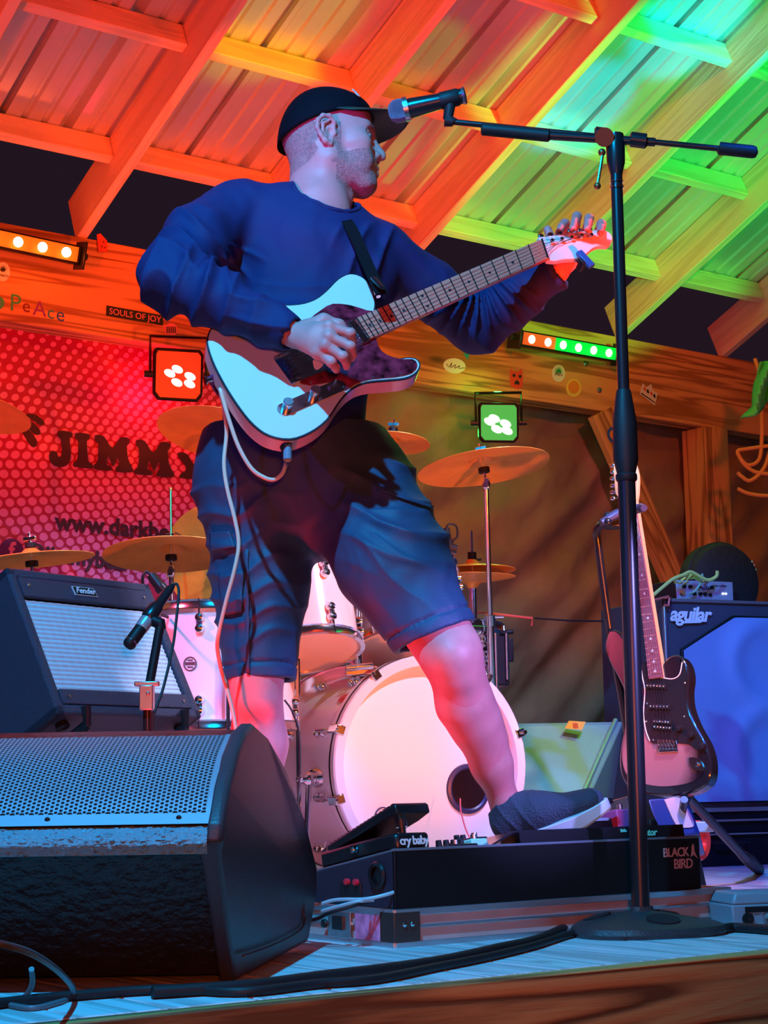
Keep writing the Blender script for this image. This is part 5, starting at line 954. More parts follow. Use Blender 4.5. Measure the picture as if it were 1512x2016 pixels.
mb = MB(); e = Pz(1494, 1712, .012); mb.tube([P(1462, 1684, 4.92), P(1478, 1697, 5.05), e], [.015, .019, .017], 12); mb.sph(e, .017, 10); part(gs, 'rubber_foot', mb, m_rub)
mb = MB(); mb.tube([P(1255, 1572, 4.5), P(1262, 1590, 4.38), P(1345, 1592, 4.38), P(1352, 1570, 4.5)], .011, 10); mb.tube([P(1262, 1590, 4.38), P(1264, 1572, 4.34)], .010, 8); mb.tube([P(1345, 1592, 4.38), P(1347, 1574, 4.34)], .010, 8); part(gs, 'cradle', mb, m_blkmetal)
# odds and ends on the floor
t = thing('blue_plastic_box', 'tilted dark blue box with a pale pink rounded panel under the upright guitar', 'box', Pz(1320, 1698, 0))
c = [P(1275, 1572, 4.3), P(1352, 1568, 4.4), P(1378, 1640, 4.4), P(1302, 1652, 4.3)]; bk_ = np.array([.03, .10, -.06]); mb = MB(); mb.add(c+[q+bk_ for q in c]+[], [(0, 3, 2, 1), (4, 5, 6, 7), (0, 1, 5, 4), (1, 2, 6, 5), (2, 3, 7, 6), (3, 0, 4, 7)]); part(t, 'body', mb, mat('dark_blue_plastic', (.03, .05, .22), .35), bevel=.005)
mb = MB(); nn = unit(np.cross(c[1]-c[0], c[3]-c[0])); nn = nn if nn[1] < 0 else -nn; q = catmull([Ppl(x, y, c[0]+nn*.003, nn) for x, y in ((1312, 1573), (1340, 1572), (1364, 1612), (1364, 1628), (1338, 1628), (1328, 1618), (1311, 1580))], 3, True); mb.add(q, [tuple(range(len(q)))]); mb.add([p-nn*.002 for p in q], [tuple(range(len(q)))[::-1]]); part(t, 'pale_panel', mb, mat('pale_pink_panel', (.8, .5, .5), .5))
mb = MB(); a = (c[2]+c[3])/2+bk_*.5; mb.tube([a, np.array([a[0]+.01, a[1]+.02, .004])], [.035, .05], 12); part(t, 'foot', mb, m_black)
t = thing('red_round_holder', 'red round ring with a pale tab lying on the deck right of the pedalboard', 'ring', Pz(1385, 1692, 0)); qc_ = P(1370, 1655, 4.75); qc_[2] = max(qc_[2], .055)
mb = MB(fr(qc_, (0, 0, 1), (.75, -.6, 0))); mb.lathe([(.032, -.018), (.050, -.018), (.054, -.010), (.054, .010), (.050, .018), (.032, .018), (.032, -.018)], 28); part(t, 'ring', mb, mat('red_plastic', (.7, .05, .04), .3))
mb = MB(); a = P(1386, 1628, 4.7); mb.box(a, (.05, .012, .028)); part(t, 'pale_tab', mb, mat('pale_blue_strip', (.3, .6, .7)), bevel=.003)
# cables and green cloth hanging at the right border
for k, pts in enumerate((((1506, 720), (1500, 800), (1500, 860), (1494, 905), (1470, 915), (1452, 890), (1470, 884), (1512, 878)), ((1520, 870), (1505, 920), (1478, 946), (1460, 938), (1452, 930)), ((1452, 892), (1466, 915), (1490, 930), (1530, 934)), ((1452, 962), (1475, 972), (1510, 976), (1540, 970)), ((1486, 706), (1494, 730), (1499, 760)))):
    lb = ('orange cable hanging down from the beam end and bending back at the right border', 'orange cable loop sweeping down to the left at the right border', 'orange cable crossing the others at the right border', 'lowest orange cable sagging alone at the right border', 'short reddish cable at the end of the beam')[k]
    solo('hanging_cable', lb, 'cable', MB().tube(catmull([P(*p, 6.9) for p in pts], 6), .008, 8), mat('orange_cable', (.75, .33, .07), .5))
def clo(i, j): x = 1484+34*i+(12*(1-j)) - 6*math.sin(j*3); y = 712+j*112*(1-.35*i)+0*i; q = P(x+(-1 if i == 0 else 0)*26*(j > .8)*(j-.8)*5, y, 6.85+.05*math.sin(i*6+j*4)); return q
mb = MB(); mb.grid(clo, 10, 20); o = solo('green_hanging_cloth', 'bright green pointed cloth hanging at the right border under the beam', 'cloth', mb, mat('green_cloth', (.10, .75, .2), .7))
sm = o.modifiers.new('thick', 'SOLIDIFY'); sm.thickness = .006
# ------------------------------------------------------------------ distance field modelling for the figure
class SDF:
    def __init__(s, vox, lo, hi):
        s.v = vox; s.lo = np.array(lo, float); s.n = np.ceil((np.array(hi)-s.lo)/vox).astype(int)+1; s.d = np.full(s.n, 1., np.float32)
    def _blk(s, lo, hi):
        a = np.maximum(np.floor((lo-s.lo)/s.v).astype(int), 0); b = np.minimum(np.ceil((hi-s.lo)/s.v).astype(int)+1, s.n)
        if (b <= a).any(): return None
        g = np.meshgrid(*[s.lo[i]+np.arange(a[i], b[i])*s.v for i in range(3)], indexing='ij')
        return tuple(slice(a[i], b[i]) for i in range(3)), np.stack(g, -1).astype(np.float32)
    def _put(s, sl, nd, k, op):
        o = s.d[sl]
        if op == 'u':
            if k: h = np.clip(.5+.5*(o-nd)/k, 0, 1); s.d[sl] = o+(nd-o)*h-k*h*(1-h)
            else: s.d[sl] = np.minimum(o, nd)
        else:
            if k: h = np.clip(.5-.5*(o+nd)/k, 0, 1); s.d[sl] = o+(-nd-o)*h+k*h*(1-h)
            else: s.d[sl] = np.maximum(o, -nd)
    def cap(s, a, b, r1, r2=None, k=.0, op='u', fd=None, fs=1.):      # tapered capsule; fd: direction in which it is fs times flatter
        a = np.array(a, float); b = np.array(b, float); r2 = r1 if r2 is None else r2; m = max(r1, r2)+k+2*s.v+.004
        if fs < 1: m = m/1.
        q = s._blk(np.minimum(a, b)-m, np.maximum(a, b)+m)
        if q is None: return s
        sl, p = q; ab = b-a; L = ab@ab
        if fd is not None:
            f = unit(fd); 
            pr = (p-a)@f; ap = p-a+f*(pr*(1/fs-1))[..., None]; ab2 = ab+f*((ab@f)*(1/fs-1)); L2 = ab2@ab2
            h = np.clip((ap@ab2)/L2, 0, 1); d = np.linalg.norm(ap-h[..., None]*ab2, axis=-1)-(r1+(r2-r1)*h); d = d*max(fs, .5) if fs < 1 else d
        else:
            ap = p-a; h = np.clip((ap@ab)/max(L, 1e-9), 0, 1); d = np.linalg.norm(ap-h[..., None]*ab, axis=-1)-(r1+(r2-r1)*h)
        s._put(sl, d, k, op); return s
    def chain(s, pts, rs, k=.01, **kw):
        for i in range(len(pts)-1): s.cap(pts[i], pts[i+1], rs[i], rs[i+1], k=k, **kw)
        return s
    def ell(s, c, r, M=None, k=.0, op='u'):
        c = np.array(c, float); r = np.array(r, float); m = r.max()+k+2*s.v
        q = s._blk(c-m, c+m)
        if q is None: return s
        sl, p = q; p = p-c
        if M is not None: p = p@M[:3, :3]
        k0 = np.linalg.norm(p/r, axis=-1); k1 = np.linalg.norm(p/(r*r), axis=-1)+1e-9; s._put(sl, k0*(k0-1)/k1, k, op); return s
    def cut(s, p0, n, k=0.):                                           # remove the side n points to
        sl = tuple(slice(0, x) for x in s.n); g = [s.lo[i]+np.arange(s.n[i])*s.v for i in range(3)]
        n = unit(n); d = (g[0]-p0[0])[:, None, None]*n[0]+(g[1]-p0[1])[None, :, None]*n[1]+(g[2]-p0[2])[None, None, :]*n[2]
        s.d = np.maximum(s.d, d.astype(np.float32)); return s
    def cutlocal(s, p0, n, rad):                                       # same, only near p0
        q = s._blk(np.array(p0)-rad, np.array(p0)+rad); sl, p = q; d = (p-p0)@unit(n); r = np.linalg.norm(p-p0, axis=-1)
        s.d[sl] = np.where(r < rad, np.maximum(s.d[sl], d), s.d[sl]); return s
    def mesh(s):
        d = s.d; d[0] = d[-1] = 1; d[:, 0] = d[:, -1] = 1; d[:, :, 0] = d[:, :, -1] = 1
        ins = d < 0; cnt = np.zeros(np.array(d.shape)-1, np.int8)
        for i in (0, 1):
            for j in (0, 1):
                for k in (0, 1): cnt += ins[i:ins.shape[0]-1+i, j:ins.shape[1]-1+j, k:ins.shape[2]-1+k]
        act = np.argwhere((cnt > 0) & (cnt < 8)); idx = -np.ones(cnt.shape, np.int32); idx[tuple(act.T)] = np.arange(len(act))
        pos = np.zeros((len(act), 3)); w = np.zeros(len(act))
        C8 = [(i, j, k) for i in (0, 1) for j in (0, 1) for k in (0, 1)]
        for a in range(8):
            for b in range(a+1, 8):
                A, B = np.array(C8[a]), np.array(C8[b])
                if abs(A-B).sum() != 1: continue
                da = d[tuple((act+A).T)]; db = d[tuple((act+B).T)]; m = (da < 0) != (db < 0); t = np.where(m, da/np.where(m, da-db, 1), 0)
                pos += np.where(m[:, None], A+(B-A)*t[:, None], 0); w += m
        V_ = s.lo+(act+pos/w[:, None])*s.v; F_ = []
        for ax_ in range(3):
            o1, o2 = (ax_+1) % 3, (ax_+2) % 3; sh = list(ins.shape); sl0 = [slice(None)]*3; sl1 = [slice(None)]*3; sl0[ax_] = slice(0, -1); sl1[ax_] = slice(1, None)
            e = np.argwhere(ins[tuple(sl0)] != ins[tuple(sl1)]); e = e[(e[:, o1] > 0) & (e[:, o2] > 0) & (e[:, o1] < sh[o1]-1) & (e[:, o2] < sh[o2]-1)]
            inside = ins[tuple(e.T)]; E1 = np.zeros(3, int); E1[o1] = 1; E2 = np.zeros(3, int); E2[o2] = 1
            q = np.stack([idx[tuple((e-E1-E2).T)], idx[tuple((e-E2).T)], idx[tuple(e.T)], idx[tuple((e-E1).T)]], 1); q[~inside] = q[~inside][:, ::-1]; F_.append(q)
        return V_, np.vstack(F_)
def vnorm(Vv, F_):
    n = np.zeros_like(Vv); a = np.cross(Vv[F_[:, 2]]-Vv[F_[:, 0]], Vv[F_[:, 3]]-Vv[F_[:, 1]])
    for i in range(4): np.add.at(n, F_[:, i], a)
    return n/(np.linalg.norm(n, axis=1, keepdims=True)+1e-12)
def relax(Vv, F_, it=2, lam=.5):
    for _ in range(it):
        s_ = np.zeros_like(Vv); c_ = np.zeros(len(Vv))
        for i in range(4):
            j = (i+1) % 4; np.add.at(s_, F_[:, i], Vv[F_[:, j]]); np.add.at(c_, F_[:, i], 1); np.add.at(s_, F_[:, j], Vv[F_[:, i]]); np.add.at(c_, F_[:, j], 1)
        Vv = Vv+(s_/c_[:, None]-Vv)*lam
    return Vv
def pix(Vv):                                         # survey coordinates of points (only used to lay out folds)
    q = Vv-CAM; z = q@fw; return 756+FPX*(q@rt)/z, 1008-FPX*(q@up)/z
def sm01(x): x = np.clip(x, 0, 1); return x*x*(3-2*x)
# ------------------------------------------------------------------ the guitarist
m_skin = mat('skin', (.70, .27, .25), .45, spec=.35, bump=.12, bs=350, var=.08, vs=25)
m_stub = mat('greying_stubble', (.62, .255, .24), .55, bump=.7, bs=420, var=.22, vs=160)
m_shirt = mat('navy_knit_shirt', (.014, .020, .100), .7, spec=.3, bump=.25, bs=500)
m_short = mat('dark_blue_cotton', (.022, .060, .125), .55, bump=.2, bs=350)
SHR, ELR, WRR = P(462, 425, 3.60), P(338, 548, 3.37), P(580, 660, 3.285)
SHL, ELL_, WRL = P(748, 498, 3.66), P(938, 640, 3.80), P(1098, 535, 3.71)
NKB = P(628, 415, 3.62); CH_ = P(606, 520, 3.64); BEL = P(592, 740, 3.62); PEL = P(592, 905, 3.66)
HPR, KNR, ANR = P(500, 965, 3.66), P(505, 1345, 3.62), P(505, 1745, 3.70)
HPL, KNL, ANL = P(690, 965, 3.64), P(885, 1290, 3.46), P(1000, 1605, 3.64)
fwd = unit([.12, -1, 0])
man = thing('person', 'man in dark cap, navy shirt and shorts playing guitar, one foot on the pedalboard', 'person', (P(600, 900, 3.66)[0], 3.66, 0))
# ---- head and neck, modelled in head space (x forward, y to his left, z up, origin at the right ear canal level midline)
HM = np.eye(4); hy = R(4); HM[:3, :3] = (rz(hy) @ ry(R(1)) @ rx(R(-10)))[:3, :3]; HO = P(648, 260, 3.565)+HM[:3, 1]*.078; HM[:3, 3] = HO
def hw(p): return (HM @ np.array([*p, 1.]))[:3]
nb_l = (np.linalg.inv(HM) @ np.array([*NKB, 1]))[:3]
H = SDF(.0018, (-.145, -.13, -.26), (.15, .13, .15))
H.ell((-.008, 0, .045), (.098, .077, .088)).ell((.045, 0, -.005), (.055, .060, .078), k=.03).ell((.055, 0, .055), (.044, .060, .050), k=.03)
for s_ in (-1, 1):
    H.cap((.088, 0, .042), (.078, s_*.042, .040), .012, .011, k=.016)
    H.ell((.064, s_*.050, -.006), (.028, .018, .022), k=.022)
    H.cap((.004, s_*.058, -.002), (.004, s_*.056, -.050), .016, .017, k=.025)
    H.cap((.006, s_*.056, -.050), (.076, s_*.022, -.086), .018, .016, k=.022)
    H.cap((-.024, s_*.062, -.025), (.025, s_*.026, -.165), .013, .011, k=.016)
    H.ell((.070, s_*.040, -.045), (.026, .018, .026), k=.02)
H.ell((.078, 0, -.042), (.030, .034, .034), k=.02).ell((.084, 0, -.084), (.024, .026, .021), k=.02).ell((.030, 0, -.062), (.055, .050, .030), k=.03)
H.cap((-.022, 0, -.02), (nb_l[0]-.004, 0, -.150), .060, .064, k=.03).cap((nb_l[0]-.004, 0, -.150), (nb_l[0]-.012, 0, -.225), .066, .085, k=.03)
H.ell((.035, 0, -.118), (.016, .013, .018), k=.02)
for s_ in (-1, 1): H.ell((.100, s_*.035, .020), (.020, .019, .013), k=.012, op='s')
H.cap((.094, 0, .034), (.117, 0, -.006), .0085, .0095, k=.010).cap((.116, 0, -.004), (.119, 0, -.012), .0085, .0092, k=.006).cap((.098, 0, -.006), (.098, 0, -.022), .012, .012, k=.012)
for s_ in (-1, 1):
    H.ell((.104, s_*.0135, -.016), (.012, .0075, .0085), k=.006); H.ell((.110, s_*.008, -.0245), (.006, .0038, .004), k=.002, op='s')
    H.cap((.106, 0, -.0425), (.088, s_*.024, -.048), .0062, .004, k=.005); H.cap((.103, 0, -.0565), (.086, s_*.023, -.051), .0080, .004, k=.006)
    H.cap((.114, 0, -.0490), (.092, s_*.026, -.0498), .0016, .0016, k=.003, op='s')
    H.ell((.0795, s_*.034, .020), (.0135, .0135, .0130)); H.cap((.0925, s_*.020, .0255), (.086, s_*.047, .024), .0032, .003, k=.003); H.cap((.0925, s_*.022, .012), (.086, s_*.045, .013), .0026, .0026, k=.003)
    y = s_
    H.ell((-.006, y*.077, .000), (.018, .007, .028), k=.006)
    hx = [(.010, .078, .004), (.011, .083, .022), (.000, .090, .033), (-.014, .094, .031), (-.025, .096, .018), (-.026, .094, .000), (-.018, .090, -.015), (-.008, .085, -.027), (.002, .080, -.030), (.006, .077, -.022)]
    H.chain([(a, y*b, c) for a, b, c in hx], [.004, .0045, .005, .005, .005, .0045, .005, .0068, .0062, .004], k=.004)
    H.chain([(a, y*b, c) for a, b, c in [(-.002, .087, .022), (-.014, .089, .014), (-.014, .088, -.004), (-.006, .084, -.015)]], [.0035, .0045, .0042, .003], k=.003)
    H.ell((.003, y*.088, -.002), (.0085, .010, .0120), k=.003, op='s'); H.ell((.012, y*.078, -.002), (.005, .0045, .006), k=.003)
hv, hf = H.mesh(); hv = relax(hv, hf, 1, .35)
xh, yh, zh = hv.T
hair_v = ((zh < -.020+.35*xh*0) & (xh > .02) & (zh > -.105) & (zh < -.018-(.095-xh)*.12)) | ((xh < .03) & (xh > .006) & (zh < .03) & (zh > -.09) & (np.abs(yh) > .045)) | ((xh < -.028) & (zh > -.075-.2*xh) & (zh < .05))
hair_v = (((zh < -.020+.006*np.sin(xh*150)) & (xh > .015) & (zh > -.110) & (zh < -.022-(.095-xh)*.22)) | ((xh < .028) & (xh > .004) & (zh < .03) & (zh > -.07) & (np.abs(yh) > .045)) | (((xh+.10)/.085)**2+((zh+.01)/.07)**2 < 1))
hair_v &= ~((np.abs(yh) < .028) & (xh > .084) & (zh > -.063) & (zh < -.036)) & (np.abs(yh) < .076) 
hvw = hv@HM[:3, :3].T+HM[:3, 3]
bodyV, bodyF, bodyMat = [hvw], [hf], [hair_v[hf].all(1).astype(int)]
# ---- hands
def hand(wr, mcp, pip, tip, thumb, elbow, palmn, rf=.0092):
    allp = np.array([wr, *mcp, *pip, *tip, *thumb]); S_ = SDF(.0018, allp.min(0)-.06, allp.max(0)+.06)
    S_.cap(wr+(elbow-wr)*.22, wr, .030, .026, fd=palmn, fs=.72)
    pc_ = np.mean(mcp, 0)
    for m_ in mcp: S_.cap(wr+(m_-wr)*.12, m_, .0165, .0118, k=.012)
    S_.cap(wr+(pc_-wr)*.35, wr+(pc_-wr)*.8, .026, .028, k=.01, fd=palmn, fs=.5)
    for a, b, c in zip(mcp, pip, tip):
        d_ = b+(c-b)*.55+unit(b-a)*.004
        S_.cap(a, b, rf*1.10, rf*1.02, k=.005); S_.cap(b, d_, rf*1.02, rf*.92, k=.003); S_.cap(d_, c, rf*.92, rf*.80, k=.003); S_.ell(a, (.0115,)*3, k=.006); S_.ell(b, (rf*1.12,)*3, k=.003)
    S_.chain(thumb, [.016, .0125, .0105, .0092], k=.008)
    v_, f_ = S_.mesh(); return relax(v_, f_, 1, .3), f_
mcp = [P(648, 643, 3.235), P(648, 662, 3.228), P(640, 680, 3.23), P(625, 694, 3.24)]
pip = [P(690, 656, 3.235), P(690, 682, 3.225), P(675, 702, 3.228), P(652, 713, 3.235)]
tip = [P(688, 690, 3.268), P(692, 706, 3.265), P(682, 722, 3.262), P(662, 728, 3.265)]
rv, rf_ = hand(WRR, mcp, pip, tip, [P(603, 645, 3.275), P(637, 630, 3.272), P(668, 640, 3.272), P(692, 672, 3.272)], ELR, unit([.1, -1, .1])); bodyV.append(rv); bodyF.append(rf_); bodyMat.append(np.zeros(len(rf_), int))
mcp = [P(1110, 478, 3.765), P(1130, 470, 3.775), P(1152, 466, 3.775), P(1172, 470, 3.765)]
pip = [P(1112, 440, 3.745), P(1136, 426, 3.745), P(1160, 430, 3.74), P(1184, 441, 3.735)]
tip = [P(1100, 458, 3.70), P(1128, 450, 3.695), P(1156, 450, 3.69), P(1182, 458, 3.685)]
lv, lf = hand(WRL, mcp, pip, tip, [P(1108, 520, 3.74), P(1100, 495, 3.72), P(1085, 470, 3.73), P(1078, 452, 3.73)], ELL_, unit([.1, -1, .1]), .0098); bodyV.append(lv); bodyF.append(lf); bodyMat.append(np.zeros(len(lf), int))
# ---- legs and the covered trunk
LG = SDF(.0045, (-.45, 3.2, -.02), (.45, 3.95, 1.75))
kn = unit([0, -1, 0])
LG.cap(HPR, KNR+np.array([0, .0, .03]), .080, .056, k=.02).cap(KNR+np.array([0, -.012, .01]), KNR+np.array([0, -.012, -.03]), .050, .048, k=.02)
LG.chain([KNR, KNR+(ANR-KNR)*.30+np.array([.004, .018, 0]), KNR+(ANR-KNR)*.68, ANR], [.052, .058, .041, .033], k=.02)
s0, s1, s2, s3, s4 = P(893, 1295, 3.46), P(915, 1385, 3.52), P(935, 1425, 3.545), P(968, 1505, 3.60), P(994, 1580, 3.635)
LG.cap(HPL, s0+np.array([-.01, .02, .02]), .088, .066, k=.02).chain([s0, s1, s2, s3, s4, P(1000, 1625, 3.65)], [.058, .056, .050, .041, .028, .030], k=.02).cap(P(893, 1290, 3.43), P(903, 1330, 3.45), .036, .032, k=.02)
LG.cap(P(930, 1370, 3.56), P(962, 1450, 3.585), .036, .034, k=.03)
LG.cap(PEL-np.array([.05, 0, 0]), PEL+np.array([.05, 0, 0]), .12, k=.04).cap(PEL, CH_, .12, .12, k=.04).cap(NKB-W*.02, CH_, .06, .10, k=.04)
LG.cap(SHR, ELR, .042, .038, k=.02).cap(ELR, WRR, .036, .026, k=.01).cap(SHL, ELL_, .042, .038, k=.02).cap(ELL_, WRL, .036, .026, k=.01).cap(SHR, SHL, .05, k=.04)
gv, gf = LG.mesh(); gv = relax(gv, gf, 2, .4); bodyV.append(gv); bodyF.append(gf); bodyMat.append(np.zeros(len(gf), int))
off = 0; FV = []
for v_, f_ in zip(bodyV, bodyF): FV.append(f_+off); off += len(v_)
AV = np.vstack(bodyV); AF = np.vstack(FV); AM_ = np.concatenate(bodyMat)
def npmesh(name, V_, F_, mats, parent, matidx=None):
    T = xf(parent); Ti = np.linalg.inv(T); V_ = V_ @ Ti[:3, :3].T+Ti[:3, 3]
    me = bpy.data.meshes.new(name); me.vertices.add(len(V_)); me.vertices.foreach_set('co', V_.astype(np.float32).ravel()); me.loops.add(len(F_)*4); me.loops.foreach_set('vertex_index', F_.astype(np.int32).ravel())
    me.polygons.add(len(F_)); me.polygons.foreach_set('loop_start', np.arange(0, len(F_)*4, 4, dtype=np.int32))
    me.polygons.foreach_set('use_smooth', np.ones(len(F_), bool))
    for m_ in mats: me.materials.append(m_)
    if matidx is not None: me.polygons.foreach_set('material_index', matidx.astype(np.int32))
    me.update(calc_edges=True); me.validate(); o = bpy.data.objects.new(name, me); link(o, parent); XF[o.name] = T; return o
npmesh('body', AV, AF, [m_skin, m_stub], man, AM_)
# eyes
for s_ in (-1, 1):
    mb = MB(HM); mb.sph((.0805, s_*.034, .0195), .0131, 14); ey = part(man, 'eyeball', mb, mat('eye_white', (.75, .72, .7), .2))
    mb = MB(HM); mb.lathe([(.0005, .0005), (.0055, 0), (.0058, -.001)], 14, tr(.0938, s_*.0342, .0195) @ ry(math.pi/2)); part(ey, 'iris', mb, mat('iris_blue', (.05, .08, .12), .2))
    mb = MB(HM); mb.tube(catmull([(.100, s_*.018, .037), (.100, s_*.032, .043), (.089, s_*.048, .039)], 5), [.003]*11, 6, flat=.8); part(man, 'eyebrow', mb, m_stub)
# ---- shirt
TS = SDF(.0042, (-.56, 3.15, .78), (.50, 4.0, 1.74))
side = unit(np.cross(fwd, W)); 
TS.cap(CH_+np.array([-.055, 0, .02]), CH_+np.array([.075, .01, -.02]), .128, .122, k=.04, fd=fwd, fs=.9)
TS.cap(BEL+np.array([-.045, -.01, .06]), BEL+np.array([.03, 0, .06]), .128, .125, k=.05)
TS.cap(CH_, BEL, .145, .135, k=.05)
TS.cap(BEL+np.array([-.02, -.01, 0]), PEL+np.array([-.01, 0, .03]), .150, .152, k=.04)
TS.cap(SHR+np.array([.03, 0, 0]), NKB+W*-.01, .068, .062, k=.05).cap(SHL+np.array([-.03, 0, 0]), NKB+W*-.02, .062, .062, k=.05)
TS.chain([SHR, SHR+(ELR-SHR)*.5+np.array([-.015, 0, .015]), ELR, ELR+(WRR-ELR)*.35, WRR+(ELR-WRR)*.06], [.078, .066, .056, .052, .037], k=.03)
TS.chain([SHL, SHL+(ELL_-SHL)*.5, ELL_, ELL_+(WRL-ELL_)*.45, WRL+(ELL_-WRL)*.05], [.068, .062, .060, .050, .038], k=.03)
cufR = unit(WRR-ELR); TS.cutlocal(WRR-cufR*.005, cufR, .09); cufL = unit(WRL-ELL_); TS.cutlocal(WRL-cufL*.0, cufL, .09)
TS.cap(WRR-cufR*.03, WRR+cufR*.05, .030, .031, op='s').cap(WRL-cufL*.03, WRL+cufL*.05, .031, .032, op='s')
nk = hw((nb_l[0]-.004, 0, -.150)); nk2 = hw((nb_l[0]-.006, 0, -.05))
NKC = P(636, 404, 3.60); ncx = unit(np.array([.30, -.42, .86]))
TS.cap(NKC-ncx*.03, NKC+ncx*.12, .070, .085, k=.004, op='s')
TS.cut(PEL+W*.0, -W)
tv, tf = TS.mesh(); tv = relax(tv, tf, 2, .5)
def folds(V_, F_, fn, it=1):
    n = vnorm(relax(V_, F_, 3, .5), F_); V_ = V_+n*fn(V_)[:, None]; return relax(V_, F_, it, .25)
def nz(V_, f, ph=0.): return np.sin(V_[:, 0]*f+ph+1.7*np.sin(V_[:, 2]*f*.7+ph))*np.sin(V_[:, 1]*f*.9+1.3*np.sin(V_[:, 0]*f*.6)+ph*2)
def limb(V_, a, b, rad=.11):
    ab = b-a; L = ab@ab; t = (V_-a)@ab/L; d = np.linalg.norm(V_-a-np.clip(t, 0, 1)[:, None]*ab, axis=1); return t, sm01((rad-d)/(rad*.35))
def ridge(x, p=2.): return (1-np.abs(np.sin(x)))**p
def fan(px, py, cx, cy, k, ph, r0, r1, a0=None, a1=None):
    a = np.arctan2(py-cy, px-cx); r = np.hypot(px-cx, py-cy); w = sm01((r-r0)/(r0*.5+8))*sm01((r1-r)/(r1*.4))
    if a0 is not None: w = w*sm01((a-a0)/.25)*sm01((a1-a)/.25)
    return ridge(k*a+ph+.4*np.sin(r*.03), 1.6)*w
def shirtf(V_):
    px, py = pix(V_); out = .0022*nz(V_, 38)+.0012*nz(V_, 75, 1.)
    t, w = limb(V_, SHR, ELR); out += w*.012*ridge(16*t+8*(V_[:, 1]-3.4)+1.2*np.sin(40*V_[:, 0]), 1.3)*sm01((t-.35)/.25)
    t, w = limb(V_, ELR, WRR, .09); out += w*(.013*ridge(15*t+16*V_[:, 2]+1.3*np.sin(28*V_[:, 1]+5*t), 1.3)*sm01((1.0-t)/.2)*(.5+.5*sm01((.75-t)/.4)))
    out += .010*fan(px, py, 420, 470, 7, .5, 25, 130, .2, 2.2)
    out += .020*fan(px, py, 935, 520, 14, .2, 40, 165, .35, 2.6)
    t, w = limb(V_, ELL_, WRL, .10); out += w*.006*ridge(9*t+5*V_[:, 2], 1.5)
    out += .009*ridge((py-600-.10*(px-600)+8*np.sin(px*.02))/13., 1.6)*sm01((py-548)/35)*sm01((700-py)/50)*sm01((px-430)/60)*sm01((760-px)/50)
    out += .010*ridge((px-700+.5*(py-500)+6*np.sin(py*.03))/17., 1.6)*sm01((px-640)/40)*sm01((py-430)/30)*sm01((640-py)/60)*sm01((790-px)/30)
    return out
tv = folds(tv, tf, shirtf)
npmesh('long_sleeved_shirt', tv, tf, [m_shirt], man)
# collar rib
co_ = []
for k in range(40):
    a = 2*math.pi*k/40; e = unit(np.cross(ncx, (0, 1, 0))); g = np.cross(ncx, e); co_.append((e*math.cos(a)+g*math.sin(a)))
from mathutils.bvhtree import BVHTree
bv = BVHTree.FromPolygons([tuple(v) for v in tv], [tuple(int(i) for i in f) for f in tf])
ring = []
for d_ in co_:
    best = None
    for h in np.linspace(.12, -.06, 60):
        c = NKC+ncx*h; hit = bv.ray_cast(Vector(c), Vector(d_), .16)
        if hit[0] is not None and (np.array(hit[0])-c)@d_ < .105: best = np.array(hit[0]); break
    if best is not None: ring.append(best)
if len(ring) > 10: mb = MB(); mb.tube(catmull(ring, 2, True)+[ring[0]], .0055, 8, cap=False); part(man, 'collar', mb, m_shirt)
# ---- shorts
HS = SDF(.0042, (-.45, 3.2, .26), (.35, 3.95, 1.12))
HS.cap(PEL+np.array([-.065, 0, .03]), PEL+np.array([.035, 0, .03]), .150, .146, k=.03, fd=fwd, fs=.95)
HS.cap(PEL+np.array([-.05, .01, -.06]), PEL+np.array([.055, .01, -.07]), .148, .146, k=.05)
hr = P(510, 1365, 3.63); hl = P(862, 1262, 3.50)
HS.chain([HPR+np.array([.0, 0, 0]), P(515, 1150, 3.65), hr], [.125, .092, .076], k=.05)
HS.chain([HPL+np.array([.01, 0, 0]), P(775, 1110, 3.55), P(868, 1270, 3.49)], [.130, .108, .086], k=.05)
HS.cap(P(468, 1130, 3.62), P(468, 1240, 3.62), .042, .036, k=.02)
axr = unit(hr-P(505, 1150, 3.65)); HS.cutlocal(P(508, 1342, 3.63), unit(axr+np.array([0, 0, 0])), .15)
axl = unit(np.array([.36, -.05, -.93])); hemL = P(862, 1252, 3.50); HS.cutlocal(hemL, axl, .17)
HS.cap(P(511, 1325, 3.63), P(511, 1420, 3.63), .062, .064, k=.003, op='s'); HS.cap(P(845, 1225, 3.51), P(885, 1310, 3.49), .076, .082, k=.003, op='s')
HS.cut(PEL+W*.068, W)
sv, sf = HS.mesh(); sv = relax(sv, sf, 2, .5)
def shortf(V_):
    px, py = pix(V_); out = .0022*nz(V_, 34, .4)+.0010*nz(V_, 80, 1.)
    L_ = sm01((640-px)/60)
    out += L_*(.0085*ridge((py+.30*(px-450)+11*np.sin(px*.05)+9*np.sin(py*.021))/17., 1.4)*sm01((py-930)/60)*sm01((1300-py)/60)*(.35+.65*sm01((600-px)/110)))
    Rr = sm01((px-650)/60)
    out += Rr*(.0095*ridge((py-.32*(px-740)+10*np.sin(px*.03)+7*np.sin(py*.017))/19., 1.4)*sm01((1160-py)/120)*sm01((py-880)/30))
    out += Rr*.005*fan(px, py, 660, 1010, 11, .4, 60, 330, -.3, 1.2)
    out += .004*(np.abs(((V_-P(508, 1342, 3.63))@axr+.030)) < .0035)*-1.*L_ + .004*(np.abs(((V_-hemL)@axl+.030)) < .0035)*-1.*Rr
    return out
sv = folds(sv, sf, shortf)
npmesh('shorts', sv, sf, [m_short], man)
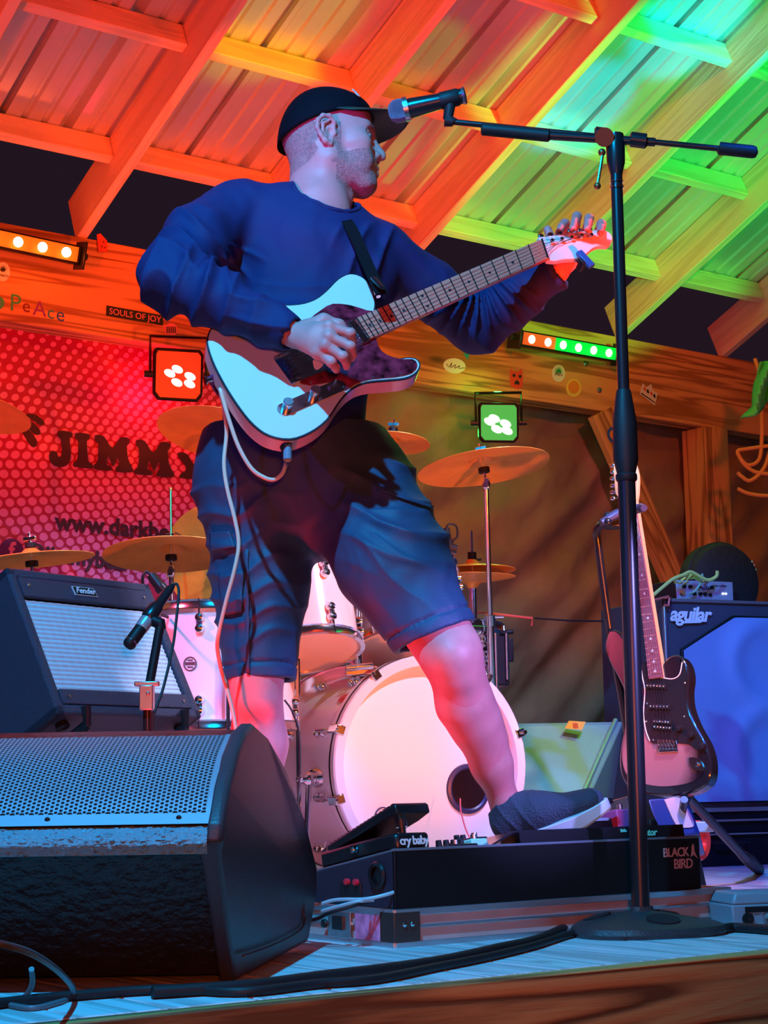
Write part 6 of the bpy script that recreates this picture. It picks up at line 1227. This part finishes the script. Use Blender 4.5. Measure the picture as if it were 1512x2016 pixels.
# cargo pocket flap and tape on the right leg
def onshorts(px, py, off=.004):
    d = ray(px, py); d = d/np.linalg.norm(d); hit = bs2.ray_cast(Vector(CAM), Vector(d)); return np.array(hit[0])+np.array(hit[1])*off if hit[0] is not None else P(px, py, 3.5)
bs2 = BVHTree.FromPolygons([tuple(v) for v in sv], [tuple(int(i) for i in f) for f in sf])
def patch(nm, q, n=10, off=.004, m_=None):
    a, b, c, d = [np.array(p, float) for p in q]; mb = MB(); mb.grid(lambda i, j: onshorts(*((a*(1-i)+b*i)*(1-j)+(d*(1-i)+c*i)*j), off), n, n); o = part(man, nm, mb, m_ or m_short); s_ = o.modifiers.new('t', 'SOLIDIFY'); s_.thickness = .004; s_.offset = -1; return o
patch('pocket_flap', [(418, 1048), (455, 1046), (466, 1078), (418, 1082)]); patch('cargo_pocket', [(434, 1130), (482, 1122), (478, 1205), (440, 1212)]); patch('side_seam_tape', [(484, 1080), (490, 1080), (493, 1325), (487, 1325)], 14, .003)
patch('pocket_edge', [(742, 962), (850, 1000), (848, 1004), (742, 967)], 12, .003)
# ---- cap
def crown(i, j):
    a = 2*math.pi*i; e = j*math.pi/2; cx, cz = -.006, .048; rx_, ry_, rzz = .106, .086, .101
    x = cx+rx_*math.cos(a)*math.cos(e); y = ry_*math.sin(a)*math.cos(e); z = cz+rzz*math.sin(e)**.9
    base = .047+.36*x; z = base+(z-cz)*(1-(base-cz)/rzz*1.0) if True else z
    return hw((x, y, z))
mb = MB(); mb.grid(crown, 60, 20); cp = part(man, 'cap', mb, mat('black_cap_cloth', (.004, .003, .007), .8, bump=.1, bs=300, spec=.12)); s_ = cp.modifiers.new('t', 'SOLIDIFY'); s_.thickness = .003
def brim(i, j):
    a = (i*2-1)*R(78); bx, by = -.006+.105*math.cos(a), .085*math.sin(a); ext = .080*max(0., math.cos(a*1.08))**.38
    x = bx+ext*j; y = by*(1+.02*j); z = .049+.36*bx*.62+.011-.004*j-.008*(abs(by)/.085)**2
    return hw((x, y, z))
mb = MB(); mb.grid(brim, 36, 10); br_ = part(man, 'cap_brim', mb, mat('dark_green_underbrim', (.008, .035, .02), .6)); s_ = br_.modifiers.new('t', 'SOLIDIFY'); s_.thickness = .003
mb = MB(); mb.sph(hw((-.004, 0, .143)), .006, 8, (1, 1, .6)); part(man, 'cap_button', mb, MT['black_cap_cloth'])
lg_ = hw((.058, -.062, .106)); lgn = unit(lg_-hw((-.006, 0, .05))); mb = MB(); text_mb(mb, 'S', .035, fr(lg_+lgn*.0035, unit(np.cross(W, lgn)), lgn), off=.001); part(man, 'cap_emblem', mb, m_pw)
# ---- shoes
m_shoe = mat('dark_blue_mesh_shoe', (.03, .045, .075), .7, bump=.5, bs=260); m_sole = mat('pale_rubber_sole', (.55, .62, .66), .5)
def shoe(nm, heel, toe, upv, ank, lab=None):
    X_ = unit(toe-heel); Z_ = unit(upv-X_*(upv@X_)); Y_ = np.cross(Z_, X_); L = np.linalg.norm(toe-heel)
    def q(x, y, z): return heel+X_*x*L+Y_*y+Z_*z
    S_ = SDF(.003, np.minimum(heel, toe)-.13, np.maximum(heel, toe)+.16)
    S_.cap(q(.12, 0, .035), q(.45, 0, .036), .036, .038, k=.02).cap(q(.45, 0, .034), q(.86, 0, .026), .040, .034, k=.03, fd=Z_, fs=.8).cap(q(.16, 0, .05), ank, .036, .040, k=.025).cap(q(.35, 0, .05), ank, .03, .036, k=.03)
    S_.cutlocal(q(.5, 0, .012), -Z_, .30); S_.cutlocal(ank+unit(ank-q(.2, 0, .05))*.012, unit(ank-q(.2, 0, .05)), .06)
    v_, f_ = S_.mesh(); v_ = relax(v_, f_, 2, .5); n_ = vnorm(v_, f_); t_ = (v_-heel)@X_/L; v_ = v_+n_*(.0025*ridge(t_*22+((v_-heel)@Z_)*40, 2)*sm01((.55-t_)/.2))[:, None]
    o = npmesh(nm, v_, f_, [m_shoe], man)
    ol = []
    for k in range(48):
        a = 2*math.pi*k/48; x = .5+.53*math.cos(a); w_ = (.040+.008*math.sin((x-.15)*3))*(abs(math.sin(a))**.75)*(1 if math.sin(a) > 0 else -1); ol.append((x, w_))
    mb = MB(); top = [q(x, y, .014+.006*max(0, x-.75)*4) for x, y in ol]; bot_ = [q(x, y*.95, -.012+.02*max(0, x-.8)*3) for x, y in ol]; n = 48
    mb.add(top+bot_, [(k, (k+1) % n, n+(k+1) % n, n+k)[::-1] for k in range(n)]+[tuple(range(n))]); so_ = part(o, 'midsole', mb, m_sole, bevel=.003)
    mb = MB(); b2 = [p-Z_*.004 for p in bot_]; mb.add(bot_+b2, [(k, (k+1) % n, n+(k+1) % n, n+k)[::-1] for k in range(n)]+[tuple(range(2*n-1, n-1, -1))]); part(o, 'outsole', mb, mat('tan_outsole', (.35, .2, .12), .7))
    return o
shoe('left_shoe', P(992, 1662, 3.66), P(1196, 1592, 3.56), np.array([-.35, -.15, 1.]), P(1006, 1592, 3.64))
hz = Pz(512, 1800, .016); hz = np.array([ANR[0]-.02, 3.74, .016]); shoe('right_shoe', hz, hz+np.array([-.03, -.27, 0]), W, np.array([ANR[0], 3.71, .10]))
# ------------------------------------------------------------------ the white single cutaway guitar he plays
GA, GB = P(430, 775, 3.300), P(1200, 477, 3.70); g1_ = unit(GB-GA)
gn = unit(np.cross(g1_, np.cross(np.array([0, -1, .30]), g1_))); 
GO = P(615, 730, 3.395) if False else GA+(GB-GA)*.24
MGt = np.eye(4); MGt[:3, 0] = g1_; MGt[:3, 1] = np.cross(gn, g1_); MGt[:3, 2] = gn; MGt[:3, 3] = GO
def g2(px, py, off=0.): return loc2(Ppl(px, py, GO+gn*off, gn), MGt)[:2]
def ga(x, y): return (280+x/2.607, 520+y/2.607)
tg = thing('electric_guitar', 'pale single cutaway electric guitar with tortoise pickguard and maple neck held by the man', 'guitar', GO, M=MGt)
bo = [(410, 690), (422, 722), (445, 765), (472, 806), (499, 838), (530, 859), (571, 866), (610, 853), (644, 828), (671, 789), (694, 766), (721, 754), (759, 750), (798, 746), (820, 735), (828, 719), (819, 706), (798, 704), (771, 709), (748, 697), (736, 680), (728, 650), (738, 612), (739, 589), (730, 562), (711, 544), (687, 539), (664, 550), (641, 573), (618, 590), (587, 599), (541, 601), (490, 606), (445, 622), (416, 645), (407, 668)]
bc_ = catmull([np.array(g2(*p)) for p in bo], 3, True)
mb = MB(MGt); mb.prism(bc_, -.043, 0); gb = part(tg, 'body', mb, mat('pink_tinted_lacquer', (.72, .50, .46), .25, coat=.5), bevel=.004)
mb = MB(MGt); mb.prism(bc_, -.004, .0006); part(gb, 'binding', mb, m_ink)
c_ = np.mean(bc_, 0)
def inset(poly, d):
    out = []; n = len(poly)
    for i in range(n):
        t = poly[(i+1) % n]-poly[i-1]; t = t/np.linalg.norm(t); nn = np.array([-t[1], t[0]]); out.append(poly[i]+nn*d)
    return out
ar = sum(bc_[i][0]*bc_[(i+1) % len(bc_)][1]-bc_[(i+1) % len(bc_)][0]*bc_[i][1] for i in range(len(bc_)))
sgn = 1 if ar > 0 else -1
mb = MB(MGt); mb.prism(inset(bc_, .003*sgn), .0006, .0012); part(gb, 'top', mb, mat('pale_blue_white_lacquer', (.66, .74, .74), .3, coat=.3), smooth=False)
pgd = [(632, 612), (655, 600), (690, 603), (722, 613), (741, 618), (738, 650), (744, 683), (760, 700), (790, 709), (812, 709), (821, 720), (810, 736), (775, 744), (730, 748), (700, 757), (680, 770), (668, 760), (658, 752), (610, 760), (585, 752), (575, 735), (590, 700), (600, 665), (605, 635)]
mb = MB(MGt); mb.prism(catmull([np.array(g2(*p)) for p in pgd], 2, True), .0013, .0035); pk_ = part(tg, 'pickguard', mb, mat('tortoiseshell', (.22, .015, .035), .2, coat=.6, var=.9, vs=45), smooth=False)
for p in ((650, 608), (735, 622), (812, 715), (790, 738), (735, 744), (676, 764), (612, 755), (604, 650)): q = g2(*p); mb = MB(MGt); mb.sph((q[0], q[1], .0037), .0026, 6, (1, 1, .5)); part(pk_, 'screw', mb, m_chrome)
# control plate, knobs, switch
a, b = np.array(g2(549, 812)), np.array(g2(676, 757)); d_ = unit(b-a); e_ = np.array([-d_[1], d_[0]]); n_ = 12
pp = [a+e_*.0145*math.sin(t)-d_*.0145*math.cos(t)+d_*.012 for t in np.linspace(-math.pi/2, math.pi/2, n_)]+[b+e_*.0145*math.sin(t)+d_*.0145*math.cos(t)-d_*.012 for t in np.linspace(math.pi/2, -math.pi/2, n_)]
mb = MB(MGt); mb.prism(pp, .0015, .0035); cpl = part(tg, 'control_plate', mb, m_chrome, smooth=False)
for p in ((565, 803), (618, 779)): q = g2(*p); mb = MB(MGt); mb.lathe([(.0105, .0035), (.0105, .021), (.009, .0225), (.0005, .0225)], 20, tr(q[0], q[1], 0)); part(cpl, 'knob', mb, m_steel)
q = g2(655, 763); mb = MB(MGt); mb.box((q[0], q[1], .006), (.02, .008, .006)); mb.cyl((q[0], q[1], .004), (q[0]+.006, q[1]+.003, .020), .0022); part(cpl, 'selector_switch', mb, m_steel)
# bridge
bx, by = np.array(g2(574, 725)), np.array(g2(600, 665)); bn_ = by-bx
uX = np.array([1., 0]); 
p0 = np.array(g2(572, 728)); 
mb = MB(MGt); mb.box((p0[0]+.022, p0[1], .0025), (.082, .072, .003)); brd = part(tg, 'bridge_plate', mb, m_chrome, bevel=.001)
for s_ in (-1, 1): mb = MB(MGt); mb.box((p0[0]+.022, p0[1]+s_*.036, .006), (.082, .0015, .009)); part(brd, 'bridge_lip', mb, m_chrome)
for k in range(6): mb = MB(MGt); y = p0[1]+(k-2.5)*.0105; mb.tube([(p0[0]-.006, y, .008), (p0[0]+.012, y, .008)], .004, 6); part(brd, 'saddle', mb, m_chrome)
# neck, fretboard
F0, F1, F2, F3 = g2(700, 632), g2(726, 673), g2(1076, 514), g2(1064, 477)
F0, F1, F2, F3 = map(np.array, (F0, F1, F2, F3))
def nv(t, s, z): a = F0*(1-t)+F3*t; b = F1*(1-t)+F2*t; q = a*(1-s)+b*s; return (q[0], q[1], z)
mb = MB(MGt); prof_n = [(0, .010), (0, .004), (.04, -.004), (.2, -.012), (.5, -.0155), (.8, -.012), (.96, -.004), (1, .004), (1, .010)]
vs = [nv(t, s, z) for t in np.linspace(0, 1, 12) for s, z in prof_n]; n = len(prof_n); mb.add(vs, [(i*n+k, i*n+k+1, (i+1)*n+k+1, (i+1)*n+k) for i in range(11) for k in range(n-1)]+[tuple(range(n)), tuple(range(12*n-1, 11*n-1, -1))])
m_maple = mat('maple_neck', (.82, .22, .15), .35, coat=.4, var=.06, vs=30, stretch=(1, 12, 12)); nk_ = part(tg, 'neck', mb, m_maple)
mb = MB(MGt); mb.add([nv(t, s, .0105) for t in np.linspace(0, 1, 12) for s in (0, .25, .5, .75, 1)]+[nv(t, s, .0085) for t in (0, 1) for s in (0, 1)], [(i*5+k, (i+1)*5+k, (i+1)*5+k+1, i*5+k+1) for i in range(11) for k in range(4)]); fbd = part(tg, 'fretboard', mb, m_maple, smooth=False)
fr22 = lambda k: 1-(1-2**(-k/12))/(1-2**(-22/12))
for k in range(23):
    t = fr22(k); mb = MB(MGt); mb.tube([nv(t, 0, .0112), nv(t, 1, .0112)], .0014 if k else .0022, 6); part(fbd, 'fret', mb, m_blkmetal if k else m_pw) if k else part(fbd, 'nut', mb, m_blkmetal)
for k in (3, 5, 7, 9, 12, 15, 17, 19, 21):
    t = (fr22(k)+fr22(k-1))/2
    for s in ((.5,) if k != 12 else (.25, .75)): q = nv(t, s, 0); mb = MB(MGt); mb.lathe([(.0033, .0105), (.0033, .0111), (.0003, .0111)], 12, tr(q[0], q[1], 0)); part(fbd, 'dot_inlay', mb, m_ink)
hs_ = [(1064, 477), (1058, 469), (1075, 467), (1120, 461), (1160, 455), (1190, 455), (1203, 464), (1204, 477), (1195, 486), (1180, 485), (1165, 491), (1152, 503), (1138, 510), (1110, 512), (1076, 514)]
hl_ = [np.array(g2(*p)) for p in hs_]; mb = MB(MGt); mb.prism(catmull(hl_, 2, True), -.010, .003); hd_ = part(tg, 'headstock', mb, mat('pale_maple_head', (.85, .66, .64), .35, coat=.4), bevel=.0015)
tp = [(1084, 481), (1103, 478), (1122, 475), (1142, 471), (1161, 470), (1180, 467)]; bp0, bp1 = np.array([p0[0]+.012, p0[1]]), 0
for i, p in enumerate(tp):
    q = np.array(g2(*p)); mb = MB(MGt); mb.lathe([(.0042, .003), (.0042, .010), (.003, .012), (.0042, .015), (.0005, .0155)], 12, tr(q[0], q[1], 0)); tn = part(hd_, 'string_post', mb, m_chrome)
    mb = MB(MGt); mb.cyl((q[0], q[1]+.006, -.008), (q[0], q[1]+.030, -.008), .0024, n=8); mb.sph((q[0], q[1]+.034, -.008), .0085, 10, (.9, .8, .45)); part(hd_, 'tuner_button', mb, MT['pink_chrome'])
    s_ = .1+.16*i; n0 = nv(1, 1-s_, .0128); b_ = (p0[0]+.010, p0[1]+(2.5-i)*-.0105, .0125); mb = MB(MGt); mb.tube([b_, n0, (q[0], q[1], .008)], .0006, 4); part(tg, 'string', mb, m_chrome)
q = g2(735, 668); 
q0_, q1_ = np.array(g2(697, 632)), np.array(g2(726, 678)); qm = (q0_+q1_)/2-np.array([.010, 0]); mb = MB(MGt); mb.box((qm[0], qm[1], .007), (.02, .060, .010)); part(tg, 'neck_pickup', mb, m_chrome, bevel=.003)
# strap pins and output jack
q = g2(752, 572); jk = g2(568, 866)
for p in ((749, 572), (420, 735)):
    q = np.array(g2(*p)); dd = unit(q-c_) if p[0] < 500 else np.array([.3, .95]); mb = MB(MGt); mb.cyl((q[0], q[1], -.02), (q[0]+dd[0]*.012, q[1]+dd[1]*.012, -.02), .005); mb.cyl((q[0]+dd[0]*.012, q[1]+dd[1]*.012, -.02), (q[0]+dd[0]*.015, q[1]+dd[1]*.015, -.02), .009); part(tg, 'strap_pin', mb, m_chrome)
mb = MB(MGt); mb.cyl((jk[0], jk[1]+.004, -.022), (jk[0], jk[1]-.003, -.022), .0135); part(tg, 'output_jack', mb, m_blkmetal)
# clip-on tuner
MTu = fr(Ppl(1150, 508, GO+gn*.012, gn), unit(Ppl(1171, 520, GO, gn)-Ppl(1143, 490, GO, gn)), gn)
ct = thing('clip_on_tuner', 'small blue clip-on tuner clamped to the lower edge of the pale headstock', 'tuner', MTu[:3, 3], M=MTu)
mb = MB(MTu); mb.box((.004, 0, 0), (.048, .016, .010)); part(ct, 'display', mb, mat('blue_tuner_plastic', (.02, .10, .35), .3), bevel=.002)
mb = MB(MTu); mb.box((.006, -.008, -.012), (.016, .012, .03)); mb.box((-.012, .0, -.018), (.03, .012, .008)); part(ct, 'clamp', mb, m_blkmetal, bevel=.002)
# pick
pa = P(626, 716, 3.262); mb = MB(fr(pa, (1, .1, -.3), (.0, -1, .3))); mb.prism(catmull([np.array(p) for p in ((-.011, .006), (.011, .006), (.004, -.012), (-.004, -.012))], 3, True), 0, .0012); solo('guitar_pick', 'small pale pick held under the curled fingers of the strumming hand', 'pick', mb, m_pw)
# strap
sp = [(752, 578, 3.40), (741, 556, 3.42), (722, 516, 3.475), (702, 470, 3.505), (684, 436, 3.53), (662, 410, 3.60), (640, 400, 3.68)]
pts = [P(*p) for p in sp]
def strap_ribbon(pts, w_, th=.0025):
    cr = catmull(pts, 6); vs = []
    for i, p in enumerate(cr):
        T = unit(cr[min(i+1, len(cr)-1)]-cr[max(i-1, 0)]); N_ = unit(np.array([.35, -.9, .3])-T*(T@np.array([.35, -.9, .3]))); B = np.cross(T, N_)
        for s_, z in ((-1, 0), (1, 0), (1, -1), (-1, -1)): vs.append(p+B*s_*w_/2+N_*z*th)
    n = len(cr); mb = MB(); mb.add(vs, [(i*4+k, i*4+(k+1) % 4, (i+1)*4+(k+1) % 4, (i+1)*4+k) for i in range(n-1) for k in range(4)]+[(3, 2, 1, 0), ((n-1)*4, (n-1)*4+1, (n-1)*4+2, (n-1)*4+3)]); return mb
stp = thing('guitar_strap', 'black guitar strap running from the guitar over the left shoulder of the man', 'strap', P(720, 500, 3.5))
part(stp, 'webbing', strap_ribbon(pts, .028), mat('black_webbing', (.006, .006, .008), .8, spec=.15, bump=.3, bs=400))
mb = MB(); mb.tube([P(736, 548, 3.405), P(752, 566, 3.392)], .0045, 8, flat=2.5); part(stp, 'strap_end', mb, m_blkmetal)
part(stp, 'lower_webbing', strap_ribbon([P(419, 738, 3.345), P(424, 755, 3.36), P(432, 775, 3.40), P(445, 800, 3.5)], .024), mat('purple_webbing', (.10, .03, .18), .5), label='purple lower end of the strap')
# cable
m_cream = mat('cream_cable', (.72, .62, .45), .45)
jp = Ppl(566, 884, GO-gn*.022, gn)
gc_ = thing('guitar_cable', 'cream guitar cable looping from the guitar jack over the strap and down the shorts', 'cable', jp)
mb = MB(); mb.tube([jp+W*.012, jp-W*.02], .0085, 12); mb.tube([jp-W*.018, P(565, 905, 3.36), P(562, 918, 3.36)], [.0085, .0065, .005], 12); part(gc_, 'jack_plug', mb, mat('blue_grey_plug', (.15, .3, .38), .4))
cpts = [(563, 912, 3.36), (556, 932, 3.36), (540, 944, 3.36), (520, 940, 3.355), (495, 922, 3.35), (470, 880, 3.345), (452, 830, 3.34), (440, 790, 3.335), (434, 768, 3.335), (434, 772, 3.355), (440, 800, 3.40), (446, 850, 3.42), (441, 910, 3.42), (447, 960, 3.42), (462, 1020, 3.42), (470, 1070, 3.42), (462, 1120, 3.42), (446, 1180, 3.43), (432, 1240, 3.45), (428, 1275, 3.48), (436, 1320, 3.54), (448, 1360, 3.545), (462, 1420, 3.55), (470, 1500, 3.56), (480, 1700, 3.6)]
pts = [P(*p) for p in cpts]+[Pz(560, 1790, .006)+np.array([0, 0, 0])]
mb = MB(); mb.tube(catmull(pts, 6), .0042, 10); part(gc_, 'cord', mb, m_cream)
